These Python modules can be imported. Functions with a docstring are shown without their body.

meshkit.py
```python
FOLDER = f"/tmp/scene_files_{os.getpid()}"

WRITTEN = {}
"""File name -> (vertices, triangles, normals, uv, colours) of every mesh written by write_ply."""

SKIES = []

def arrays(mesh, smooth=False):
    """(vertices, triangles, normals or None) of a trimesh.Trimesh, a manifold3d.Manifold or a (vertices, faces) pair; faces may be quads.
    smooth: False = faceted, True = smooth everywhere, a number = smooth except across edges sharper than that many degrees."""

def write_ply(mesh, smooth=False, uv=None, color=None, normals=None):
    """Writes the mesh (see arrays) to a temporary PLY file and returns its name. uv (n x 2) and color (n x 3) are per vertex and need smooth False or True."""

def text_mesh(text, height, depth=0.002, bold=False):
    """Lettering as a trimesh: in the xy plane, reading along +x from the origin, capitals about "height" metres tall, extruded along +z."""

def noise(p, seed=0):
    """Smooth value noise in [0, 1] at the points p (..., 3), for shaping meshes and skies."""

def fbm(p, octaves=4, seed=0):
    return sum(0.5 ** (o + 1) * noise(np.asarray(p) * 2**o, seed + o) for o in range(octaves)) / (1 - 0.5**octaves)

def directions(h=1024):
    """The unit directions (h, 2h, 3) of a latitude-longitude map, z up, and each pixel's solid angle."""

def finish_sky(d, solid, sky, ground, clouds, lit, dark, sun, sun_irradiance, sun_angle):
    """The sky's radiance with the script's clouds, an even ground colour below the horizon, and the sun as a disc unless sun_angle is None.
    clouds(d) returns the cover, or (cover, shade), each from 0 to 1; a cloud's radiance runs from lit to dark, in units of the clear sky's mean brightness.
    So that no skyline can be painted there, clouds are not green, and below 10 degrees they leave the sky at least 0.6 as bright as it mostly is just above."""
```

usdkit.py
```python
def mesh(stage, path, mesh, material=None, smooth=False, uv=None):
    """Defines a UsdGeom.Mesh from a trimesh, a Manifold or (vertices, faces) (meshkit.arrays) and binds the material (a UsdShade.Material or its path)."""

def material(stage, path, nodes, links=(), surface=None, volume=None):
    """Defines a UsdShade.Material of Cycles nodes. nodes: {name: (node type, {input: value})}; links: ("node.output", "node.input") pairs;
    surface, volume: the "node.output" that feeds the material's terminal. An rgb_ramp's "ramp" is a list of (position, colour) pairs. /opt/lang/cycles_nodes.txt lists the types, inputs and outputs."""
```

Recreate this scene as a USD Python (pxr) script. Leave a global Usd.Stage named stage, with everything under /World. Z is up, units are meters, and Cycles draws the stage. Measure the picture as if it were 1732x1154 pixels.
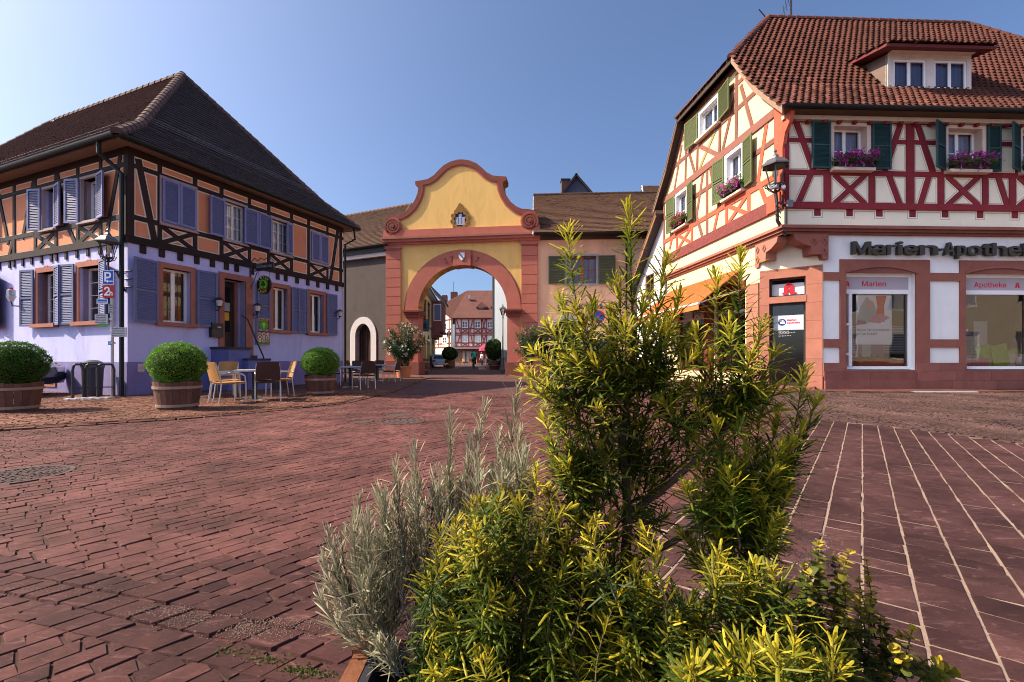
import math, random
import numpy as np, trimesh, shapely
from shapely.geometry import Polygon, LineString, box as sbox, Point, MultiPolygon
from shapely.ops import unary_union
from shapely import affinity
import manifold3d as m3
from pxr import Usd, UsdGeom, UsdLux, UsdShade, Gf, Sdf, Vt
import usdkit, meshkit

random.seed(7)
RNG = np.random.default_rng(7)
stage = Usd.Stage.CreateInMemory()
UsdGeom.SetStageUpAxis(stage, UsdGeom.Tokens.z)
UsdGeom.SetStageMetersPerUnit(stage, 1.0)
WORLD = UsdGeom.Xform.Define(stage, '/World').GetPrim()
stage.SetDefaultPrim(WORLD)
UsdGeom.Scope.Define(stage, '/World/Looks')

# ------------------------------------------------------------------ camera, sky, sun, exposure
F_PX, CX, HY, CAM_H = 750.0, 866.0, 607.0, 0.95
cam = UsdGeom.Camera.Define(stage, '/World/camera')
cam.CreateHorizontalApertureAttr(36.0)
cam.CreateVerticalApertureAttr(36.0 * 682 / 1024)
cam.CreateFocalLengthAttr(36.0 * F_PX / 1732)
cam.CreateVerticalApertureOffsetAttr(36.0 * (HY - 577) / 1732)
cam.CreateClippingRangeAttr(Gf.Vec2f(0.05, 2000))
cam.CreateExposureAttr(1.0)
cam.AddTranslateOp().Set(Gf.Vec3d(0, 0, CAM_H))
cam.AddRotateXOp().Set(90.0)

SUN_DIR = np.array([-0.999, -0.03, 0.0]); SUN_ELEV = math.radians(42)
SUN_ROT = math.atan2(SUN_DIR[0], SUN_DIR[1])
SKY = usdkit.material(stage, '/World/Looks/sky_look', {
    'sky': ('sky_texture', {'sky_type': 'single_scattering', 'sun_disc': False, 'sun_elevation': SUN_ELEV, 'sun_rotation': SUN_ROT,
                            'altitude': 0.0, 'air_density': 0.75, 'aerosol_density': 3.2, 'ozone_density': 5.5}),
    'bg': ('background_shader', {'strength': 0.112})}, [('sky.color', 'bg.color')], surface='bg.background')
dome = UsdLux.DomeLight.Define(stage, '/World/sky')
UsdShade.MaterialBindingAPI.Apply(dome.GetPrim()).Bind(SKY)
dome.GetPrim().SetCustomDataByKey('kind', 'structure')
sun = UsdLux.DistantLight.Define(stage, '/World/sun')
sun.CreateIntensityAttr(1.25); sun.CreateAngleAttr(0.5); sun.CreateColorAttr(Gf.Vec3f(1.0, 0.85, 0.66))
sun.CreateNormalizeAttr(True)
_s = SUN_DIR * math.cos(SUN_ELEV); _s[2] = math.sin(SUN_ELEV); _s /= np.linalg.norm(_s)
_zx = np.cross([0, 0, 1.0], _s); _zx /= np.linalg.norm(_zx); _zy = np.cross(_s, _zx)
sun.AddTransformOp().Set(Gf.Matrix4d(*[float(a) for r in (list(_zx) + [0], list(_zy) + [0], list(_s) + [0], [0, 0, 0, 1]) for a in r]))

# ------------------------------------------------------------------ names, prims
_used = {}
def numbered(parent, name):
    k = (str(parent), name)
    n = _used.get(k, 0); _used[k] = n + 1
    return name if n == 0 else f'{name}_{n:03d}'

def ppath(parent):
    return '/World' if parent is None else str(parent.GetPath())

def tag(p, label=None, cat=None, group=None, kind=None):
    for k, v in (('label', label), ('category', cat), ('group', group), ('kind', kind)):
        if v: p.SetCustomDataByKey(k, v)
    return p

def thing(name, label, cat, loc=None, rotz=0.0, group=None):
    x = UsdGeom.Xform.Define(stage, '/World/' + numbered('/World', name))
    if loc is not None:
        x.AddTranslateOp().Set(Gf.Vec3d(*map(float, loc)))
        x.AddRotateZOp().Set(float(math.degrees(rotz)))
    return tag(x.GetPrim(), label, cat, group)

def obj(name, mesh, mat, parent=None, smooth=False, label=None, cat=None, group=None, kind=None):
    if isinstance(mesh, list):
        mesh = [m for m in mesh if m is not None]
        if not mesh: return None
        mesh = join(mesh)
    path = ppath(parent) + '/' + numbered(ppath(parent), name)
    m = usdkit.mesh(stage, path, mesh, mat, smooth=smooth)
    return tag(m.GetPrim(), label, cat, group, kind)

def dup(src, loc, rotz=0.0, label=None, scale=None):
    was = src.GetCustomData(); nm = src.GetName()
    if nm[-4] == '_' and nm[-3:].isdigit(): nm = nm[:-4]
    x = UsdGeom.Xform.Define(stage, '/World/' + numbered('/World', nm))
    x.GetPrim().GetReferences().AddInternalReference(src.GetPath())
    x.ClearXformOpOrder()
    for a, o in ((Gf.Vec3d(*map(float, loc)), x.AddTranslateOp(opSuffix='c')), (float(math.degrees(rotz)), x.AddRotateZOp(opSuffix='c'))):
        o.Set(a)
    if scale: x.AddScaleOp(opSuffix='c').Set(Gf.Vec3f(*scale))
    x.GetPrim().SetInstanceable(True)
    return tag(x.GetPrim(), label or was['label'], was['category'], was.get('group'))

# ------------------------------------------------------------------ mesh helpers: (v, f) tuples
def join(ms):
    vs, fs, n = [], [], 0
    for m in ms:
        if m is None: continue
        v, f = (np.asarray(m.vertices), np.asarray(m.faces)) if hasattr(m, 'vertices') else m
        f = np.asarray(f)
        if f.shape[1] == 4: f = np.vstack([f[:, [0, 1, 2]], f[:, [0, 2, 3]]])
        vs.append(v); fs.append(f + n); n += len(v)
    return np.vstack(vs), np.vstack(fs)

_BF = np.array([[0, 2, 3], [0, 3, 1], [4, 5, 7], [4, 7, 6], [0, 1, 5], [0, 5, 4], [2, 6, 7], [2, 7, 3], [0, 4, 6], [0, 6, 2], [1, 3, 7], [1, 7, 5]])
def bx(x0, x1, y0, y1, z0, z1):
    v = np.array([[x, y, z] for z in (z0, z1) for y in (y0, y1) for x in (x0, x1)], float)
    return v, _BF.copy()

def xf(m, R=None, t=(0, 0, 0)):
    v, f = (np.asarray(m.vertices), np.asarray(m.faces)) if hasattr(m, 'vertices') else m
    v = np.asarray(v, float)
    if R is not None: v = v @ np.asarray(R, float).T
    return v + np.asarray(t, float), f

def rz(a):
    c, s = math.cos(a), math.sin(a)
    return np.array([[c, -s, 0], [s, c, 0], [0, 0, 1.0]])
def rx(a):
    c, s = math.cos(a), math.sin(a)
    return np.array([[1.0, 0, 0], [0, c, -s], [0, s, c]])
def ry(a):
    c, s = math.cos(a), math.sin(a)
    return np.array([[c, 0, s], [0, 1.0, 0], [-s, 0, c]])

def tube(pts, r, n=6, caps=True):
    pts = np.asarray(pts, float); k = len(pts)
    r = np.full(k, r, float) if np.ndim(r) == 0 else np.asarray(r, float)
    t = np.gradient(pts, axis=0); t /= np.maximum(np.linalg.norm(t, axis=1, keepdims=True), 1e-9)
    a = np.array([0, 0, 1.0]) if abs(t[0][2]) < .9 else np.array([1.0, 0, 0])
    V = []
    for i in range(k):
        x = np.cross(a, t[i]); x /= max(np.linalg.norm(x), 1e-9); y = np.cross(t[i], x); a = np.cross(x, -t[i]) if False else y if abs(np.dot(y, t[i])) < .5 else a
        ang = np.arange(n) * 2 * np.pi / n
        V.append(pts[i] + r[i] * (np.cos(ang)[:, None] * x + np.sin(ang)[:, None] * y))
        a = y
    V = np.vstack(V); Fs = []
    for i in range(k - 1):
        for j in range(n):
            a0, b0 = i * n + j, i * n + (j + 1) % n
            Fs += [[a0, b0, b0 + n], [a0, b0 + n, a0 + n]]
    if caps:
        for j in range(1, n - 1):
            Fs += [[0, j + 1, j], [(k - 1) * n, (k - 1) * n + j, (k - 1) * n + j + 1]]
    return V, np.array(Fs)

def lathe(profile, n=24, a0=0.0):
    p = np.asarray(profile, float); k = len(p)
    ang = np.arange(n) * 2 * np.pi / n + a0
    V = np.vstack([np.stack([r * np.cos(ang), r * np.sin(ang), np.full(n, z)], 1) for r, z in p])
    Fs = []
    for i in range(k - 1):
        for j in range(n):
            a, b = i * n + j, i * n + (j + 1) % n
            Fs += [[a, b, b + n], [a, b + n, a + n]]
    return V, np.array(Fs)

def disc(r, n=24):
    a = np.arange(n) * 2 * np.pi / n
    return Polygon(np.stack([r * np.cos(a), r * np.sin(a)], 1))

def polys(g):
    if g.is_empty: return []
    if g.geom_type == 'Polygon': return [g]
    return [p for p in getattr(g, 'geoms', []) for p in polys(p)]

def ext(poly, d0, d1):
    """extrude shapely (x, y) polygon between z=d0 and d1 -> (v, f)"""
    out = []
    for p in polys(poly):
        if p.area < 1e-7: continue
        p = p.simplify(1e-5)
        m = trimesh.creation.extrude_polygon(p, d1 - d0, engine='earcut')
        v = np.array(m.vertices); v[:, 2] += d0
        out.append((v, np.array(m.faces)))
    return join(out) if out else None

class Plane:
    """vertical facade: origin (x, y), unit direction d to the right as seen from outside, outward normal n"""
    def __init__(s, o, d):
        s.o = np.array(o, float); d = np.array(d, float); s.d = d / np.linalg.norm(d); s.n = np.array([s.d[1], -s.d[0]])
    def off(s, w): return Plane(s.o + s.n * w, s.d)
    def u(s, px):
        k = (px - CX) / F_PX
        return (k * s.o[1] - s.o[0]) / (s.d[0] - k * s.d[1])
    def uz(s, px, py):
        u = s.u(px); y = s.o[1] + s.d[1] * u
        return np.array([u, CAM_H + (HY - py) / F_PX * y])
    def z(s, px, py): return s.uz(px, py)[1]
    def P(s, u, z, w=0.0):
        q = s.o + s.d * u + s.n * w
        return np.array([q[0], q[1], z])
    def put(s, m):
        """local (u, z, w) mesh to the world"""
        v, f = m
        q = s.o + v[:, :1] * s.d + v[:, 2:3] * s.n
        return np.column_stack([q, v[:, 1]]), f
    def box(s, u0, u1, z0, z1, w0, w1): 
        return s.put(bx(min(u0, u1), max(u0, u1), z0, z1, w0, w1))
    def ext(s, poly, w0, w1):
        m = ext(poly, w0, w1)
        return None if m is None else s.put(m)

def at(px, py, Y):
    return np.array([(px - CX) / F_PX * Y, Y, CAM_H + (HY - py) / F_PX * Y])
def ground(px, py):
    return at(px, py, F_PX * CAM_H / (py - HY))

def S(r, g, b):
    c = np.array([r, g, b]) / 255.0
    return tuple(np.where(c < .04045, c / 12.92, ((c + .055) / 1.055) ** 2.4))

# ------------------------------------------------------------------ materials
_mats = {}
def M(name, col, rough=.8, var=.22, scale=2.5, fine=30.0, bump=.0, bscale=60.0, island=0.0, spec=.2, metal=0.0, streak=False, col2=None, objrand=0.0, dirt=0.0):
    if name in _mats: return _mats[name]
    col = np.array(col, float)
    lo = np.clip(col * (1 - var), 0, 1); hi = np.clip(col * (1 + var * .8), 0, 1)
    if col2 is not None: lo = np.array(col2, float)
    nd = {'tc': ('texture_coordinate', {}), 'map': ('mapping', {'scale': (1, 1, .25) if streak else (1, 1, 1)}),
          'n1': ('noise_texture', {'scale': float(scale), 'detail': 5.0, 'roughness': .65}),
          'n2': ('noise_texture', {'scale': float(fine), 'detail': 4.0, 'roughness': .7}),
          'mx': ('math', {'math_type': 'multiply_add', 'value2': .45, 'value3': 0.0}),
          'ad': ('math', {'math_type': 'multiply_add', 'value2': .55}),
          'rp': ('rgb_ramp', {'ramp': [(.30, tuple(lo)), (.52, tuple(col)), (.72, tuple(hi))]}),
          'p': ('principled_bsdf', {'roughness': float(rough), 'specular_ior_level': float(spec), 'metallic': float(metal)})}
    ln = [('tc.object', 'map.vector'), ('map.vector', 'n1.vector'), ('tc.object', 'n2.vector'),
          ('n2.fac', 'mx.value1'), ('n1.fac', 'ad.value1'), ('mx.value', 'ad.value3'), ('ad.value', 'rp.fac')]
    out = 'rp.color'
    if island or objrand:
        nd['geo'] = ('geometry', {}); nd['oi'] = ('object_info', {})
        nd['fr'] = ('math', {'math_type': 'add'}); nd['ff'] = ('math', {'math_type': 'fraction'})
        nd['mr'] = ('map_range', {'to_min': 1 - (island or objrand), 'to_max': 1 + (island or objrand) * .8})
        nd['hs'] = ('hsv', {})
        ln += [('geo.random_per_island', 'fr.value1'), ('oi.random', 'fr.value2'), ('fr.value', 'ff.value1'), ('ff.value', 'mr.value'), ('mr.result', 'hs.value'), (out, 'hs.color')]
        out = 'hs.color'
    if dirt:
        nd['dn'] = ('noise_texture', {'scale': .9, 'detail': 7.0, 'roughness': .75, 'distortion': .6})
        nd['dm'] = ('mapping', {'scale': (1.6, 1.6, .45)})
        nd['dr'] = ('map_range', {'from_min': .5, 'from_max': .75, 'to_min': 0.0, 'to_max': float(dirt), 'clamp': True})
        nd['dx'] = ('mix', {'mix_type': 'multiply', 'color2': (.45, .38, .33)})
        ln += [('tc.object', 'dm.vector'), ('dm.vector', 'dn.vector'), ('dn.fac', 'dr.value'), ('dr.result', 'dx.fac'), (out, 'dx.color1')]
        out = 'dx.color'
    ln.append((out, 'p.base_color'))
    if bump:
        nd['nb'] = ('noise_texture', {'scale': float(bscale), 'detail': 6.0, 'roughness': .7})
        nd['bp'] = ('bump', {'strength': float(bump), 'distance': .02})
        ln += [('tc.object', 'nb.vector'), ('nb.fac', 'bp.height'), ('bp.normal', 'p.normal')]
    _mats[name] = usdkit.material(stage, '/World/Looks/' + name, nd, ln, surface='p.BSDF')
    return _mats[name]

def leafmat(name, col, col2, rough=.5, trans=.35, age=False, agecol=None, spec=.35):
    nd = {'geo': ('geometry', {}), 'oi': ('object_info', {}), 'fr': ('math', {'math_type': 'add'}), 'ff': ('math', {'math_type': 'fraction'}),
          'rp': ('rgb_ramp', {'ramp': [(0, col), (1, col2)]}),
          'p': ('principled_bsdf', {'roughness': rough, 'specular_ior_level': spec}), 't': ('translucent_bsdf', {}), 'm': ('mix_closure', {'fac': trans})}
    ln = [('geo.random_per_island', 'fr.value1'), ('oi.random', 'fr.value2'), ('fr.value', 'ff.value1'), ('ff.value', 'rp.fac')]
    out = 'rp.color'
    if age:
        nd['at'] = ('attribute', {'attribute': 'age'})
        nd['mx'] = ('mix', {'color2': agecol})
        ln += [('at.fac', 'mx.fac'), (out, 'mx.color1')]; out = 'mx.color'
    ln += [(out, 'p.base_color'), (out, 't.color'), ('p.BSDF', 'm.closure1'), ('t.BSDF', 'm.closure2')]
    _mats[name] = usdkit.material(stage, '/World/Looks/' + name, nd, ln, surface='m.closure')
    return _mats[name]

def glassmat(name, tint=(.9, .93, .95), gloss=(1, 1, 1), ior=1.5, rough=.0):
    _mats[name] = usdkit.material(stage, '/World/Looks/' + name, {
        'tc': ('texture_coordinate', {}), 'nz': ('noise_texture', {'scale': 1.6, 'detail': 1.0}), 'bp': ('bump', {'strength': .05, 'distance': .05}),
        'f': ('fresnel', {'IOR': ior}), 't': ('transparent_bsdf', {'color': tint}), 'g': ('glossy_bsdf', {'color': gloss, 'roughness': rough}), 'm': ('mix_closure', {})},
        [('tc.object', 'nz.vector'), ('nz.fac', 'bp.height'), ('bp.normal', 'g.normal'),
         ('f.fac', 'm.fac'), ('t.BSDF', 'm.closure1'), ('g.BSDF', 'm.closure2')], surface='m.closure')
    return _mats[name]
# ------------------------------------------------------------------ the looks
LAV = M('lavender_plaster', (.50, .51, .80), .9, .12, 1.2, 25, bump=.16, bscale=60, dirt=.45, streak=True)
LAVD = M('lavender_plinth', (.22, .19, .38), .9, .2, 1.5, 25, bump=.15, bscale=70, dirt=.5)
ORANGE = M('orange_plaster', (.66, .27, .14), .9, .14, 2, 25, bump=.1, island=.08, dirt=.2)
WHITEB = M('cream_border_paint', (.76, .68, .56), .8, .1, 5)
TIMB = M('dark_brown_timber', (.030, .018, .016), .75, .35, 6, 60, bump=.3, bscale=120, island=.2)
SHUT = M('blue_grey_shutter_paint', (.125, .14, .27), .55, .15, 8, spec=.4)
SHUTL = M('violet_shutter_edge_paint', (.18, .195, .39), .55, .15, 8, spec=.4)
SAND = M('red_sandstone', (.25, .092, .066), .9, .2, 2.5, 40, bump=.2, bscale=90, island=.10, dirt=.3)
SANDP = M('pink_sandstone_surround', (.37, .15, .105), .9, .18, 3, 40, bump=.2, bscale=90, island=.08, dirt=.25)  # on the pharmacy, the lit copy of the red sandstone
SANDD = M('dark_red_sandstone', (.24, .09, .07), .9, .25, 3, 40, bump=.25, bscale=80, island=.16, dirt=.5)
WWHITE = M('white_window_paint', (.80, .79, .77), .45, .06, 6, spec=.45)
GREYF = M('grey_window_casing_paint', (.36, .29, .29), .7, .15, 6)
IRON = M('black_iron', (.02, .02, .022), .45, .3, 10, spec=.5)
GUT = M('dark_gutter_metal', (.012, .016, .015), .55, .3, 8, spec=.25)
GALV = M('galvanised_steel', (.42, .43, .44), .4, .15, 12, metal=.85)
ALU = M('brushed_aluminium', (.55, .55, .56), .35, .1, 20, metal=.9)
CURT = M('white_lace_curtain', (.72, .72, .74), .95, .12, 20)
DARKIN = M('dark_interior', (.012, .010, .010), .9, .2, 3)
SOFF = M('brown_painted_soffit', (.24, .165, .12), .85, .2, 3)
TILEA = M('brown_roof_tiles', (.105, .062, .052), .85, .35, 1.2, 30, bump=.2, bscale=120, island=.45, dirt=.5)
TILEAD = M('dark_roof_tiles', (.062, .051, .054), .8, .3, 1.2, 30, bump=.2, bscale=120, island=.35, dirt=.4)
TILEB = M('red_clay_pantiles', (.112, .044, .033), .75, .35, .8, 30, bump=.2, bscale=120, island=.5, col2=(.045, .024, .020), dirt=.5, spec=.08)
TILEC = M('weathered_ochre_tiles', (.115, .062, .040), .85, .3, 1.5, 30, bump=.2, island=.4, dirt=.4)
DECK = M('roof_underlay', (.05, .035, .03), .9, .2, 3)
YEL = M('ochre_yellow_plaster', (.82, .52, .17), .9, .10, 1.3, 30, bump=.12, bscale=70, dirt=.32, streak=True)
GRED = M('painted_red_gate_stone', (.46, .15, .105), .85, .12, 2, 35, bump=.12, bscale=80, island=.05, dirt=.25)
GREDD = M('dark_red_coping', (.22, .065, .045), .8, .2, 3, 35, bump=.15, dirt=.3)
GOLD = M('gilded_ornament', (.34, .16, .04), .4, .3, 20, metal=.6)
BLUESH = M('blue_grey_enamel', (.16, .17, .30), .5, .2, 12)
PINK = M('salmon_plaster', (.76, .45, .29), .9, .13, 1.2, 30, bump=.1, bscale=80, dirt=.4, streak=True)
DKWALL = M('dark_grey_plaster', (.085, .070, .062), .9, .2, 1.5, 30, bump=.15, dirt=.3)
PALE = M('pale_grey_stone', (.52, .48, .46), .85, .12, 3, 40, bump=.15)
CREAMG = M('warm_cream_plaster', (.72, .58, .34), .9, .08, 1.5, 30, bump=.1, bscale=80, dirt=.2)  # same cream plaster; sunlight on the gable is put into its warmer colour
CREAM = M('cream_plaster', (.80, .73, .56), .9, .08, 1.5, 30, bump=.08, bscale=80, dirt=.12)
WHITEP = M('white_plaster', (.76, .76, .74), .9, .08, 1.5, 30, bump=.08, bscale=80, dirt=.18)
DLINE = M('dark_panel_line', (.09, .075, .06), .8, .1)
REDT = M('oxblood_timber', (.21, .022, .028), .7, .22, 5, 60, bump=.25, bscale=120, island=.12)
REDG = M('weathered_red_timber', (.215, .085, .062), .8, .3, 5, 60, bump=.3, bscale=100, island=.2, col2=(.16, .07, .055))
REDB = M('bright_red_corner_timber', (.48, .10, .055), .75, .2, 4, 60, bump=.2, bscale=100)
GREENS = M('dark_green_shutter', (.018, .055, .055), .5, .2, 8, spec=.4)
OLIVES = M('olive_green_shutter', (.115, .135, .055), .6, .2, 8)
LTGREEN = M('grey_olive_shutter', (.105, .115, .065), .6, .2, 8)
ORAWN = M('orange_awning_cloth', (.66, .18, .055), .85, .1, 5)
REDIN = M('dark_red_shopfront', (.16, .028, .022), .6, .2, 4)
BRONZE = M('dark_bronze_lettering', (.026, .022, .016), .5, .3, 12, spec=.5)
SIGNR = M('sign_red', (.62, .02, .03), .5, .05)
SIGNB = M('sign_blue', (.01, .08, .42), .45, .05)
SIGNW = M('sign_white', (.80, .80, .80), .5, .05)
SIGNK = M('sign_black', (.015, .015, .015), .5, .05)
SIGNG = M('sign_green', (.06, .30, .03), .5, .08)
SIGNY = M('sign_yellow', (.75, .42, .05), .5, .08)
GREYSG = M('grey_sign_panel', (.42, .42, .44), .5, .06)
LILAC = M('grey_lilac_fascia', (.40, .36, .40), .5, .05)
WOODB = M('barrel_oak', (.15, .072, .048), .8, .4, 4, 50, bump=.35, bscale=80, island=.25, dirt=.4)
HOOP = M('pale_barrel_hoop', (.34, .23, .17), .6, .2, 10)
WICK = M('tan_wicker', (.40, .195, .065), .75, .2, 30, 120, bump=.5, bscale=260)
WICKD = M('dark_brown_wicker', (.085, .042, .032), .75, .25, 30, 120, bump=.5, bscale=260)
TABT = M('pale_table_top', (.50, .45, .42), .45, .12, 8)
SOIL = M('dark_soil', (.03, .02, .014), .95, .4, 20, 80, bump=.6, bscale=80)
TERRA = M('terracotta', (.50, .20, .09), .85, .2, 5)
BARK = M('brown_bark', (.10, .065, .04), .9, .35, 30, 90, bump=.4, bscale=200)
STEMG = M('green_stem', (.075, .06, .025), .7, .3, 60)
STEMS = M('grey_stem', (.26, .25, .19), .8, .25, 60)
PLNK = M('planter_planks', (.16, .060, .028), .65, .4, 5, 60, bump=.35, bscale=60, island=.15)
GLASS = glassmat('window_glass')
SHOPGL = glassmat('shop_window_glass', (.95, .97, .97), ior=1.75)
LAMPGL = glassmat('lamp_glass', (.96, .94, .92), ior=1.3)
BOX_L = leafmat('boxwood_leaf', (.035, .12, .008), (.17, .36, .022), .45, .3)
OLE_L = leafmat('oleander_leaf', (.022, .055, .018), (.06, .13, .035), .45, .25)
GER_L = leafmat('geranium_leaf', (.03, .10, .015), (.09, .22, .03), .6, .3)
WFL = leafmat('white_petal', (.72, .70, .66), (.85, .82, .76), .6, .3)
PFL = leafmat('pink_petal', (.62, .17, .25), (.80, .36, .42), .6, .3)
MFL = leafmat('magenta_petal', (.42, .015, .30), (.66, .06, .46), .6, .3)
RFL = leafmat('crimson_petal', (.35, .008, .06), (.55, .03, .14), .6, .3)
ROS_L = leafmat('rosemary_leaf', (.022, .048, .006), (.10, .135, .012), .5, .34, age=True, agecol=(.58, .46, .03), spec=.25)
ROS_T = leafmat('rosemary_leaf_tall', (.04, .085, .008), (.15, .205, .016), .5, .42, age=True, agecol=(.66, .56, .04), spec=.25)  # brighter copy for the outer sprigs, backlight put into the leaf colour
SIL_L = leafmat('silver_leaf', (.045, .044, .018), (.34, .31, .19), .65, .2, age=True, agecol=(.50, .46, .31), spec=.2)
ORE_L = leafmat('oregano_leaf', (.03, .045, .008), (.10, .12, .018), .55, .3, age=True, agecol=(.60, .44, .04), spec=.2)
OFL = leafmat('pale_pink_petal', (.55, .33, .25), (.70, .50, .40), .6, .35)
FARTR = leafmat('far_shrub_leaf', (.018, .045, .014), (.055, .10, .022), .5, .2)

def stonemat(name, col, col2, streak=.5, dark=.35):
    nd = {'tc': ('texture_coordinate', {}), 'geo': ('geometry', {}), 'oi': ('object_info', {}),
          'fr': ('math', {'math_type': 'add'}), 'ff': ('math', {'math_type': 'fraction'}),
          'rp': ('rgb_ramp', {'ramp': [(0, col), (.55, tuple(np.array(col) * .6 + np.array(col2) * .4)), (1, col2)]}),
          'off': ('vector_math', {'math_type': 'scale', 'scale': 37.0}), 'cmb': ('combine_xyz', {}), 'va': ('vector_math', {'math_type': 'add'}),
          'mp': ('mapping', {'rotation': (0, 0, .9), 'scale': (1.0, 3.2, 1)}),
          'nw': ('noise_texture', {'scale': 7.0, 'detail': 6.0, 'roughness': .62, 'distortion': 1.6}),
          'wr': ('map_range', {'from_min': .56, 'from_max': .74, 'to_min': 0.0, 'to_max': streak, 'clamp': True}),
          'wm': ('mix', {'mix_type': 'mix', 'color2': tuple(np.clip(np.array(col2) * 2.1 + .05, 0, 1))}),
          'nd': ('noise_texture', {'scale': 2.2, 'detail': 7.0, 'roughness': .7}),
          'dr': ('map_range', {'from_min': .35, 'from_max': .7, 'to_min': 1 - dark, 'to_max': 1 + dark * .55, 'clamp': True}),
          'hs': ('hsv', {}), 'hs2': ('hsv', {}), 'nl': ('noise_texture', {'scale': .55, 'detail': 6.0, 'roughness': .6, 'distortion': .7}), 'lr': ('map_range', {'from_min': .36, 'from_max': .64, 'to_min': .72, 'to_max': 1.22, 'clamp': True}),
          'nb': ('noise_texture', {'scale': 26.0, 'detail': 8.0, 'roughness': .68, 'distortion': .8}),
          'bp': ('bump', {'strength': .7, 'distance': .012}),
          'p': ('principled_bsdf', {'roughness': .78, 'specular_ior_level': .16})}
    ln = [('geo.random_per_island', 'fr.value1'), ('oi.random', 'fr.value2'), ('fr.value', 'ff.value1'), ('ff.value', 'rp.fac'),
          ('ff.value', 'cmb.x'), ('ff.value', 'cmb.z'), ('cmb.vector', 'off.vector1'), ('tc.object', 'mp.vector'), ('mp.vector', 'va.vector1'), ('off.vector', 'va.vector2'),
          ('va.vector', 'nw.vector'), ('nw.fac', 'wr.value'), ('wr.result', 'wm.fac'), ('rp.color', 'wm.color1'),
          ('tc.object', 'nd.vector'), ('nd.fac', 'dr.value'), ('dr.result', 'hs.value'), ('wm.color', 'hs.color'), ('tc.object', 'nl.vector'), ('nl.fac', 'lr.value'), ('lr.result', 'hs2.value'), ('hs.color', 'hs2.color'), ('hs2.color', 'p.base_color'),
          ('va.vector', 'nb.vector'), ('nb.fac', 'bp.height'), ('bp.normal', 'p.normal')]
    _mats[name] = usdkit.material(stage, '/World/Looks/' + name, nd, ln, surface='p.BSDF')
    return _mats[name]
SETT = stonemat('red_sandstone_setts', (.050, .0185, .0175), (.138, .054, .046), .45, .55)
SLAB = stonemat('violet_sandstone_slabs', (.052, .0215, .0215), (.098, .043, .040), .55, .5)
WALK = stonemat('pavement_bricks', (.10, .040, .026), (.185, .082, .054), .25, .45)
COBB = stonemat('grey_red_cobbles', (.06, .033, .029), (.125, .07, .06), .3, .45)
JOINT = M('dark_sandy_joint', (.065, .036, .030), .95, .5, 4, 60, bump=.4, bscale=120)
JOINTP = M('pale_sand_joint', (.28, .20, .155), .95, .4, 6, 80, bump=.4, bscale=120)

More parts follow.
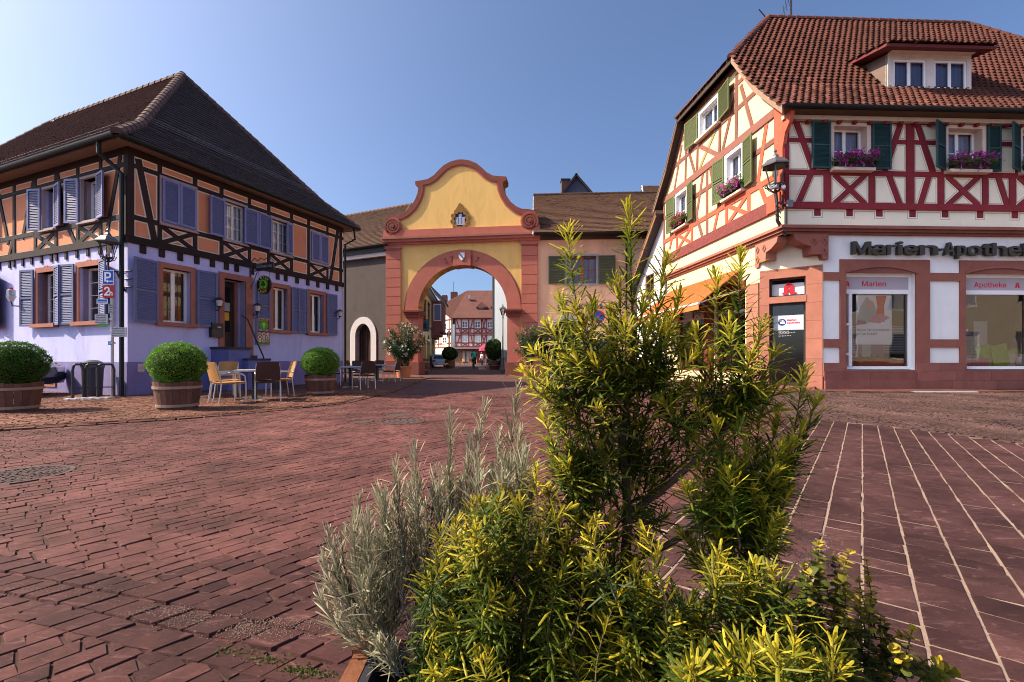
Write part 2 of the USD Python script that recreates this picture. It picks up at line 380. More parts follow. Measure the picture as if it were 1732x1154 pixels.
def brickground(name, c1, c2, mort, scale, rot, w=.5, h=.25):
    _mats[name] = usdkit.material(stage, '/World/Looks/' + name, {
        'tc': ('texture_coordinate', {}), 'mp': ('mapping', {'rotation': (0, 0, rot)}),
        'b': ('brick_texture', {'color1': c1, 'color2': c2, 'mortar': mort, 'scale': scale, 'mortar_size': .012, 'mortar_smooth': .2, 'brick_width': w, 'row_height': h}),
        'n': ('noise_texture', {'scale': 1.1, 'detail': 8.0, 'roughness': .7}), 'r': ('map_range', {'from_min': .3, 'from_max': .7, 'to_min': .72, 'to_max': 1.22}),
        'h': ('hsv', {}), 'bp': ('bump', {'strength': .4, 'distance': .01, 'invert': True}), 'p': ('principled_bsdf', {'roughness': .8, 'specular_ior_level': .15})},
        [('tc.object', 'mp.vector'), ('mp.vector', 'b.vector'), ('tc.object', 'n.vector'), ('n.fac', 'r.value'), ('r.result', 'h.value'), ('b.color', 'h.color'),
         ('h.color', 'p.base_color'), ('b.fac', 'bp.height'), ('bp.normal', 'p.normal')], surface='p.BSDF')
    return _mats[name]
FARPAVE = brickground('far_setts', (.082, .037, .034), (.118, .055, .050), (.04, .022, .02), 2.2, -.9)
FARWALK = brickground('far_pavement', (.11, .046, .032), (.15, .07, .05), (.05, .03, .024), 2.6, .35)

# ------------------------------------------------------------------ the ground
def flat(pts, z):
    p = Polygon(pts)
    v, f = trimesh.creation.triangulate_polygon(p, engine='earcut')
    v = np.column_stack([v, np.full(len(v), z)])
    a = v[f]; nz = np.cross(a[:, 1] - a[:, 0], a[:, 2] - a[:, 0])[:, 2]
    f = np.array(f); f[nz < 0] = f[nz < 0][:, ::-1]
    return v, f

terrain = obj('ground', flat([(-600, -300), (600, -300), (600, 900), (-600, 900)], -.006), FARPAVE, kind='structure')
KERB = [(-14.5, 3.1), (-10.0, 4.55), (-6.76, 5.85), (-5.21, 6.92), (-4.58, 7.66), (-3.575, 9.375), (-3.45, 12.0), (-3.75, 16.5), (-4.1, 20.6), (-5.4, 25.2)]
walk_poly = Polygon(KERB + [(-9.5, 27.5), (-25, 27.5), (-25, 3.0)])
FANB = [tuple(ground(a, b)[:2]) for a, b in ((1290, 700), (1402, 712), (1500, 722), (1600, 735), (1732, 752))] + [(9.5, 3.2), (16, 1.5)]
BPAVE = [(7.9, 14.35), (7.35, 19), (6.6, 19), (6.9, 14.5), (8.35, 12.75), (9.3, 12.35), (30, 12.6), (30, 13.9), (9.24, 13.19)]
fan_poly = Polygon(FANB + [(30, 1.5), (30, 12.6), (9.3, 12.35), (8.35, 12.75), (6.9, 14.0), (4.6, 13.5)])
b_pave = Polygon(BPAVE)
square_poly = Polygon([(-14, -2), (16, -2), (30, 2), (30, 14), (-14, 14)]).difference(walk_poly.buffer(.13)).difference(fan_poly).difference(b_pave)
sq = obj('square', [flat(list(p.exterior.coords)[:-1], .0) for p in polys(square_poly.intersection(sbox(-14, -2, 30, 12.4)))], JOINT, kind='structure')
RU = np.array([.62, .785]); RU /= np.linalg.norm(RU); RV = np.array([RU[1], -RU[0]])
VB = -.95
slab_area = square_poly.intersection(Polygon([tuple(RV * VB + RU * -5), tuple(RV * VB + RU * 15), tuple(RV * 20 + RU * 15), tuple(RV * 20 + RU * -5)]))
obj('sand_bed', [flat(list(p.exterior.coords)[:-1], .003) for p in polys(slab_area.intersection(sbox(-3, -2, 14, 9.5)))], JOINTP, sq)

def inview(x, y):
    return (y > -1.4) & (np.abs(x) < 1.32 * y + 3.4)
def inframe(x, y):
    return (y > 1.2) & (np.abs(x) < 1.17 * y + .1)

def stones(quads, h0, h1, bev, rng, tilt=.0025):
    """quads (n, 4, 2) ccw outlines -> one island of 8 points per stone"""
    q = np.asarray(quads); n = len(q); c = q.mean(1, keepdims=True)
    e = q - c; ln = np.linalg.norm(e, axis=2, keepdims=True)
    ins = c + e * (1 - bev / np.maximum(ln, bev * 1.5)) + rng.normal(0, .0015, q.shape)
    top = np.concatenate([ins, np.full((n, 4, 1), h1) + rng.normal(0, tilt, (n, 4, 1)) + rng.normal(0, tilt, (n, 1, 1))], 2)
    bot = np.concatenate([q, np.full((n, 4, 1), h0)], 2)
    v = np.concatenate([bot, top], 1)
    f = np.array([[4, 5, 6], [4, 6, 7]] + [t for i in range(4) for t in ([i, (i + 1) % 4, 4 + (i + 1) % 4], [i, 4 + (i + 1) % 4, 4 + i])])
    return v, f
def stone_parts(vs, f, mat, parent, name, nbig, label=None, stuffname='paving'):
    c = vs[:, 4:].mean(1); d = np.hypot(c[:, 0], c[:, 1]) + np.where(inframe(c[:, 0], c[:, 1]), 0, 100)
    order = np.argsort(d); big, rest = order[:nbig], order[nbig:]
    for k in big: obj(name, (vs[k], f), mat, parent)
    if len(rest):
        vv = vs[rest].reshape(-1, 3); ff = (f[None] + (np.arange(len(rest)) * 8)[:, None, None]).reshape(-1, 3)
        obj(stuffname, (vv, ff), mat, parent, kind='stuff')

def row_bond(area, u, v, width, lmin, lmax, gap, rng, ymax, extra=None, gapv=None):
    gapv = gapv or gap
    b = np.array([[x, y] for x, y in area.convex_hull.exterior.coords])
    pu, pv = b @ u, b @ v
    prep = shapely.prepared.prep(area); out = []
    for i in range(int(pv.min() / width) - 1, int(pv.max() / width) + 2):
        a = pu.min() - rng.uniform(0, lmax)
        cuts = [a]
        while cuts[-1] < pu.max(): cuts.append(cuts[-1] + rng.uniform(lmin, lmax))
        cuts = np.array(cuts); mid = (cuts[:-1] + cuts[1:]) / 2
        cen = mid[:, None] * u + (i + .5) * width * v
        ok = inview(cen[:, 0], cen[:, 1]) & (cen[:, 1] < ymax)
        for k in np.nonzero(ok)[0]:
            if not prep.contains(Point(cen[k])): continue
            j = rng.normal(0, gap * .16, (4, 2)); sk = rng.normal(0, .006)
            a0, a1 = cuts[k] + gap / 2, cuts[k + 1] - gap / 2; w0, w1 = i * width + gapv / 2, (i + 1) * width - gapv / 2
            out.append(np.array([a0 * u + w0 * v, (a0 + sk) * u + w1 * v, (a1 + sk) * u + w1 * v, a1 * u + w0 * v])[::-1] + j)
    out = np.array(out)
    ar = np.cross(out[:, 1] - out[:, 0], out[:, 2] - out[:, 0]); out[ar < 0] = out[ar < 0][:, ::-1]
    return out
band_c = [(-4.6, 2.55), (-2.165, 1.875), (-.484, 1.408), (.6, 1.1)]
band = LineString(band_c).buffer(.17, cap_style='flat')
MANH = [(ground(52, 806)[0] - .12, ground(52, 806)[1] + .02, .33), (*ground(611, 714)[:2], .17), (*ground(680, 713)[:2], .34), (*ground(676, 702)[:2], .22)]
holes = unary_union([Point(x, y).buffer(r + .015) for x, y, r in MANH])
left_area = square_poly.difference(slab_area).difference(holes)
q = row_bond(left_area.difference(band.buffer(-.11)), RU, RV, .086, .09, .15, .0042, RNG, 12.2)
v_, f_ = stones(q, -.003, .0075, .0045, RNG, .0012)
stone_parts(v_, f_, SETT, sq, 'paving_stone', 190)
# the band of larger stones across the foreground
BU = np.array([.963, -.268]); BU /= np.linalg.norm(BU); bq = []
for k in range(3):
    s = -2.6
    o = np.array([-2.165, 1.875]) + np.array([.268, .963]) * (k - 1) * .113
    while s < 2.6:
        L = RNG.uniform(.09, .14); a = o + BU * (s + .005); b = o + BU * (s + L - .005); up = RU * .112 / abs(np.dot(RU, np.array([.268, .963]))) * .94
        bq.append(np.array([a - up / 2, b - up / 2, b + up / 2, a + up / 2]) + RNG.normal(0, .002, (4, 2))); s += L
v_, f_ = stones(np.array(bq), -.002, .0115, .005, RNG, .0012)
obj('stone_band', (v_.reshape(-1, 3), (f_[None] + (np.arange(len(v_)) * 8)[:, None, None]).reshape(-1, 3)), SETT, sq, kind='stuff')
q = row_bond(slab_area, RU, RV, .168, .11, .23, .0095, RNG, 9.5, gapv=.0105)
v_, f_ = stones(q, .001, .0068, .003, RNG, .0008)
stone_parts(v_, f_, SLAB, sq, 'stone_slab', 110)
# fan cobbles
fan = obj('cobbled_road', [flat(list(p.exterior.coords)[:-1], .001) for p in polys(fan_poly)], M('grey_joint', (.13, .085, .07), .95, .3, 6, 60, bump=.3), kind='structure')
fq = []; prep = shapely.prepared.prep(fan_poly)
for i in range(-4, 120):
    x = 2.0
    while x < 18:
        L = RNG.uniform(.085, .115); xm = x + L / 2; ph = ((xm + 4) % 1.5) / .75 - 1
        y0 = 2 + i * .096 + .34 * (1 - ph * ph); sl = -.34 * 2 * ph / .75
        if inview(xm, y0) and y0 < 12.7 and prep.contains(Point(xm, y0)):
            a = math.atan(sl); t = np.array([math.cos(a), math.sin(a)]); nn = np.array([-t[1], t[0]]); c = np.array([xm, y0]); hl = L / 2 / max(math.cos(a), .6) * .9 - .002
            fq.append(np.array([c - t * hl - nn * .041, c + t * hl - nn * .041, c + t * hl + nn * .041, c - t * hl + nn * .041]) + RNG.normal(0, .004, (4, 2)))
        x += L
v_, f_ = stones(np.array(fq), -.001, .016, .012, RNG, .002)
obj('cobbles', (v_.reshape(-1, 3), (f_[None] + (np.arange(len(v_)) * 8)[:, None, None]).reshape(-1, 3)), COBB, fan, kind='stuff')
# pavement by the blue house, raised on a low kerb
wk = obj('pavement', ext(walk_poly, -.004, .028), FARWALK, kind='structure')
kl = LineString(KERB); kq = []; s = 0.0
while s < kl.length - .1:
    L = RNG.uniform(.22, .34); a, b = np.array(kl.interpolate(s + .006).coords[0]), np.array(kl.interpolate(s + L - .006).coords[0])
    t = (b - a) / np.linalg.norm(b - a); nn = np.array([-t[1], t[0]])
    if inview(*a) : kq.append(np.array([a - nn * .12, b - nn * .12, b - nn * .012, a - nn * .012])); 
    s += L
v_, f_ = stones(np.array(kq), -.003, .024, .006, RNG)
for k in range(len(v_)): obj('kerb_stone', (v_[k], f_), WALK, wk) if k < 110 else None
wu = np.array([.78, .62]); wu /= np.linalg.norm(wu); wv = np.array([wu[1], -wu[0]])
q = row_bond(walk_poly.buffer(-.04), wu, wv, .098, .10, .19, .008, RNG, 13.0)
v_, f_ = stones(q, .026, .040, .006, RNG, .0018)
obj('pavement_bricks', (v_.reshape(-1, 3), (f_[None] + (np.arange(len(v_)) * 8)[:, None, None]).reshape(-1, 3)), WALK, wk, kind='stuff')
bp = obj('shop_pavement', ext(b_pave, -.003, .045), FARWALK, kind='structure')
kl = LineString([(9.3, 12.35), (30, 12.6)]); s = 0
while s < 9:
    a, b = np.array(kl.interpolate(s + .006).coords[0]), np.array(kl.interpolate(s + .9 - .006).coords[0])
    obj('kerb_stone', bx(a[0], b[0], a[1] - .13, a[1] - .004, -.003, .05), PALE if 1.6 < s < 3.5 else WALK, bp); s += .9
for k, (x, y, r) in enumerate(MANH):
    t = thing('manhole_cover', ['large round cast iron manhole cover with studded pattern at the left', 'smallest round iron cover in the middle of the square', 'wide round iron cover set in the middle of the square near the planter tubs', 'small iron cover just beyond the wide one in the middle of the square'][k], 'manhole cover', (x, y, -.002))
    obj('frame', ext(disc(r, 40).difference(disc(r * .9, 40)), 0, .012), M('rusty_cast_iron', (.10, .065, .055), .6, .4, 30, metal=.3), t)
    obj('cover', ext(disc(r * .89, 40), 0, .006), _mats['rusty_cast_iron'], t)
    if k in (0, 2):
        st = []
        for i in range(1, 8 if k == 0 else 4):
            rr = r * .84 * i / (7 if k == 0 else 3); n = max(6, int(2 * math.pi * rr / (.05 if k == 0 else .1)))
            for j in range(n):
                a = j * 2 * math.pi / n + i; st.append(xf(bx(-.012, .012, -.018, .018, .006, .013), rz(a), (rr * math.cos(a), rr * math.sin(a), 0)))
        obj('studs', join(st), _mats['rusty_cast_iron'], t, kind='stuff')
# ------------------------------------------------------------------ facade builders
def seg(a, b, w):
    return LineString([tuple(a), tuple(b)]).buffer(w / 2, cap_style='flat')

def beams(parent, pl, items, mats, wall, w0=-.02, w1=.025, name='timber_beam', cutters=None):
    """items: (polygon, material) in order of priority; later ones butt against earlier ones. Returns the union."""
    done = []; u = Polygon()
    for it in items:
        p, m = it[0], it[1]
        q = p.intersection(wall).difference(u)
        if cutters is not None: q = q.difference(cutters)
        q = unary_union([x for x in polys(q) if x.area > .002])
        if q.is_empty: continue
        obj(name, pl.ext(q, w0, w1 + (it[2] if len(it) > 2 else 0) + random.uniform(-.004, .004)), m, parent)
        u = u.union(p.intersection(wall))
    return u

def panels(parent, pl, wall, timbers, openings, mat, border, bmat, line=None, w0=-.022, w1=0.0):
    rest = wall.difference(timbers.buffer(.001)).difference(openings)
    for p in polys(rest):
        if p.area < .006: continue
        inner = p.buffer(-border, join_style='mitre')
        if inner.is_empty or inner.area < .002:
            obj('plaster_panel', pl.ext(p, w0, w1), bmat, parent); continue
        if line:
            i2 = p.buffer(-border - line, join_style='mitre')
            o = obj('plaster_panel', pl.ext(i2, w0, w1 + .002), mat, parent)
            obj('line', pl.ext(inner.difference(i2), w0, w1 - .001), DLINE, o)
        else:
            o = obj('plaster_panel', pl.ext(inner, w0, w1 + .002), mat, parent)
        obj('border', pl.ext(p.difference(inner), w0, w1), bmat, o)

def window(parent, pl, u0, u1, z0, z1, depth=.14, fw=.055, fmat=None, glass=None, nu=2, nz=2, bar=.028, curtain=None, mull=.07, dark=True, name='window', label=None):
    fmat = fmat or WWHITE; glass = glass or GLASS
    fr = sbox(u0, z0, u1, z1); inner = sbox(u0 + fw, z0 + fw, u1 - fw, z1 - fw)
    mid = (u0 + u1) / 2
    o = obj(name, pl.ext(fr.difference(inner), -depth - .05, -depth + .01), fmat, parent, label=label)
    bars = []
    if mull and nu > 1: bars.append(sbox(mid - mull / 2, z0 + fw, mid + mull / 2, z1 - fw))
    cells = []
    halves = [(u0 + fw, mid - mull / 2), (mid + mull / 2, u1 - fw)] if (mull and nu > 1) else [(u0 + fw, u1 - fw)]
    per = max(1, nu // len(halves))
    for (a, b) in halves:
        cw = (b - a - bar * (per - 1)) / per; ch = (z1 - z0 - 2 * fw - bar * (nz - 1)) / nz
        for i in range(per):
            for k in range(nz):
                x = a + i * (cw + bar); z = z0 + fw + k * (ch + bar); cells.append(sbox(x, z, x + cw, z + ch))
    sash = inner.difference(unary_union(cells))
    if not sash.is_empty and sash.area > 1e-4: obj('sash', pl.ext(sash, -depth - .042, -depth - .005), fmat, o)
    for c in cells:
        a, b, cc, d = c.bounds
        obj('pane', pl.put((np.array([[a - .003, b - .003, -depth - .024], [cc + .003, b - .003, -depth - .024], [cc + .003, d + .003, -depth - .024], [a - .003, d + .003, -depth - .024]]), np.array([[0, 1, 2], [0, 2, 3]]))), glass, o)
    if curtain is not None:
        n = 26; us = np.linspace(u0 + fw * .5, u1 - fw * .5, n); w = -depth - .10 + .014 * np.sin(np.arange(n) * 1.7) + .008 * np.sin(np.arange(n) * .6)
        a, b = curtain[0], curtain[1]
        v = np.array([[us[i], z, w[i]] for z in (z0 + (z1 - z0) * a, z0 + (z1 - z0) * b) for i in range(n)])
        f = np.array([[i, i + 1, n + i + 1, n + i] for i in range(n - 1)])
        obj('curtain', pl.put(join([(v, f), (v + np.array([0, 0, -.004]), f[:, ::-1])])), curtain[2] if len(curtain) > 2 else CURT, o)
    return o

def shutter(parent, pl, uh, z0, z1, width, ang, w=.03, mat=None, smat=None, name='shutter', label=None, slat=.045):
    """hinged at uh; ang in degrees: 0 = leaf along +u flat, 180 = along -u, between: sticking out"""
    mat = mat or SHUT; smat = smat or mat
    a = math.radians(ang); du, dw = math.cos(a), math.sin(a)
    def loc(m):
        v, f = m; x, z, t = v[:, 0], v[:, 1], v[:, 2]
        return pl.put((np.column_stack([uh + x * du - t * dw * (1 if du >= 0 else -1), z, w + x * dw + t * abs(du)]), f if du >= 0 else f[:, ::-1]))
    st = .055; h = z1 - z0
    fr = sbox(0, z0, width, z1).difference(sbox(st, z0 + st, width - st, z1 - st))
    mid = [z0 + h * .5] if h > 1.25 else []
    for zz in mid: fr = fr.union(sbox(st, zz - st / 2, width - st, zz + st / 2))
    o = obj(name, loc(ext(fr, 0, .038)), mat, parent, label=label)
    sl = []; z = z0 + st
    while z < z1 - st - slat * .5:
        if not any(abs(z + slat / 2 - zz) < st * .6 + slat * .4 for zz in mid):
            v, f = bx(st, width - st, 0, slat * 1.12, -.004, .004)
            b = math.radians(22); y, t = v[:, 1].copy(), v[:, 2].copy()
            v = np.column_stack([v[:, 0], z + y * math.cos(b) + t * math.sin(b), .030 - y * math.sin(b) + t * math.cos(b)]); sl.append((v, f))
        z += slat
    obj('louvre', loc(join(sl)), smat, o, kind='stuff')
    obj('backing', loc(bx(st * .8, width - st * .8, z0 + st * .8, z1 - st * .8, -.002, .003)), mat, o)
    return o

def surround(parent, pl, u0, u1, z0, z1, t, proud=.03, mat=None, sill=True, back=-.16, arch=False, top=None):
    mat = mat or SANDP; tp = top or t
    ring = sbox(u0 - t, z0, u1 + t, z1 + tp).difference(sbox(u0, z0 - 1, u1, z1))
    if arch: ring = ring.union(sbox((u0 + u1) / 2 - .09, z1, (u0 + u1) / 2 + .09, z1 + tp + .03))
    o = obj('window_surround', pl.ext(ring, back, proud), mat, parent)
    if sill: obj('window_sill', pl.put(bx(u0 - t - .05, u1 + t + .05, z0 - .10, z0, back, proud + .09)), mat, parent)
    return o

def text(pl, s, u, z, h, w, mat, parent, name='lettering', width=None, depth=.004, bold=False, center=False, label=None):
    m = meshkit.text_mesh(s, h, depth, bold)
    v = np.array(m.vertices); v[:, 0] -= v[:, 0].min()
    if width: v[:, 0] *= width / v[:, 0].max()
    if center: v[:, 0] -= v[:, 0].max() / 2
    v[:, 0] += u; v[:, 1] += z; v[:, 2] += w
    return obj(name, pl.put((v, np.array(m.faces))), mat, parent, label=label)

# ------------------------------------------------------------------ roofs
def roof_frame(p3):
    p3 = np.asarray(p3, float); u = p3[1] - p3[0]; u[2] = 0; u /= np.linalg.norm(u)
    n = np.cross(p3[1] - p3[0], p3[2] - p3[0]); n /= np.linalg.norm(n)
    if n[2] < 0: n = -n
    v = np.cross(n, u); v = v if v[2] > 0 else -v
    return p3[0], u, v, n
def roof_slab(p3, t):
    """planar polygon (first edge = eave) given a thickness downwards"""
    p3 = np.asarray(p3, float); o, u, v, n = roof_frame(p3)
    q = np.column_stack([(p3 - o) @ u, (p3 - o) @ v])
    if not np.isclose(np.dot(np.cross(u, v), n), 1, atol=.1): u = -u; q[:, 0] *= -1
    vv, f = ext(Polygon(q).buffer(0), -t, 0)
    return o + vv[:, :1] * u + vv[:, 1:2] * v + vv[:, 2:3] * n, f
def tiles(p3, tw, th, style, rng, lift=.03, hgt=.02, jit=.006, stagger=True, grow=.06, hole=None):
    o, u, v, n = roof_frame(p3)
    p3 = np.asarray(p3, float); q = np.column_stack([(p3 - o) @ u, (p3 - o) @ v]); P = Polygon(q).buffer(grow)
    if hole is not None: P = P.difference(Polygon(np.column_stack([(np.asarray(hole) - o) @ u, (np.asarray(hole) - o) @ v])))
    x0, y0, x1, y1 = P.bounds; prep = shapely.prepared.prep(P); C = []
    for r in range(int((y1 - y0) / th) + 1):
        for c in range(int((x1 - x0) / tw) + 2):
            x = x0 + (c + (.5 if stagger and r % 2 else 0)) * tw; y = max(y0, y0 + grow) - .02 + r * th
            if prep.contains(Point(x, y + th * .45)): C.append((x, y))
    C = np.array(C); k = len(C)
    if k == 0: return None
    if style == 'pan':
        s = np.array([-.5, -.36, -.18, 0, .18, .36, .5]); hh = np.array([.0, .2, .75, 1, .75, .2, .0]) * .058
    else:
        s = np.array([-.48, .48]); hh = np.array([0, 0.0])
    m = len(s); jx = rng.normal(0, jit, (k, 1)); jy = rng.normal(0, jit * .8, (k, 1)); jh = np.abs(rng.normal(0, .0045, (k, 1)))
    X = C[:, :1] + s * tw + jx; lowy = np.repeat(C[:, 1:] + jy, m, 1) - .25 * th; 
    if style != 'pan' and hgt > .015: pass
    highy = lowy + th * 1.22
    lowz = lift + hh + hgt + jh; highz = np.repeat(np.full((k, 1), lift * .5), m, 1) + hh * .8
    basez = lowz - hgt * 1.0 - (hh * .35 if style == 'pan' else 0)
    rows = [np.stack([X, lowy, basez], 2), np.stack([X, lowy, lowz], 2), np.stack([X, highy, highz], 2)]
    L = np.concatenate(rows, 1)
    f = [[r * m + i, r * m + i + 1, (r + 1) * m + i + 1] for r in range(2) for i in range(m - 1)] + [[r * m + i, (r + 1) * m + i + 1, (r + 1) * m + i] for r in range(2) for i in range(m - 1)]
    if style != 'pan': f += [[0, 2, 4], [1, 5, 3]]
    f = np.array(f)
    if np.dot(np.cross(u, v), n) < 0: f = f[:, ::-1]
    W = o + L[..., :1] * u + L[..., 1:2] * v + L[..., 2:3] * n
    return W, f
def tile_mesh(t):
    W, f = t; k, m = W.shape[:2]
    return W.reshape(-1, 3), (f[None] + (np.arange(k) * m)[:, None, None]).reshape(-1, 3)
def ridge_caps(a, b, r, L, up=.0):
    a, b = np.asarray(a, float), np.asarray(b, float); d = b - a; n = max(1, int(np.linalg.norm(d) / L)); d /= np.linalg.norm(d)
    s = np.cross(d, [0, 0, 1.0]); s /= np.linalg.norm(s); w = np.cross(s, d); out = []
    for i in range(n):
        p = a + (b - a) * i / n - d * .03; q = a + (b - a) * (i + 1) / n
        ang = np.linspace(-.25, math.pi + .25, 7); k = len(ang)
        v = np.array([p + (s * math.cos(t) + w * math.sin(t)) * r * 1.08 for t in ang] + [q + (s * math.cos(t) + w * math.sin(t)) * r * .93 for t in ang] + [p])
        v[:, 2] += up
        f = [[j, j + 1, k + j + 1] for j in range(k - 1)] + [[j, k + j + 1, k + j] for j in range(k - 1)] + [[2 * k, j + 1, j] for j in range(k - 1)]
        out.append((v, np.array(f)))
    return join(out)
def gutter(a, b, r=.075):
    a, b = np.asarray(a, float), np.asarray(b, float); d = b - a; d /= np.linalg.norm(d); s = np.cross(d, [0, 0, 1.0])
    ang = np.linspace(math.pi, 2 * math.pi, 9); k = len(ang); v = []
    for rr in (r, r * .9):
        for p in (a, b): v += [p + s * math.cos(t) * rr + np.array([0, 0, 1]) * math.sin(t) * rr for t in ang]
    f = []
    for j in range(k - 1):
        f += [[j, j + 1, k + j + 1, k + j], [2 * k + j, 3 * k + j, 3 * k + j + 1, 2 * k + j + 1], [j, 2 * k + j, 2 * k + j + 1, j + 1], [k + j, k + j + 1, 3 * k + j + 1, 3 * k + j]]
    return np.array(v), np.array(f)

# ================================================================== HOUSE A: blue and orange half-timbered house
hA = thing('half_timbered_house', 'lavender and orange half-timbered corner house with blue-grey shutters and brown hipped roof', 'house')
CA = np.array([-9.50, 10.96]); dR = np.array([.364, .931]); dR /= np.linalg.norm(dR); dL = np.array([-.9287, .3709]); dL /= np.linalg.norm(dL)
A_W, A_L = 7.40, 16.3
AR = Plane(CA, dR); AL = Plane(CA, -dL)          # AL: u negative to the left
def Apt(a, b, z): q = CA + dR * a + dL * b; return np.array([q[0], q[1], z])
z3 = lambda x, y: (220 + x * .23095, 260 + y * .23095)
z4 = lambda x, y: (220 + x * .23095, 460 + y * .23095)
z1 = lambda x, y: (x * .2773, 100 + y * .2773)
z2 = lambda x, y: (x * .2773, 400 + y * .2773)
SB0, SB1, MR0, MR1, UR0, UR1, TP0, TP1 = 3.83, 4.01, 4.43, 4.55, 5.72, 5.83, 6.02, 6.22
uR = lambda x: AR.u(220 + x * .23095)
uL = lambda x: AL.u(x * .2773)
PLZ = .87
# ---- right facade
wallR = sbox(0, 0, A_W, SB0 + .02)
op = []     # ground-floor openings
def opening_R(x0, x1, y0, y1):
    a = uR(x0); b = uR(x1); return a, b
g_z0, g_z1 = 1.92, 3.36
G = [(uR(238), uR(440)), (uR(1045), uR(1148)), (uR(1316), uR(1412))]
for a, b in G: op.append(sbox(a, g_z0, b, g_z1))
D0, D1, DZ0, DZ1 = uR(686), uR(842), 1.28, 3.36
op.append(sbox(D0, DZ0, D1, DZ1))
gw = wallR.difference(unary_union(op))
obj('wall', AR.ext(gw.intersection(sbox(.004, PLZ, 20, 9)), -.3, 0), LAV, hA, label='lavender plastered ground floor wall')
obj('plinth', AR.ext(sbox(.004, 0, A_W, PLZ), -.3, .012), LAVD, hA)
up_op = []
WU = [(uR(232), uR(468), 4.56, 5.70, 'closed'), (uR(690), uR(840), 4.56, 5.68, 'open'), (uR(1030), uR(1172), 4.56, 5.62, 'half'), (uR(1322), uR(1440), 4.56, 5.62, 'closed')]
wallRu = sbox(0, SB0, A_W, TP1)
for a, b, c, d, s in WU: up_op.append(sbox(a, c, b, d))
upo = unary_union(up_op)
obj('wall', AR.ext(wallRu.intersection(sbox(.024, 0, 99, 99)).difference(upo), -.3, -.022), LAV, hA)
it = [(sbox(0, SB0, A_W, SB1), TIMB, .03), (sbox(0, TP0, A_W, TP1), TIMB), (sbox(0, SB0, .13, TP1), TIMB)]
for x0, x1 in ((200, 232), (460, 490), (655, 682), (862, 884), (1003, 1026), (1170, 1192), (1297, 1315), (1437, 1451), (1532, 1549)):
    it.append((sbox(uR(x0), SB0, uR(x1), TP1), TIMB))
it.append((sbox(0, MR0, A_W, MR1), TIMB)); it.append((sbox(0, UR0, A_W, UR1), TIMB))
it.append((seg(AR.uz(*z3(58, 40)), AR.uz(*z3(182, 660)), .14), TIMB)); it.append((seg(AR.uz(*z3(1520, 560)), AR.uz(*z3(1462, 960)), .14), TIMB))
for x0, x1 in ((232, 460), (682, 862), (1026, 1170), (1315, 1437)):
    a, b = uR(x0), uR(x1)
    it.append((seg((a, SB1), (b, MR0), .11), TIMB)); it.append((seg((a, MR0), (b, SB1), .11), TIMB))
tR = beams(hA, AR, it, None, wallRu, cutters=upo.buffer(.07))
panels(hA, AR, wallRu, tR, upo.buffer(.07, join_style='mitre'), ORANGE, .035, WHITEB)
for a, b, c, d, s in WU:
    ring = sbox(a - .068, c - .068, b + .068, d + .068).difference(sbox(a, c, b, d))
    obj('window_casing', AR.ext(ring, -.1, .045), GREYF, hA)
    obj('window_sill', AR.put(bx(a - .08, b + .08, c - .10, c - .069, -.02, .10)), GREYF, hA)
    window(hA, AR, a, b, c, d, nu=4 if b - a > 1 else 4, nz=3, curtain=(0, 1), depth=.10, bar=.02)
    hw = (b - a) / 2 + .02
    if s == 'closed':
        shutter(hA, AR, a - .02, c, d, hw - .005, 0, w=.05, mat=SHUTL, smat=SHUT); shutter(hA, AR, b + .02, c, d, hw - .005, 180, w=.05, mat=SHUTL, smat=SHUT)
    elif s == 'open':
        shutter(hA, AR, a - .03, c - .02, d, hw + .12, 176, w=.06, mat=SHUTL, smat=SHUT)
    else:
        shutter(hA, AR, a - .02, c - .02, d + .04, .50, 177, w=.06, mat=SHUTL, smat=SHUT); shutter(hA, AR, a - .54, c - .02, d + .04, .50, 177, w=.08, mat=SHUTL, smat=SHUT)
        shutter(hA, AR, b + .04, c, d, hw - .1, 168, w=.06, mat=SHUTL, smat=SHUT)
for x in (92, 230, 365, 487, 601, 703, 778, 890, 1079, 1138, 1221, 1300, 1373, 1445, 1512):
    u = uR(x); obj('joist_end', AR.box(u - .07, u + .07, 3.62, SB0 - .002, -.05, .03), TIMB, hA)
for i, (a, b) in enumerate(G):
    surround(hA, AR, a, b, g_z0, g_z1, .14, back=-.22, arch=False)
    window(hA, AR, a, b, g_z0, g_z1, depth=.16, nu=2, nz=1, mull=.10, fw=.06, curtain=(0, 1, M('amber_curtain', (.16, .10, .045), .9, .3, 8)) if i != 2 else None)
    w = [.50, .40, .38][i]
    if i == 0: shutter(hA, AR, a - .15, g_z0 - .06, g_z1 + .12, .62, 168, w=.05)
    elif i == 1: shutter(hA, AR, a - .15, g_z0 - .06, g_z1 + .1, .5, 176, w=.04)
    else: shutter(hA, AR, a - .15, g_z0 - .06, g_z1 + .1, .46, 176, w=.04)
    shutter(hA, AR, b + .15, g_z0 - .06, g_z1 + .1, .56 if i != 2 else .5, 4, w=.04)
# muntins of leaded panes
for a, b in G:
    bars = [sbox(a + (b - a) * k - .006, g_z0 + .07, a + (b - a) * k + .006, g_z1 - .07) for k in (.17, .32, .68, .83)] + [sbox(a + .06, g_z0 + (g_z1 - g_z0) * k - .006, b - .06, g_z0 + (g_z1 - g_z0) * k + .006) for k in (.25, .5, .75)]
    obj('leading', AR.ext(unary_union(bars).difference(sbox((a + b) / 2 - .06, 0, (a + b) / 2 + .06, 9)), -.178, -.172), IRON, hA)
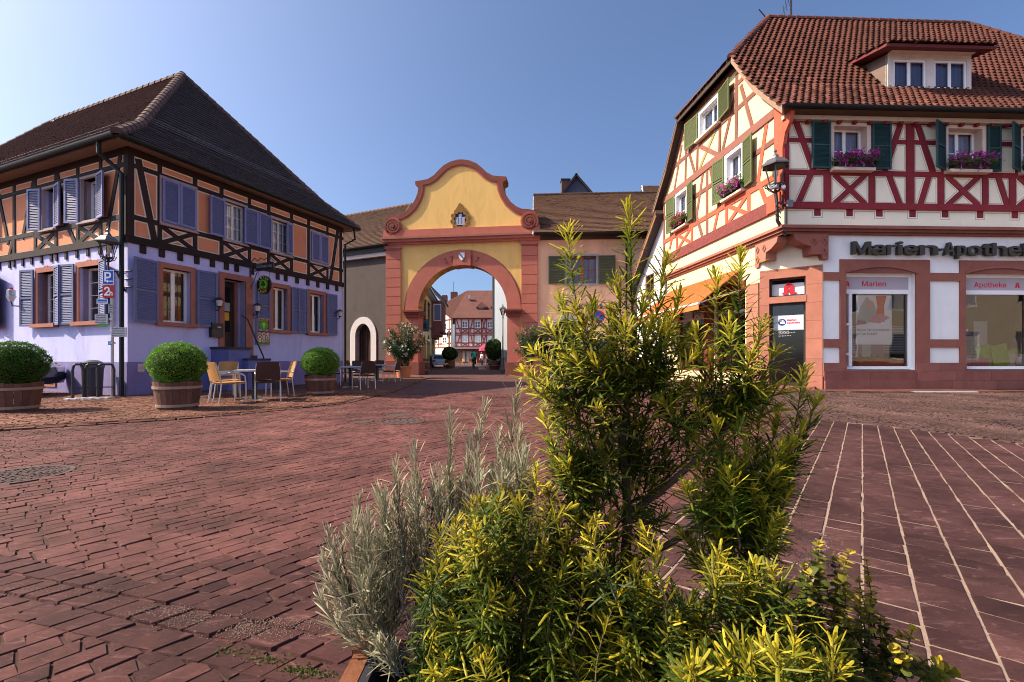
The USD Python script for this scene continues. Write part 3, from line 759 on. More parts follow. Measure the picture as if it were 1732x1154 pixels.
# door, deep in its stone surround
ring = sbox(D0 - .16, DZ0 - .42, D1 + .26, DZ1 + .17).difference(sbox(D0, -1, D1, DZ1))
obj('door_surround', AR.ext(ring, -.25, .04), SANDP, hA)
obj('door_reveal', [AR.box(D1 - .02, D1 + .02, DZ0, DZ1, -.42, -.251), AR.box(D0 - .02, D0 + .02, DZ0, DZ1, -.42, -.251), AR.box(D0, D1, DZ1 - .02, DZ1 + .03, -.42, -.251)], LAV, hA)
dr = obj('door', AR.box(D0 + .03, D1 - .12, DZ0, DZ1 - .03, -.42, -.36), M('dark_door_wood', (.028, .016, .012), .5, .3, 6, spec=.4), hA)
obj('door_glass', AR.box(D0 + .14, D1 - .24, DZ0 + .5, DZ1 - .2, -.359, -.352), DARKIN, dr)
obj('notice', AR.box(D0 + .24, D0 + .42, DZ0 + .85, DZ0 + 1.1, -.351, -.346), SIGNY, dr)
obj('notice', AR.box(D0 + .22, D0 + .44, DZ0 + 1.14, DZ0 + 1.4, -.351, -.346), GREYSG, dr)
obj('handle', AR.box(D0 + .08, D0 + .11, DZ0 + .95, DZ0 + 1.2, -.355, -.32), ALU, dr)
obj('door_frame', AR.ext(sbox(D1 - .12, DZ0, D1 - .021, DZ1 - .02), -.40, -.30), SANDP, hA)
# stairs beside the wall
L0, L1 = uR(590), uR(752)
STP = M('dark_blue_stair_wall', (.16, .17, .38), .9, .2, 2, dirt=.5)
CAP = M('dark_stair_stone', (.06, .052, .055), .8, .3, 6, bump=.2)
obj('stair_landing', AR.box(L0, L1, 0, DZ0 - .05, .013, .75), STP, hA); obj('landing_slab', AR.box(L0 - .03, L1 + .03, DZ0 - .05, DZ0 + .01, .005, .80), CAP, hA)
u = L1; z = DZ0 - .05
for k in range(6):
    z -= .18; obj('stair_step', AR.box(u + (.0 if k else .031), u + .26, 0, z, .013, .72), CAP, hA) if z > .05 else None; u += .26
obj('stair_cheek', AR.box(uR(697), uR(866), 0, .90, .755, .95), STP, hA); obj('cheek_slab', AR.box(uR(693), uR(868), .90, .96, .74, .97), CAP, hA)
obj('stair_cheek', AR.box(uR(868), uR(968), 0, .32, .755, .95), CAP, hA)
hr = [AR.P(L1 - .25, DZ0 + .95, .70), AR.P(L1 - .05, DZ0 + .85, .70), AR.P(uR(800), 1.55, .7), AR.P(uR(858), 1.02, .70), AR.P(uR(866), .62, .7)]
obj('handrail', tube(hr, .022, 6), IRON, hA)
# ---- left facade
wallL = sbox(-A_L, 0, 0, SB0 + .02)
GL = [(uL(236), uL(336)), (uL(486), uL(608)), (uL(-130), uL(-20)), (uL(-420), uL(-300))]
opl = [sbox(a, g_z0, b, g_z1) for a, b in GL]
CW = [(uL(270), uL(338), .24, .78), (uL(520), uL(608), .24, .78)]
gl = wallL.difference(unary_union(opl))
obj('wall', AL.ext(gl.intersection(sbox(-20, PLZ, 0.0, 9)), -.3, .0), LAV, hA)
obj('plinth', AL.ext(sbox(-A_L, 0, .012, PLZ).difference(unary_union([sbox(a, c, b, d) for a, b, c, d in CW])), -.3, .012), LAVD, hA)
for a, b, c, d in CW:
    obj('cellar_surround', AL.ext(sbox(a - .07, c - .06, b + .07, d + .07).difference(sbox(a, c, b, d)), -.1, .035), SANDP, hA)
    window(hA, AL, a, b, c, d, depth=.12, nu=2, nz=1, mull=.03, fw=.03, fmat=GREYF, name='cellar_window')
for i, (a, b) in enumerate(GL):
    surround(hA, AL, a, b, g_z0, g_z1, .14, back=-.24, arch=True)
    window(hA, AL, a, b, g_z0, g_z1, depth=.20, nu=2, nz=4, mull=.08, bar=.015)
    shutter(hA, AL, a - .14, g_z0 - .06, g_z1 + .1, .50, 170, w=.04); shutter(hA, AL, b + .10, g_z0 - .06, g_z1 + .1, .50, 12, w=.04)
wallLu = sbox(-A_L, SB0, 0, TP1)
WL = [(uL(272), uL(345), 4.56, 5.66), (uL(505), uL(603), 4.56, 5.66), (uL(-170), uL(-70), 4.56, 5.66), (uL(-500), uL(-400), 4.56, 5.66)]
ulo = unary_union([sbox(a, c, b, d) for a, b, c, d in WL])
obj('wall', AL.ext(wallLu.intersection(sbox(-99, 0, -.024, 99)).difference(ulo), -.3, -.022), LAV, hA)
it = [(sbox(-A_L, SB0, 0.05, SB1), TIMB, .03), (sbox(-A_L, TP0, 0.05, TP1), TIMB), (sbox(-.13, SB0, .05, TP1), TIMB)]
for x in (90, 218, 345, 478, 617, -60, -190, -330, -470):
    it.append((sbox(uL(x) - .06, SB0, uL(x) + .06, TP1), TIMB))
it += [(sbox(-A_L, MR0, 0, MR1), TIMB), (sbox(-A_L, UR0, 0, UR1), TIMB)]
for p, q in (((208, 740), (140, 1100)), ((-5, 820), (55, 1130)), ((352, 690), (405, 1010)), ((738, 590), (650, 1090)), ((408, 1000), (470, 1140))):
    it.append((seg(AL.uz(*z1(*p)), AL.uz(*z1(*q)), .13), TIMB))
for p, q in (((90, 1090), (60, 1200)),): it.append((seg(AL.uz(*z1(*p)), AL.uz(*z1(*q)), .12), TIMB))
for a, b in ((uL(225), uL(338)), (uL(484), uL(611)), (uL(-180), uL(-66)), (uL(-460), uL(-340))):
    it.append((seg((a, SB1), (b, MR0), .11), TIMB)); it.append((seg((a, MR0), (b, SB1), .11), TIMB))
for a in np.arange(-A_L + .8, -7, 2.1): it.append((seg((a, SB1), (a + .5, TP0), .13), TIMB))
tL = beams(hA, AL, it, None, wallLu.union(sbox(0, SB0, .05, TP1)), cutters=ulo.buffer(.06))
panels(hA, AL, wallLu, tL, ulo.buffer(.06, join_style='mitre'), ORANGE, .035, WHITEB)
for a, b, c, d in WL:
    obj('window_casing', AL.ext(sbox(a - .058, c - .058, b + .058, d + .058).difference(sbox(a, c, b, d)), -.24, .045), GREYF, hA)
    obj('window_sill', AL.put(bx(a - .08, b + .08, c - .10, c - .06, -.02, .11)), GREYF, hA)
    window(hA, AL, a, b, c, d, nu=2, nz=3, depth=.18, curtain=(0, 1), bar=.02)
    shutter(hA, AL, a - .06, c - .04, d + .02, .42, 165, w=.05, mat=SHUTL, smat=SHUT); shutter(hA, AL, b + .05, c - .04, d + .02, .44, 10, w=.05, mat=SHUTL, smat=SHUT)
for k, x in enumerate((0, 62, 90, 143, 198, 256, 317, 348, 407, 473, 540, 612, 683, -60, -120, -180)):
    u = uL(x); obj('joist_end', AL.box(u - .05, u + .05, 3.63, SB0 - .002, -.05, .03), TIMB, hA)
# back walls close the house
BA = Plane(Apt(A_W, 0, 0)[:2], dL); BB = Plane(Apt(A_W, A_L, 0)[:2], -dR)
obj('rear_wall', BA.box(.3, A_L, 0, TP1, -.3, 0), LAV, hA); obj('rear_wall', BB.box(.301, A_W - .301, 0, TP1, -.3, 0), LAV, hA)
obj('attic_floor', join([(np.array([Apt(.05, .05, 6.15), Apt(A_W - .05, .05, 6.15), Apt(A_W - .05, A_L - .05, 6.15), Apt(.05, A_L - .05, 6.15)]), np.array([[0, 2, 1], [0, 3, 2]]))]), DARKIN, hA)
# ---- roof A
o_ = .42; EZ, BZ, RZ = 6.26, 7.12, 11.07; IN = .98
E = [Apt(-o_, -o_, EZ), Apt(A_W + o_, -o_, EZ), Apt(A_W + o_, A_L + o_, EZ), Apt(-o_, A_L + o_, EZ)]
k = IN
Bk = [Apt(-o_ + k, -o_ + k, BZ), Apt(A_W + o_ - k, -o_ + k, BZ), Apt(A_W + o_ - k, A_L + o_ - k, BZ), Apt(-o_ + k, A_L + o_ - k, BZ)]
R0, R1 = Apt(A_W / 2, 3.9, RZ), Apt(A_W / 2, A_L - 3.9, RZ)
slopes = {'right_low': [E[0], E[1], Bk[1], Bk[0]], 'right': [Bk[0], Bk[1], R0], 'left_low': [E[3], E[0], Bk[0], Bk[3]], 'left': [Bk[3], Bk[0], R0, R1],
          'back_low': [E[1], E[2], Bk[2], Bk[1]], 'back': [Bk[1], Bk[2], R1, R0], 'far_low': [E[2], E[3], Bk[3], Bk[2]], 'far': [Bk[2], Bk[3], R1]}
roof = obj('roof', [roof_slab(p, .05) for p in slopes.values()], DECK, hA)
RT = np.random.default_rng(3)
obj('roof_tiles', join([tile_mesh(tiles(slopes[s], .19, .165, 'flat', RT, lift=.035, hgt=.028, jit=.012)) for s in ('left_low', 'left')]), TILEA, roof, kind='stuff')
obj('roof_tiles', join([tile_mesh(tiles(slopes[s], .19, .165, 'flat', RT, lift=.03, hgt=.026, jit=.004)) for s in ('right_low', 'right')]), TILEAD, roof, kind='stuff')  # slope away from the sun: shade put into a darker tile colour
obj('hip_tiles', join([ridge_caps(E[0], Bk[0], .13, .3), ridge_caps(Bk[0], R0, .13, .3), ridge_caps(E[1], Bk[1], .12, .3), ridge_caps(Bk[1], R0, .12, .3), ridge_caps(R0, R1, .13, .35), ridge_caps(Bk[3], R1, .13, .35)]), TILEA, roof, kind='stuff')
obj('soffit', [np_ for np_ in [(np.array([E[0] - [0, 0, .1], E[1] - [0, 0, .1], Apt(A_W, 0, 6.2), Apt(0, 0, 6.2)]), np.array([[0, 2, 1], [0, 3, 2]])), (np.array([E[3] - [0, 0, .1], E[0] - [0, 0, .1], Apt(0, 0, 6.2), Apt(0, A_L, 6.2)]), np.array([[0, 2, 1], [0, 3, 2]])),
     (np.array([E[1] - [0, 0, .1], E[2] - [0, 0, .1], Apt(A_W, A_L, 6.2), Apt(A_W, 0, 6.2)]), np.array([[0, 2, 1], [0, 3, 2]])), (np.array([E[2] - [0, 0, .1], E[3] - [0, 0, .1], Apt(0, A_L, 6.2), Apt(A_W, A_L, 6.2)]), np.array([[0, 2, 1], [0, 3, 2]]))]], SOFF, hA)
dn = np.array([0, 0, -.02])
for a, b in ((E[0], E[1]), (E[3], E[0])):
    out = np.cross((b - a) / np.linalg.norm(b - a), [0, 0, 1.0]) * .06
    obj('gutter', gutter(a + out + dn, b + out + dn, .085), GUT, hA)
    obj('fascia', [xf(join([(np.array([a, b, b - [0, 0, .14], a - [0, 0, .14]]), np.array([[0, 1, 2], [0, 2, 3]])), (np.array([a, b, b - [0, 0, .14], a - [0, 0, .14]]), np.array([[0, 2, 1], [0, 3, 2]]))]))], SOFF, hA)
# snow guards
def snow_guard(a, b, nrm, name='snow_guard'):
    a, b = np.asarray(a), np.asarray(b); d = b - a; L = np.linalg.norm(d); d /= L; ms = []
    for h in (.06, .115, .17): ms.append(tube([a + nrm * h, b + nrm * h], .006, 4))
    for i in range(int(L / .14) + 1): p = a + d * i * .14; ms.append(tube([p + nrm * .05, p + nrm * .18], .005, 4))
    for i in range(int(L / 1.3) + 1): p = a + d * i * 1.3; ms.append(tube([p - nrm * .02, p + nrm * .2], .014, 4))
    return obj(name, join(ms), M('zinc_guard', (.22, .21, .23), .5, .2, 10, metal=.5), hA)
nr = roof_frame(slopes['right'])[3]; nl = roof_frame(slopes['left_low'])[3]
snow_guard(Bk[0] + (R0 - Bk[0]) * .06, Bk[1] + (R0 - Bk[1]) * .06, nr); snow_guard(E[0] * .75 + Bk[0] * .25, E[3] * .75 + Bk[3] * .25, nl)
# downpipes
c0 = E[0] + [.0, 0, -.05]
dp = [Apt(-o_ - .02, .30, EZ - .1), Apt(-o_ - .02, .30, EZ - .35), Apt(-.25, .25, 5.75), Apt(-.09, .07, 5.5), Apt(-.09, .07, .02)]
# note: a negative 'a' stands outside the left facade
obj('downpipe', tube(dp, .05, 8), GUT, hA)
obj('downpipe', tube([Apt(A_W + o_ - .3, -o_ - .03, EZ - .1), Apt(A_W + .3, -.35, 5.8), Apt(A_W + .06, -.06, 5.55), Apt(A_W + .06, -.06, 0)], .04, 8), GUT, hA)
text(AR, '43', AR.u(357.5), 2.62, .22, .001, IRON, hA, name='house_number', depth=.02)
obj('hydrant_plate', AR.box(AR.u(232), AR.u(243), .62, .82, .013, .03), PALE, hA); text(AR, '100', AR.u(233.5), .70, .05, .031, SIGNR, hA, name='plate_lettering', depth=.002)
# ================================================================== TOWN GATE
gate = thing('town_gate', 'yellow baroque town gate with red stone arch and scrolled gable', 'gate')
GP = Plane(((779 - CX) / F_PX * 26.0, 26.0), (.9919, -.127))
g5 = lambda x, y: (560 + x * .3554, 250 + y * .3554)
def gz(x, y): return tuple(GP.uz(*g5(x, y)))
# the gable outline is symmetric about the middle: measure the left half and mirror it
mid = (gz(297, 376)[0] + gz(945, 352)[0]) / 2
def gl_(x, y): u, z = gz(x, y); return (u - mid, z)
out = [gl_(x, y) for x, y in ((268, 332), (300, 321), (330, 317), (355, 304), (382, 279), (402, 245), (413, 215), (417, 186), (402, 178), (401, 161), (440, 155), (462, 150), (490, 132), (512, 108), (538, 84), (570, 67), (600, 59), (623, 56.5))]
out[-1] = (0.0, out[-1][1])
GT = gl_(333, 404)[1]          # foot of the gable
left = out
full = left + [(-u, z) for u, z in left[::-1][1:]]
full = [(u + mid, z) for u, z in full]
Wg = abs(gl_(262, 400)[0])
ped = Polygon([(mid - Wg + .25, GT)] + full + [(mid + Wg - .25, GT)]).buffer(0)
ped = ped.buffer(.02).buffer(-.02)
cop = ped.difference(ped.buffer(-.30)).intersection(sbox(-20, GT + .55, 20, 40))
cop_in = ped.difference(ped.buffer(-.38)).intersection(sbox(-20, GT + .55, 20, 40)).difference(cop)
THK = 1.0
obj('gable', GP.ext(ped.difference(ped.buffer(-.30).intersection(sbox(-20, -9, 20, 40))).union(ped), -.9, -.02), YEL, gate)
obj('coping', GP.ext(cop, -.96, .05), GREDD, gate); obj('coping_moulding', GP.ext(cop_in, -.5, .015), GRED, gate)
# scroll volutes
for sg in (-1, 1):
    cu = mid + sg * abs(gl_(297, 376)[0]); cz = (gz(297, 376)[1] + gz(945, 352)[1]) / 2 - .0
    o = obj('volute', GP.put(xf(ext(disc(.52, 36), -.95, .12), None, (cu, cz, 0))), GRED, gate)
    sp = [(cu + sg * r * math.cos(a) * -1, cz + r * math.sin(a)) for a in np.linspace(.4, 2 * math.pi * 2.6, 80) for r in [.08 + .40 * (a / (2 * math.pi * 2.6))]]
    obj('spiral', GP.ext(LineString(sp).buffer(.05), .12, .17), GREDD, o)
    obj('eye', GP.put(xf(ext(disc(.1, 16), .12, .2), None, (cu, cz, 0))), GREDD, o)
# cornice between gable and arch: stacked mouldings
zc0, zc1 = gl_(262, 466)[1], GT + .12
Wc = abs(gl_(255, 455)[0])
for a, b, pr in ((zc0, zc0 + .14, .14), (zc0 + .14, zc0 + .30, .24), (zc0 + .30, zc0 + .42, .32), (zc0 + .42, zc1, .12)):
    obj('cornice', GP.box(mid - Wc - pr * .3, mid + Wc + pr * .3, a, b, -.92, pr), GRED if pr != .32 else SANDP, gate)
# wall with the arched opening
ou0, ou1 = gz(415, 800)[0], gz(838, 800)[0]; oc = (ou0 + ou1) / 2; orad = (ou1 - ou0) / 2
ospr = gl_(619, 772)[1]; ratio = (gz(619, 557)[1] - ospr) / orad
def arch(r, extra=0):
    a = np.linspace(0, math.pi, 49)
    return Polygon([(oc + r * math.cos(t), ospr + (r * ratio if not extra else (orad * ratio + extra)) * math.sin(t)) for t in a] + [(oc - r, -.5), (oc + r, -.5)])
opening = arch(orad)
pil0 = (gl_(262, 700)[0] + mid, gl_(333, 700)[0] + mid); pilw = pil0[1] - pil0[0]
Wp = mid - pil0[0]
wallg = sbox(mid - Wp, 0, mid + Wp, zc0).difference(opening)
RING = .80
ringp = arch(orad + RING, RING).difference(opening).intersection(sbox(-20, ospr, 20, 40))
pier0 = sbox(oc - orad - RING * .92, 0, oc - orad, ospr); pier1 = sbox(oc + orad, 0, oc + orad + RING * .92, ospr)
obj('wall', GP.ext(wallg.difference(pier0).difference(pier1), -.9, -.01), YEL, gate)
nv = 15
obj('arch_ring', GP.ext(ringp.difference(sbox(oc - .52, ospr, oc + .52, 40)).union(Polygon()), -.88, .03), GRED, gate)
ks = sbox(oc - .52, ospr, oc + .52, 40).intersection(arch(orad + RING + .05, RING + .05).difference(arch(orad - .04, -.04)))
kst = obj('keystone', GP.ext(ks, -.93, .10), GRED, gate)
sh = Polygon([(-.17, .22), (.17, .22), (.17, -.02), (.1, -.16), (0, -.24), (-.1, -.16), (-.17, -.02)])
kz = ospr + orad * ratio + .46
obj('shield', GP.put(xf(ext(sh, .10, .13), None, (oc, kz, 0))), SIGNW, kst)
obj('shield_bend', GP.put(xf(ext(seg((-.16, .2), (.13, -.15), .09).intersection(sh), .13, .136), None, (oc, kz, 0))), BLUESH, kst)
obj('arch_edge', GP.ext(arch(orad + RING + .09, RING + .09).difference(arch(orad + RING + .005, RING + .005)).intersection(sbox(-20, ospr, 20, 40)), -.2, .0), SANDP, gate)
for ch, dx in (('1', -.98), ('7', -.62), ('8', .52), ('7', .88)):
    a = math.asin(dx / (orad + .4)); r = orad + .28
    m = meshkit.text_mesh(ch, .30, .015); v = np.array(m.vertices); v[:, 0] -= v[:, 0].mean(); R = rz(-a); v = v @ R.T
    v += [oc + r * math.sin(a), ospr + r * ratio * math.cos(a) - .02, .03]
    obj('year_numeral', GP.put((v, np.array(m.faces))), GREDD, gate)
for s, pr in ((-1, pier0), (1, pier1)):
    x0, _, x1, _ = pr.bounds
    z = .75
    obj('pier', GP.box(x0, x1, .75, ospr - .40, -.88, .028), GRED, gate)
    obj('pier_base', GP.box(x0 - .10, x1 + (.10 if s < 0 else .1), 0, .75, -.95, .22), SAND, gate)
    obj('impost', [GP.box(x0 - .05, x1 + .05, ospr - .40, ospr - .22, -.92, .14), GP.box(x0 - .10, x1 + .10, ospr - .22, ospr - .1, -.95, .20), GP.box(x0 - .15, x1 + .15, ospr - .1, ospr + .0, -.97, .26)], GREDD, gate)
    # rusticated pilaster at the outer edge
    a = mid + s * Wp; b = a - s * pilw; z = 0.0; h = (zc0) / 14
    obj('pilaster_base', GP.box(min(a, b) - .08, max(a, b) + .08, 0, .80, -.94, .26), SAND, gate)
    z = .80
    while z < zc0 - .2:
        zz = min(z + h, zc0 - .22); obj('pilaster_block', GP.box(min(a, b), max(a, b), z + .014, zz - .014, -.9, .06), GRED, gate)
        z += h
    obj('pilaster_joint', GP.box(min(a, b) + .03, max(a, b) - .03, .8, zc0 - .2, -.9, .03), GREDD, gate)
    obj('pilaster_capital', GP.box(min(a, b) - .05, max(a, b) + .05, zc0 - .22, zc0, -.9, .10), GRED, gate)
    obj('plinth_band', GP.box(min(x0, x1) - .0 if s > 0 else max(a, b) + .08, max(x0, x1) if s < 0 else min(a, b) - .08, 0, .70, -.9, .02), SAND, gate) if False else None
    f0, f1 = (max(a, b), x0) if s < 0 else (x1, min(a, b))
    obj('plinth_band', GP.box(f0 + .081, f1 - .101, 0, .70, -.9, .03), SAND, gate)
# coat of arms
ca = gz(617, 342); cu = mid; cz = ca[1]
em = thing('coat_of_arms', 'gilded coat of arms with dark towers on the yellow gate gable', 'coat of arms')
el = lambda a, b, n=36: Polygon([(a * math.cos(t), b * math.sin(t)) for t in np.linspace(0, 2 * math.pi, n, endpoint=False)])
sc = unary_union([el(.44, .50).difference(el(.33, .40))] + [Point(.40 * math.cos(t), .46 * math.sin(t)).buffer(.12).difference(Point(.43 * math.cos(t), .49 * math.sin(t)).buffer(.045)) for t in np.linspace(.2, 6.48, 11)] + [Polygon([(-.22, .45), (0, .78), (.22, .45)]).buffer(.05), Point(0, .74).buffer(.09), Polygon([(-.2, -.45), (0, -.74), (.2, -.45)]).buffer(.05)])
plc = lambda p, w0, w1: GP.put(xf(ext(affinity.scale(p, 1.15, 1.15, origin=(0, 0)), w0, w1), None, (cu, cz, 0)))
obj('cartouche', plc(sc, -.06, .04), GOLD, em); obj('field', plc(el(.34, .41), -.06, .0), M('dark_blue_enamel', (.035, .04, .10), .5, .2, 12), em)
tw = unary_union([sbox(-.24, -.22, -.10, .08), sbox(-.07, -.22, .07, .24), sbox(.10, -.22, .24, .08), sbox(-.26, .08, -.08, .12), sbox(.08, .08, .26, .12), sbox(-.09, .24, .09, .28), sbox(-.27, -.28, .27, -.22)])
obj('towers', plc(tw, 0, .02), M('pale_blue_enamel', (.38, .40, .50), .5, .1), em)

# ================================================================== HOUSE B: the pharmacy
hB = thing('pharmacy_house', 'cream and dark red half-timbered corner house with pharmacy below and red tiled roof', 'house')
CB = np.array([8.06, 13.14]); dB = np.array([.99924, .039]); dB /= np.linalg.norm(dB); dG = np.array([-.1021, .9948]); dG /= np.linalg.norm(dG)
BF = Plane(CB, dB); BG = Plane(CB, -dG)           # BG: u negative away from the corner
b4 = lambda x, y: (1320 + x * .2379, 180 + y * .2379)
b1 = lambda x, y: (1080 + x * .29466, 80 + y * .29466)
b5 = lambda x, y: (1380 + x * .26, 380 + y * .26)
def Bpt(a, c, z): q = CB + dB * a + dG * c; return np.array([q[0], q[1], z])
BL = 15.6; BD = 8.08
uB = lambda x: BF.u(1320 + x * .2379)
zB = lambda y: CAM_H + (HY - (180 + y * .2379)) / F_PX * (CB[1] + .12)
Z_par0, Z_b0, Z_b1, Z_s0, Z_s1, Z_r0, Z_r1, Z_t0, Z_t1 = zB(862), zB(738), zB(692), zB(498), zB(462), zB(268), zB(238), zB(128), 8.22
wallBu = sbox(0, Z_par0, BL, Z_t1)
WB = [(uB(352), uB(628)), (uB(1162), uB(1444)), (uB(1690), uB(1960)), (uB(2480), uB(2750)), (uB(3200), uB(3470))]
wz0, wz1 = Z_s1 + .02, Z_t0 - .0
upb = [sbox(a, wz0, b, wz1) for a, b in WB]; upo = unary_union(upb)
obj('wall', BF.ext(wallBu.intersection(sbox(.024, 0, 99, 99)).difference(upo), -.3, -.022), CREAM, hB)
it = [(sbox(0, Z_b0, BL, Z_b1), REDT, .03), (sbox(0, Z_t0, BL, Z_t1), REDT), (sbox(0, Z_b0, uB(58), Z_t1), REDT), (sbox(uB(890), Z_b0, uB(948), Z_t1), REDT), (sbox(uB(2190), Z_b0, uB(2250), Z_t1), REDT), (sbox(0, Z_s0, BL, Z_s1), REDT)]
for x0, x1 in ((305, 357), (625, 668), (1115, 1160), (1432, 1472), (1622, 1668), (1960, 2010), (2430, 2480), (2750, 2800), (3150, 3200)):
    it.append((sbox(uB(x0), Z_b0, uB(x1), Z_s0), REDT))
for x0, x1 in ((330, 352), (628, 650), (1140, 1162), (1444, 1466), (1668, 1690), (1960, 1985)):
    it.append((sbox(uB(x0), Z_s0, uB(x1), Z_t1), REDT))
it.append((sbox(0, Z_r0, BL, Z_r1), REDT))
zz = lambda p: (uB(p[0]), zB(p[1]))
for p, q in (((108, 120), (238, 480)), ((215, 490), (125, 700)), ((855, 115), (735, 480)), ((770, 490), (850, 705)), ((968, 115), (1085, 480)), ((1055, 490), (990, 705)), ((1545, 490), (1615, 710)), ((2080, 490), (2000, 705)), ((2150, 115), (2030, 480)), ((2290, 115), (2400, 480)), ((2380, 490), (2290, 705))):
    it.append((seg(zz(p), zz(q), .17), REDT))
for x0, x1 in ((357, 625), (1160, 1432), (1668, 1960), (2480, 2750)):
    it.append((seg((uB(x0 + 25), Z_s0 + .02), (uB(x1 - 25), Z_b1 - .02), .15), REDT)); it.append((seg((uB(x0 + 25), Z_b1 - .02), (uB(x1 - 25), Z_s0 + .02), .15), REDT))
tB = beams(hB, BF, it, None, sbox(0, Z_b0, BL, Z_t1), cutters=upo.buffer(.002))
panels(hB, BF, sbox(0, Z_b1, BL, Z_t0), tB, upo.buffer(.004), CREAM, .035, CREAM, line=.012)
# parapet under the beam, with the notches of the joist ends
nots = [uB(x) for x in (262, 490, 702, 938, 1170, 1418, 1665, 1910, 2150, 2400, 2650)]
par = sbox(0, Z_par0, BL, Z_b0).difference(unary_union([sbox(u - .10, Z_b0 - .20, u + .10, Z_b0 + .1) for u in nots]))
pin = par.buffer(-.045, join_style='mitre'); pi2 = par.buffer(-.057, join_style='mitre')
pp = obj('parapet', BF.ext(pi2, -.022, .004), CREAM, hB); obj('border', BF.ext(par.difference(pin), -.022, .004), CREAM, pp); obj('line', BF.ext(pin.difference(pi2), -.022, .001), DLINE, pp)
for u in nots: obj('joist_end', BF.box(u - .098, u + .098, Z_b0 - .19, Z_b0 - .002, -.02, .012), REDT, hB)
CASE = M('cream_window_casing', (.62, .49, .40), .75, .1, 5)
for i, (a, b) in enumerate(WB):
    obj('window_casing', BF.ext(sbox(a - .03, wz0, b + .03, wz1).difference(sbox(a + .09, wz0, b - .09, wz1 - .10)), -.26, .05), CASE, hB)
    obj('window_sill', BF.put(bx(a - .03, b + .03, wz0 - .09, wz0 - .002, -.1, .22)), CASE, hB)
    window(hB, BF, a + .09, b - .09, wz0, wz1 - .10, depth=.20, nu=2, nz=2, mull=.10, fw=.06, curtain=(0, 1, M('grey_net_curtain', (.34, .36, .45), .9, .2, 14)), bar=.03)
    lw = .58
    shutter(hB, BF, a - .04, wz0 + .0, wz1 - .0, lw, 178 if i == 0 else 155, w=.06, mat=GREENS, slat=.036)
    if i < 2: shutter(hB, BF, b + .04, wz0, wz1 - .0, .56 if i == 0 else .40, 3, w=.06, mat=GREENS, slat=.036)
    else: shutter(hB, BF, b + .04, wz0, wz1, .5, 4, w=.06, mat=GREENS, slat=.036)
# ---- gable wall
gE, gHip = 8.22, 11.30
def gtop(c):
    """underside of the roof over the gable at depth c"""
    c = min(c, BD - c); return 8.22 + 1.085 * (c + .4) if c < .9 else 9.63 + 1.45 * (c - .9)
gp = [(0.0, Z_par0), (0.0, gtop(0) - .06), (-.9, gtop(.9) - .06), (-2.07, gHip - .05), (-(BD - 2.07), gHip - .05), (-(BD - .9), gtop(.9) - .06), (-BD, gtop(0) - .06), (-BD, Z_par0)]
wallG = Polygon(gp)
GW = []
def wq(x0, x1, y0, y1, y0b, y1b):
    a = BG.uz(*b1(x0, y0)); b = BG.uz(*b1(x1, y1)); return a, b
W1a, W1b = BG.u(b1(508, 0)[0]), BG.u(b1(605, 0)[0]); w1z0 = BG.z(*b1(508, 868)); w1z1 = BG.z(*b1(508, 632))
W2a, W2b = BG.u(b1(220, 0)[0]), BG.u(b1(284, 0)[0]); w2z0 = w1z0; w2z1 = w1z1
W3a, W3b = BG.u(b1(355, 0)[0]), BG.u(b1(466, 0)[0]); w3z0 = BG.z(*b1(355, 528)); w3z1 = BG.z(*b1(355, 385))
GWin = [(W1a, W1b, w1z0, w1z1), (W2a, W2b, w2z0, w2z1), (W3a, W3b, w3z0, w3z1)]
gopen = unary_union([sbox(a, c, b, d) for a, b, c, d in GWin])
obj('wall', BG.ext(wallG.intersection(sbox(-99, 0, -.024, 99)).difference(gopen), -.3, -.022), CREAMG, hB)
gm0, gm1 = 8.32, 8.58; gb0, gb1 = Z_b0, Z_b0 + .40; gs = 6.50; gr = 7.62
it = [(sbox(-BD, gb0, 0, gb1), M('flaking_red_sill_beam', (.20, .055, .05), .9, .5, 10, 70, bump=.7, bscale=60, col2=(.09, .03, .03)), .05), (sbox(-.36, Z_b0, 0, gm0 + .3), REDB, .03), (sbox(-BD, gm0, 0, gm1), REDG, .03),
      (LineString([(0, gtop(0) - .1), (-.9, gtop(.9) - .14), (-2.07, gHip - .15), (-(BD - 2.07), gHip - .15), (-(BD - .9), gtop(.9) - .14), (-BD, gtop(0) - .1)]).buffer(.14, cap_style='flat'), REDG, .02), (sbox(-BD, Z_b0, -BD + .16, gm0), REDG)]
def gs_(x0, y0, x1, y1, w, m): it.append((seg(BG.uz(*b1(x0, y0)), BG.uz(*b1(x1, y1)), w), m))
for x in (395,): gs_(x, 700, x, 1130, .15, REDG)
for x in (508, 636): gs_(x, 800, x, 1060, .15, REDB)
for x in (222, 308): gs_(x, 1000, x, 1170, .15, REDB)
gs_(740, 420, 688, 775, .15, REDB); gs_(692, 775, 752, 935, .15, REDB); gs_(412, 680, 445, 860, .15, REDG); gs_(468, 900, 425, 1100, .15, REDB)
gs_(338, 980, 380, 1130, .15, REDG); gs_(160, 880, 184, 1000, .14, REDB); gs_(200, 1070, 180, 1160, .14, REDB); gs_(372, 720, 330, 1000, .15, REDG)
it += [(sbox(-BD, gs - .09, 0, gs + .09), REDB), (sbox(-BD, gr - .08, 0, gr + .08), REDG)]
a, b = BG.u(b1(515, 0)[0]), BG.u(b1(630, 0)[0])
for a, b in ((a, b), (BG.u(b1(226, 0)[0]), BG.u(b1(305, 0)[0]))):
    it += [(seg((a, gs - .05), (b, gb1), .13), REDB), (seg((a, gb1), (b, gs - .05), .13), REDB)]
gs_(567, 150, 562, 560, .15, REDG); gs_(470, 430, 466, 640, .15, REDG); gs_(342, 540, 337, 730, .15, REDG); gs_(275, 580, 270, 790, .15, REDG)
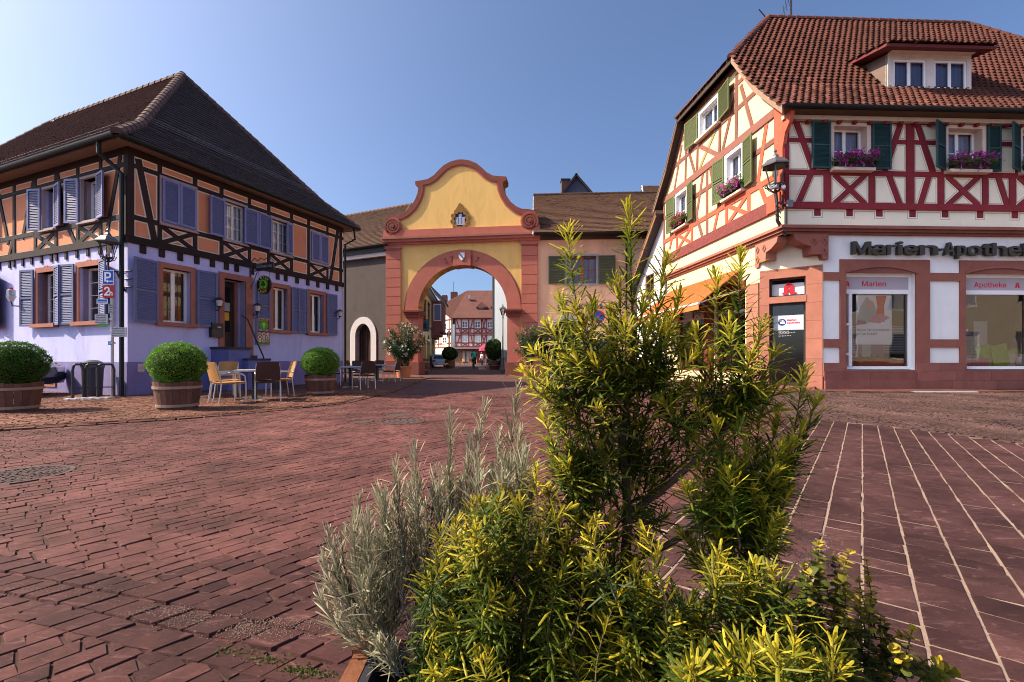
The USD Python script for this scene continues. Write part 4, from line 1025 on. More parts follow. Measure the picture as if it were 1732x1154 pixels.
gs_(590, 220, 665, 490, .14, REDG); gs_(560, 260, 478, 620, .15, REDG); gs_(282, 570, 330, 740, .14, REDG); gs_(250, 560, 205, 830, .14, REDG); gs_(345, 565, 472, 625, .16, REDG); gs_(445, 475, 350, 700, .14, M('green_stained_timber', (.30, .24, .10), .8, .3, 5))
it += [(sbox(-BD, 9.55, 0, 9.70), REDG), (sbox(W3a - .15, w3z0 - .15, W3b + .15, w3z0), REDG), (sbox(-BD, 10.42, 0, 10.56), REDG)]
wallGt = wallG.intersection(sbox(-20, Z_b0, 20, 40))
tG = beams(hB, BG, it, None, wallGt, cutters=gopen.buffer(.06))
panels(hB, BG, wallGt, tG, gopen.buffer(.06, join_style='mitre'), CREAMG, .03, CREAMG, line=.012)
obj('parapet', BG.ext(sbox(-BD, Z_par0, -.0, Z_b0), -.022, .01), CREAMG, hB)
for i, (a, b, c, d) in enumerate(GWin):
    obj('window_casing', BG.ext(sbox(a - .06, c - .05, b + .06, d + .06).difference(sbox(a + .05, c, b - .05, d - .06)), -.2, .06), WWHITE, hB)
    obj('window_sill', BG.put(bx(a - .12, b + .12, c - .13, c - .052, -.02, .20)), CASE, hB)
    window(hB, BG, a + .05, b - .05, c, d - .06, depth=.14, nu=2, nz=2 if i < 2 else 1, mull=.09, fw=.06, curtain=(0, 1, _mats['grey_net_curtain']))
    lw = (b - a) * .62 if i < 2 else (b - a) * .62
    shutter(hB, BG, a - .07, c - .05, d + .05, lw, 172, w=.07, mat=OLIVES, slat=.045); shutter(hB, BG, b + .07, c - .05, d + .05, lw, 8, w=.07, mat=OLIVES, slat=.045)
obj('beam_end_panel', BG.ext(sbox(-.62, gb0 + .02, -.05, gb1 + .16), .08, .11), REDB, hB)
# rear and far walls
B3 = Plane(Bpt(0, BD, 0)[:2], -dB); B4 = Plane(Bpt(BL, BD, 0)[:2], -dG)
obj('rear_wall', BF.box(0.3, BL, 0, gE, -BD, -BD + .3), CREAM, hB)
obj('rear_wall', BF.box(BL - .3, BL, 0, gE, -BD + .301, -.301), CREAM, hB)
obj('attic_floor', BF.box(.301, BL - .301, 8.0, 8.1, -BD + .301, -.301), DARKIN, hB); obj('shop_ceiling', BF.box(1.9, BL - .301, 4.1, 4.2, -BD + .301, -.302), WHITEP, hB)
# ---- sandstone cornice round the corner
zc = (Z_par0 - .24, Z_par0)
for a, b, pr in ((0, .07, .06), (.07, .15, .13), (.15, .24, .20)):
    obj('cornice', BF.box(-pr, BL, zc[0] + a, zc[0] + b - .001, -.02, pr), SANDD, hB); obj('cornice', BG.box(-BD, -.021, zc[0] + a, zc[0] + b - .001, -.02, pr), SANDP, hB)  # one cornice: shade put into the darker front colour, gable side paler
ZT = zc[0]
# ---- ground floor front
UC0 = float(np.dot(np.array([9.24, 13.19]) - CB, dB))     # where the front wall begins right of the chamfer
zF = lambda y: CAM_H + (HY - (380 + y * .26)) / F_PX * (CB[1] + .15)
uF = lambda x: BF.u(1380 + x * .26)
SO = [(uF(196), uF(648)), (uF(972), uF(1440)), (uF(1800), uF(2250))]
so_z0, so_z1 = zF(946), zF(318)
def segarch(a, b, z1, rise): 
    t = np.linspace(0, 1, 17); return Polygon([(a, 0), (b, 0)] + [(b + (a - b) * s, z1 + rise * 4 * s * (1 - s)) for s in t])
shops = [sbox(a, so_z0, b, so_z1) for a, b in SO]
sunion = unary_union(shops)
fw_ = sbox(UC0, 0, BL, ZT).difference(sunion)
obj('wall', BF.ext(fw_, -.35, -.02), WHITEP, hB)
st = []
zb0, zb1, zb2, zb3, zp = zF(366), zF(314), zF(800), zF(746), zF(900)
stone = sbox(UC0, 0, BL, zp).union(sbox(UC0, zb0, BL, zb1)).union(sbox(UC0, zb2, BL, zb3))
for (a, b), (x0, x1) in zip(SO, ((155, 738), (935, 1480), (1770, 2290))):
    stone = stone.union(sbox(uF(x0), 0, uF(x1), zF(230)))
stone = stone.union(sbox(UC0, 0, uF(42) , zF(900)))
stone = stone.difference(sunion)
pl_ = stone.intersection(sbox(-50, 0, 50, zp))
obj('stone_trim', BF.ext(stone.difference(sbox(-50, -1, 50, zp)), -.019, .02), SAND, hB)  # darker than the chamfer stone: shade of the front put into its colour
# plinth in three courses of single blocks
for k, (a, b, pr) in enumerate(((0, .30, .10), (.304, .58, .06), (.584, zp, .045))):
    u = UC0; j = 0
    while u < BL:
        L = RNG.uniform(.9, 1.5); s = sbox(u + .004, a, min(u + L, BL) - .004, b).difference(sunion)
        m = BF.ext(s, -.019, pr); 
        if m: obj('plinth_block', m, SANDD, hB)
        u += L
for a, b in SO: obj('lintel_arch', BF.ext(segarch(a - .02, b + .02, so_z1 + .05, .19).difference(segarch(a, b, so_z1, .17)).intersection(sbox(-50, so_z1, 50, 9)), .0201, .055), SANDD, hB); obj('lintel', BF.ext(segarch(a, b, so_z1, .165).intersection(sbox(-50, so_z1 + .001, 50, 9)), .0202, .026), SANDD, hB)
POST = [M('poster_white', (.85, .86, .90), .6, .06, 3), M('poster_pink', (.62, .25, .36), .6, .25, 2), M('poster_green', (.16, .42, .05), .6, .3, 3), M('poster_purple', (.30, .09, .22), .6, .3, 3), M('poster_grey', (.42, .45, .48), .6, .1, 3)]
def gothicA(s):
    """the pharmacy letter: a broken red A with a bent top"""
    p = unary_union([Polygon([(-.5, 0), (-.12, 0), (-.12, .95), (-.42, .8), (-.42, .28), (-.62, .16)]), Polygon([(.12, 0), (.55, 0), (.68, .16), (.42, .3), (.42, .95), (.12, .95)]), Polygon([(-.42, .8), (0, 1.25), (.42, .95), (.42, .72), (.1, .86), (-.12, .74)]), sbox(-.2, .34, .2, .56)])
    return affinity.scale(p, s, s, origin=(0, 0))
for i, (a, b) in enumerate(SO):
    fz = zF(420)     # fascia bottom
    o = window(hB, BF, a, b, so_z0 + .02, so_z1, depth=.16, nu=1, nz=1, mull=0, fw=.09, glass=SHOPGL, name='shop_window', label=['shop window with a poster of people and a mail box shelf', 'shop window with green display leaflets', None][i])
    obj('fascia', BF.box(a + .09, b - .09, fz, so_z1 - .09, -.17, -.14), LILAC, o)
    obj('transom', BF.box(a + .0901, b - .0901, fz - .13, fz - .001, -.20, -.13), WWHITE, o)
    if i == 0:
        text(BF, 'Marien', uF(325), zF(398), .155, -.139, SIGNR, o, depth=.006, width=uF(482) - uF(325)); obj('pharmacy_letter', BF.put(xf(ext(gothicA(.125), -.139, -.133), None, (uF(228), zF(399), 0))), SIGNR, o)
        um = uF(248); obj('mullion', BF.box(um - .05, um + .05, so_z0 + .11, fz - .131, -.20, -.13), WWHITE, o)
        [obj('mail_shelf', BF.box(a + .09, um - .051, z, z + .07, -.2, -.13), WWHITE, o) for z in (zF(655), zF(850))]
        obj('notice', BF.box(a + .10, um - .06, zF(830), zF(668), -.22, -.19), SIGNY, o); obj('notice', BF.box(a + .10, um - .06, zF(925), zF(870), -.22, -.19), M('notice_blue', (.10, .25, .40), .5, .1), o)
        pu0, pu1 = uF(298), uF(535)
        po = obj('poster', BF.box(pu0, pu1, zF(780), zF(455), -.215, -.21), POST[0], o)
        pic = [(Polygon([(.0, .05), (.35, .02), (.62, .3), (.5, .7), (.3, .95), (.12, .6)]), POST[4], 0), (Polygon([(.52, .10), (.80, .05), (.78, .62), (.85, .98), (.55, .98), (.60, .6)]), SIGNR, .5), (Polygon([(.35, .05), (.66, .0), (.95, .22), (.7, .34), (.45, .3)]), POST[1], .8), (el(.10, .13).buffer(0), M('poster_skin', (.62, .36, .27), .6, .1, 4), 1.2), (Polygon([(.0, -.06), (.3, -.02), (.25, .1), (.05, .12)]), POST[3], 1.6)]
        W_, H_ = pu1 - pu0, (zF(455) - zF(640))
        for j, (g, m, ww) in enumerate(pic):
            g = affinity.scale(g, W_, H_, origin=(0, 0)) if j != 3 else affinity.translate(affinity.scale(g, W_, H_, origin=(0, 0)), W_ * .40, H_ * .68)
            obj('picture', BF.put(xf(ext(g.intersection(sbox(0, -.3, W_, H_)), -.2095 + ww * .001, -.2090 + ww * .001), None, (pu0, zF(640), 0))), m, po)
        text(BF, 'Wenn Sie wichtigeres', pu0 + .04, zF(688), .055, -.2095, SIGNK, po, width=W_ * .9); text(BF, 'zu tun haben!', pu0 + .04, zF(715), .055, -.2095, SIGNK, po, width=W_ * .55)
        for j, (x0, x1, m) in enumerate(((300, 330, POST[3]), (340, 400, POST[4]), (410, 440, BLUESH), (448, 480, POST[3]))):
            obj('leaflet', BF.box(uF(x0), uF(x1), zF(860), zF(730), -.235, -.23), m, o)
        obj('display_shelf', BF.box(a + .6, b - .1, so_z0 + .13, so_z0 + .36, -.75, -.25), M('red_display_box', (.35, .06, .04), .6, .3, 3), o)
        obj('blind', [BF.box(um + .06, b - .1, z, z + .026, -.27, -.262) for z in np.arange(so_z0 + .5, so_z0 + 1.35, .05)], POST[4], o, kind='stuff')
    elif i == 1:
        text(BF, 'Apotheke', uF(1062), zF(400), .155, -.139, SIGNR, o, depth=.006, width=uF(1273) - uF(1062)); obj('pharmacy_letter', BF.put(xf(ext(gothicA(.13), -.139, -.133), None, (uF(1345), zF(402), 0))), SIGNR, o)
        nt = obj('notice', BF.box(uF(976), uF(1040), zF(716), zF(675), -.22, -.215), SIGNW, o); obj('notice_print', BF.box(uF(980), uF(1036), zF(714), zF(688), -.2145, -.213), SIGNB, nt); text(BF, 'Parken', uF(990), zF(706), .035, -.2125, SIGNW, nt, width=.3)
        for j, x in enumerate(range(985, 1420, 48)):
            m = [POST[4], POST[3], POST[1], POST[3], POST[2], POST[2], POST[2], POST[4], POST[2]][j % 9]; h = [.34, .36, .30, .28, .62, .5, .66, .4, .5][j % 9]
            q = bx(-.26, .26, 0, h, -.01, .01); obj('leaflet', BF.put(xf(q, rz(.18 * (-1) ** j), (uF(x), so_z0 + .12, -.26 - .04 * (j % 3)))), m, o)
        obj('display_panel', BF.box(uF(1120), uF(1210), so_z0 + .5, so_z0 + 1.5, -.42, -.4), POST[4], o)
    obj('display_floor', BF.box(a, b, so_z0 + .06, so_z0 + .115, -.9, -.21), WWHITE, o)
obj('shop_back_wall', BF.box(1.9, BL - .31, 0, 4.1, -1.9, -1.8), M('pale_shop_interior', (.16, .16, .15), .9, .2, 1.2), hB)
# ---- chamfered corner with the shop door
CP0, CP1 = np.array([7.95, 14.23]), np.array([9.24, 13.19]); CPd = CP1 - CP0; CW_ = float(np.linalg.norm(CPd)); BC = Plane(CP0, CPd)
c2 = lambda x, y: (1080 + x * .26, 380 + y * .26)
cu_ = lambda x: BC.u(1080 + x * .26)
cz_ = lambda x, y: BC.z(*c2(x, y))
dx0, dx1 = cu_(850), cu_(1088); dz1 = cz_(965, 508); tz0 = cz_(965, 466); tz1 = cz_(965, 345)
cw = sbox(0, 0, CW_, ZT).difference(sbox(dx0, .12, dx1, dz1)).difference(sbox(dx0, tz0, dx1, tz1))
obj('wall', BC.ext(cw.intersection(sbox(0, cz_(965, 285), 9, 9)), -.3, -.0), CREAM, hB)
lo = cw.difference(sbox(-1, cz_(965, 285), 9, 9))
for z0, z1 in ((0, .45), (.45, .95), (.95, 1.55), (1.55, 2.1), (2.1, 2.65), (2.65, 3.2), (3.2, 3.7), (3.7, 5)):
    for p in polys(lo.intersection(sbox(-1, z0 + .003, 9, z1 - .003))):
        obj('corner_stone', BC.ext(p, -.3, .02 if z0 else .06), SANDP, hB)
obj('door_step', BC.box(dx0 - .25, dx1 + .25, 0, .12, -.3, .32), SANDD, hB)
d_ = obj('shop_door', BC.ext(sbox(dx0, .12, dx1, dz1).difference(sbox(dx0 + .07, .22, dx1 - .07, dz1 - .07)), -.22, -.16), M('dark_door_frame', (.03, .022, .02), .4, .2, 6, spec=.5), hB, label='dark glazed pharmacy door')
obj('door_glass', BC.put((np.array([[dx0 + .07, .22, -.19], [dx1 - .07, .22, -.19], [dx1 - .07, dz1 - .07, -.19], [dx0 + .07, dz1 - .07, -.19]]), np.array([[0, 1, 2], [0, 2, 3]]))), SHOPGL, d_); obj('door_backing', BC.box(dx0, dx1, .12, dz1, -.8, -.78), DARKIN, d_)
obj('door_handle', BC.put(tube([(dx0 + .11, .9, -.15), (dx0 + .11, 1.5, -.15)], .015, 6)), ALU, d_)
ds = obj('door_sign', BC.box(cu_(874), cu_(1075), cz_(965, 684), cz_(965, 588), -.18, -.172), M('pale_blue_sign', (.50, .56, .66), .5, .05), d_)
obj('sign_emblem', BC.put(xf(ext(disc(.11, 24), -.172, -.17), None, (cu_(928), cz_(965, 632), 0))), M('emblem_blue', (.03, .05, .22), .5, .1), ds); obj('emblem_detail', BC.put(xf(ext(unary_union([sbox(-.06, -.05, .06, .015), sbox(-.02, .0, .02, .07)]), -.17, -.168), None, (cu_(932), cz_(965, 632), 0))), SIGNW, ds)
text(BC, 'Marien', cu_(960), cz_(965, 625), .055, -.171, SIGNR, ds, bold=True, width=cu_(1022) - cu_(960)); text(BC, 'Apotheke', cu_(960), cz_(965, 643), .055, -.171, SIGNR, ds, bold=True, width=cu_(1045) - cu_(960))
for j, (t, y) in enumerate((('Dr. Apothekerin', 694), ('Am Marktplatz in der Altstadt', 702), ('Montag - Freitag', 711), ('www.apotheke.de', 725))):
    text(BC, '•' * (8 + 3 * (j % 3)), cu_(906), cz_(965, y), .03, -.184, SIGNW, d_, name='small_print', width=.28 + .16 * (j == 1) + .05 * (j == 3), depth=.002)
fl = obj('fanlight', BC.ext(sbox(dx0, tz0, dx1, tz1).difference(sbox(dx0 + .05, tz0 + .05, dx1 - .05, tz1 - .05)), -.2, -.14), _mats['dark_door_frame'], hB)
obj('light_box', BC.box(dx0 + .05, dx1 - .05, tz0 + .05, tz1 - .16, -.22, -.19), M('pale_fanlight_panel', (.62, .70, .72), .5, .05), fl)
obj('pharmacy_letter', BC.put(xf(ext(gothicA(.30), -.189, -.15), None, (cu_(972), tz0 + .07, 0))), SIGNR, fl)
obj('door_lintel', BC.box(dx0 - .02, dx1 + .02, dz1 + .001, tz0 - .001, -.28, .035), SANDP, hB)
# carved brackets carrying the jettied corner
brk = Polygon([(0, 0), (0, -.75), (.16, -.75), (.2, -.60), (.5, -.60), (.52, -.36), (.75, -.30), (1.0, -.16), (1.05, 0)])
def bracket(pl, u, sgn, z, dp, mat):
    p = affinity.translate(affinity.scale(brk, sgn, 1, origin=(0, 0)), u, z)
    o = obj('bracket', pl.ext(p, dp[0], dp[1]), mat, hB)
    for k, (x, y) in enumerate(((.13, -.2), (.13, -.50), (.45, -.22))):
        dia = Polygon([(0, .12), (.09, 0), (0, -.12), (-.09, 0)]); obj('carving', pl.put(xf(ext(dia.difference(affinity.scale(dia, .55, .55)), dp[1], dp[1] + .02), None, (u + sgn * x, z + y, 0))), SANDD, o)
bracket(BF, UC0 + .10, -1, ZT - .002, (-.30, .10), SAND); bracket(BG, -1.25, 1, ZT - .002, (-.30, .05), SANDP)  # stone colour carries the light: darker front bracket, paler sunlit gable one
obj('jetty_soffit', [(np.array([Bpt(-.02, -.02, ZT), Bpt(1.3, -.02, ZT), Bpt(1.2, .3, ZT), Bpt(.0, 1.3, ZT)]), np.array([[0, 2, 1], [0, 3, 2], [0, 1, 2], [0, 2, 3]]))], SANDD, hB)
# ---- ground floor on the gable side, behind the awning
uGc = -float(np.dot(CP0 - CB, dG))
BG2 = Plane(CP0, -dG)
gl2 = sbox(-6.6, 0, 0, ZT); wins = [sbox(-1.95 - k * 2.3, .55, -.75 - k * 2.3 + .0, 3.0) for k in range(2)]
wins = [sbox(-2.6, .45, -.75, 3.3), sbox(-5.6, .45, -3.3, 3.3)]
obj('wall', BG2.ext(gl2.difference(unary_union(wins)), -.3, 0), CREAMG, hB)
obj('corner_pillar', [BG2.box(-.62, -.01, 0, 3.4, 0, .05)], SANDP, hB); obj('shop_pillar', BG2.box(-3.25, -2.65, 0, 3.4, .0, .07), REDIN, hB); obj('shop_header', BG2.box(-6.6, -.70, 3.3, 3.6, .001, .06), REDIN, hB)
for w in wins:
    a, c, b, d = w.bounds
    o = window(hB, BG2, a, b, c, d, depth=.12, nu=2, nz=1, mull=.08, fw=.08, fmat=REDIN, glass=SHOPGL, name='shop_window')
    obj('shop_transom', BG2.box(a, b, 2.55, 2.65, -.2, -.08), PALE, o); obj('backing', BG2.box(a, b, c, d, -.9, -.88), DARKIN, o)
aw = obj('awning', [(lambda P: (np.array(P), np.array([[0, 1, 2], [0, 2, 3], [0, 2, 1], [0, 3, 2], [4, 5, 6], [4, 6, 7], [0, 1, 5], [0, 5, 4], [1, 2, 6], [1, 6, 5], [2, 3, 7], [2, 7, 6], [3, 0, 4], [3, 4, 7]])))([BG2.P(-6.3, 4.05, .02), BG2.P(-.9, 4.05, .02), BG2.P(-.9, 2.85, 1.55), BG2.P(-6.3, 2.85, 1.55), BG2.P(-6.3, 4.02, .02), BG2.P(-.9, 4.02, .02), BG2.P(-.9, 2.82, 1.55), BG2.P(-6.3, 2.82, 1.55)])], ORAWN, hB)
obj('awning_bar', tube([BG2.P(-6.32, 2.82, 1.57), BG2.P(-.88, 2.82, 1.57)], .04, 8), SIGNW, aw); obj('awning_valance', BG2.box(-6.3, -.9, 2.62, 2.80, 1.565, 1.575), ORAWN, aw)
for u in (-.95, -3.5, -6.2): obj('awning_arm', tube([BG2.P(u, 3.3, .05), BG2.P(u + .02, 3.05, .9), BG2.P(u, 2.84, 1.54)], .025, 6), SIGNW, aw)
# ---- roof B
ov = .40; vg = .35
E0 = Bpt(-vg, -ov, 8.22); E1 = Bpt(BL + .5, -ov, 8.22); K0 = Bpt(-vg, .9, 9.63); K1 = Bpt(BL - .6, .9, 9.63); V1 = Bpt(-vg, 2.07, 11.30); V2 = Bpt(-vg, BD - 2.07, 11.30)
RA = Bpt(2.30, BD / 2, 14.18); RB = Bpt(BL - 5.2, BD / 2, 14.18)
K3 = Bpt(-vg, BD - .9, 9.63); E3 = Bpt(-vg, BD + ov, 8.22); K2 = Bpt(BL - .6, BD - .9, 9.63); E2 = Bpt(BL + .5, BD + ov, 8.22)
bsl = {'front_low': [E0, E1, K1, K0], 'front': [K0, K1, RB, RA, V1], 'hip': [V2, V1, RA], 'rear': [K2, K3, V2, RA, RB], 'rear_low': [E2, E3, K3, K2], 'end': [K1, K2, RB], 'end_low': [E1, E2, K2, K1]}
rfB = obj('roof', [roof_slab(p, .10) for p in bsl.values()], DECK, hB)
# dormer measurements first: its footprint is left free of tiles
DA0, DA1 = BF.off(-.75).u(1502), BF.off(-.75).u(1643); dzb, dzt = 9.40, 10.62
dh = [Bpt(DA0 + .05, .78, 9.36), Bpt(DA1 - .05, .78, 9.36), Bpt(DA1 - .05, 1.75, 10.8), Bpt(DA0 + .05, 1.75, 10.8)]
RT = np.random.default_rng(5)
TL = tiles(bsl['front_low'], .215, .205, 'pan', RT, lift=.02, hgt=.02); TM = tiles(bsl['front'], .215, .205, 'pan', RT, lift=.02, hgt=.02, hole=dh)
Wt = np.concatenate([TL[0], TM[0]]); ft = TL[1]
dist = np.linalg.norm(Wt.mean(1) - [0, 0, 1], axis=1); big = np.argsort(dist)[:300]; rest = np.argsort(dist)[300:]
for k in big: obj('roof_tile', (Wt[k], ft), TILEB, rfB)
obj('roof_tiles', tile_mesh((Wt[rest], ft)), TILEB, rfB, kind='stuff')
obj('hip_tiles', tile_mesh(tiles(bsl['hip'], .215, .205, 'flat', RT)), TILEB, rfB, kind='stuff')
obj('ridge_tiles', join([ridge_caps(RA, RB, .13, .36), ridge_caps(V1, RA, .12, .34), ridge_caps(V2, RA, .12, .34), ridge_caps(K1, RB, .12, .34), ridge_caps(E1, K1, .12, .34)]), TILEB, rfB, kind='stuff')
def board(a, b, h, t, mat, nm, up=.0):
    a, b = np.asarray(a), np.asarray(b); m = []
    d = b - a; d /= np.linalg.norm(d); s = np.array([dB[0], dB[1], 0]) * t
    v = np.array([a, b, b - [0, 0, h], a - [0, 0, h]]) + [0, 0, up]; v = np.vstack([v, v + s])
    return obj(nm, (v, np.array([[0, 1, 2], [0, 2, 3], [4, 6, 5], [4, 7, 6], [0, 4, 5], [0, 5, 1], [3, 2, 6], [3, 6, 7], [1, 5, 6], [1, 6, 2], [0, 3, 7], [0, 7, 4]])), mat, hB)
for a, b in ((E0, K0), (K0, V1), (K3, V2), (E3, K3)): board(a, b, .26, .035, M('weathered_barge_board', (.30, .19, .13), .85, .3, 6, bump=.3), 'barge_board', .03)
board(V1, V2, .22, .05, M('dark_fascia', (.07, .045, .035), .8, .3, 6), 'barge_board', .02)
qd = lambda *p: (np.array(p), np.array([[0, 1, 2], [0, 2, 3], [0, 2, 1], [0, 3, 2]]))
SOFB = M('tan_verge_boards', (.42, .22, .115), .85, .2, 4)
obj('verge_soffit', [qd(V1 - [0, 0, .12], V2 - [0, 0, .12], Bpt(0, BD - 2.07, 11.18), Bpt(0, 2.07, 11.18)), qd(E0 - [0, 0, .12], K0 - [0, 0, .12], Bpt(0, .9, 9.51), Bpt(0, -.0, 8.53)), qd(K0 - [0, 0, .12], V1 - [0, 0, .12], Bpt(0, 2.07, 11.18), Bpt(0, .9, 9.51)), qd(K3 - [0, 0, .12], V2 - [0, 0, .12], Bpt(0, BD - 2.07, 11.18), Bpt(0, BD - .9, 9.51)), qd(E3 - [0, 0, .12], K3 - [0, 0, .12], Bpt(0, BD - .9, 9.51), Bpt(0, BD, 8.53))], SOFB, hB)
obj('soffit', [qd(E0 - [0, 0, .08], E1 - [0, 0, .08], Bpt(BL, -.03, 8.12), Bpt(0, -.03, 8.12))], SOFF, hB)
obj('eaves_moulding', BF.box(-.1, BL, 7.98, 8.10, .03, .16), M('cream_eaves_moulding', (.50, .40, .30), .8, .15, 5), hB)
for u in np.arange(.2, BL, .47): obj('eaves_bracket', BF.box(u - .05, u + .05, 7.90, 7.975, .03, .15), REDT, hB)
obj('gutter', gutter(E0 + [0, -.07, -.0], E1 + [0, -.07, 0], .085), GUT, hB)
obj('eaves_end', BG.ext(Polygon([(-.0, 7.2), (-.0, 8.6), (.36, 8.1), (.3, 7.85), (.1, 7.6)]), -.06, .05), REDB, hB)
# ---- dormer: part of the roof
DPl = BF.off(-.75)
dwin = [(DA0 + .18 + k * ((DA1 - DA0) / 2 - .03), DA0 + (DA1 - DA0) / 2 - .12 + k * ((DA1 - DA0) / 2 - .03)) for k in (0, 1)]
dwo = unary_union([sbox(a, dzb + .14, b, dzt - .18) for a, b in dwin])
DWH = M('weathered_white_dormer', (.62, .56, .51), .8, .14, 4, dirt=.4)
dm = obj('dormer', DPl.ext(sbox(DA0, dzb - .1, DA1, dzt).difference(dwo), -.1, 0), DWH, hB)
for a, b in dwin:
    o = window(hB, DPl, a, b, dzb + .14, dzt - .18, depth=.03, nu=2, nz=1, mull=.10, fw=.06, name='dormer_window', curtain=(0, 1, BLUESH))
for s, u in ((0, DA0), (1, DA1)):
    c = [DPl.P(u, dzb - .15, -.02), DPl.P(u, dzt, -.02), DPl.P(u, dzt + .42, -1.7), DPl.P(u, dzt - .2, -1.5)]
    t = np.array([dB[0], dB[1], 0]) * (.06 if s == 0 else -.06); v = np.vstack([np.array(c), np.array(c) + t])
    obj('cheek', (v, np.array([[0, 1, 2], [0, 2, 3], [4, 6, 5], [4, 7, 6], [0, 4, 5], [0, 5, 1], [1, 5, 6], [1, 6, 2]])), M('grey_dormer_cladding', (.165, .12, .10), .85, .2, 3), dm)
ds0, ds1 = DA0 - .42, DA1 + .36
DR = [DPl.P(ds0, dzt + .02, .42), DPl.P(ds1, dzt + .02, .42), DPl.P(ds1, dzt + .57, -1.75), DPl.P(ds0, dzt + .57, -1.75)]
dro = obj('dormer_roof', roof_slab(DR, .085), M('dark_red_eaves_board', (.14, .03, .03), .7, .2, 5), dm)
obj('dormer_tiles', tile_mesh(tiles(DR, .215, .205, 'pan', RT, lift=.02, hgt=.02)), TILEB, hB, kind='stuff')
obj('dormer_soffit', DPl.box(DA0 + .01, DA1 - .01, dzt + .0, dzt + .02, .001, .30), CASE, dm)
# ---- annex behind the gable
AN = Plane(Bpt(-.0, BD, 0)[:2], -dG)
an = Polygon([(0, 0), (0, 7.9), (-3.4, 5.0), (-3.4, 0)]); ao = sbox(-2.3, 4.0, -1.2, 5.3)
obj('annex_wall', AN.ext(an.difference(ao), -.3, -.05), WHITEP, hB); window(hB, AN, -2.3, -1.2, 4.0, 5.3, depth=.1, nu=2, nz=1, fmat=M('brown_window', (.16, .07, .04), .6, .2))
p = [AN.P(-3.7, 4.78, .4), AN.P(.0, 7.95, .4), AN.P(.0, 7.95, -6), AN.P(-3.7, 4.78, -6)]
obj('annex_roof', roof_slab([p[3], p[0], p[1], p[2]], .12), TILEAD, hB)
board(p[0] , p[1], .25, .04, SOFB, 'barge_board', .02)
obj('annex_soffit', [qd(p[0] - [0, 0, .14], p[1] - [0, 0, .14], AN.P(0, 7.82, -.05), AN.P(-3.7, 4.65, -.05))], SOFB, hB)
obj('annex_awning', [qd(AN.P(-.2, 4.6, .02), AN.P(-2.2, 4.4, .02), AN.P(-2.2, 3.6, .9), AN.P(-.2, 3.8, .9))], ORAWN, hB) if False else None
# ---- raised lettering over the shop
LT = thing('shop_lettering', 'large dark bronze raised letters along the wall above the pharmacy windows', 'sign')
for w, x0, x1 in (('M', 218, 338), ('a', 343, 432), ('r', 440, 500), ('i', 508, 545), ('e', 550, 640), ('n', 650, 770), ('-', 778, 806), ('A', 812, 880), ('p', 890, 955), ('o', 960, 1052), ('t', 1058, 1115), ('h', 1118, 1215), ('e', 1222, 1310), ('k', 1318, 1420), ('e', 1428, 1520)):
    cap = .36; m = meshkit.text_mesh(w, cap, .10, True); v = np.array(m.vertices); v[:, 0] -= v[:, 0].min(); v[:, 0] *= (uF(x1) - uF(x0)) / v[:, 0].max(); v += [uF(x0), zF(200), .03]
    o = obj('letter', BF.put((v, np.array(m.faces))), BRONZE, LT)
# roof antenna
AT = thing('roof_antenna', 'tall dark television antenna mast on the pharmacy roof ridge', 'antenna')
b0 = at(1338, 40, RA[1]); top = b0 + [0, 0, 1.9]
obj('mast', tube([b0 - [0, 0, .6], top], .035, 6), IRON, AT)
obj('boom', tube([b0 + [-.35, 0, .35], b0 + [.05, 0, 1.3]], .012, 4), IRON, AT)
for k in range(4): c = b0 + [-.28 + .09 * k, 0, .5 + .2 * k]; obj('element', tube([c - [.16, .2, -.05], c + [.16, .2, -.05]], .008, 4), IRON, AT)
obj('brace', tube([b0 - [1.0, 0, .1], b0 + [-.3, 0, .0], b0 + [-.02, 0, .28]], .012, 4), GALV, AT); obj('element', tube([b0 + [-1.25, 0, .55], b0 + [-.75, 0, -.05]], .022, 5), IRON, AT)
# ================================================================== houses round the gate
def leafcloud(centres, size, rng, aspect=.55, fold=.25, up=.0):
    """one folded leaf (4 triangles) per centre, turned at random"""
    n = len(centres); d = rng.normal(size=(n, 3)); d[:, 2] += up; d /= np.linalg.norm(d, axis=1, keepdims=True)
    e = np.cross(d, rng.normal(size=(n, 3))); e /= np.linalg.norm(e, axis=1, keepdims=True); k = np.cross(d, e)
    L = size * rng.uniform(.7, 1.3, (n, 1)); W = L * aspect
    p = np.stack([centres - d * L / 2, centres + e * W / 2 + k * W * fold, centres + d * L / 2, centres - e * W / 2 + k * W * fold, centres], 1)
    f = np.array([[0, 1, 4], [1, 2, 4], [2, 3, 4], [3, 0, 4]])
    return p.reshape(-1, 3), (f[None] + (np.arange(n) * 5)[:, None, None]).reshape(-1, 3)
def flowercloud(centres, size, rng, petals=5):
    n = len(centres); d = rng.normal(size=(n, 3)); d[:, 1] -= .8; d[:, 2] += .4; d /= np.linalg.norm(d, axis=1, keepdims=True)
    e = np.cross(d, rng.normal(size=(n, 3))); e /= np.linalg.norm(e, axis=1, keepdims=True); k = np.cross(d, e); L = size * rng.uniform(.75, 1.25, (n, 1)); V, F = [], []
    for i in range(petals):
        a = 2 * math.pi * i / petals; r = e * math.cos(a) + k * math.sin(a); s = -e * math.sin(a) + k * math.cos(a)
        V.append(np.stack([centres, centres + r * L * .6 + s * L * .32 + d * L * .1, centres + r * L + d * L * .2, centres + r * L * .6 - s * L * .32 + d * L * .1], 1))
    V = np.concatenate(V, 1); f = np.array([t for i in range(petals) for t in ([4 * i, 4 * i + 1, 4 * i + 2], [4 * i, 4 * i + 2, 4 * i + 3])])
    return V.reshape(-1, 3), (f[None] + (np.arange(n) * 4 * petals)[:, None, None]).reshape(-1, 3)

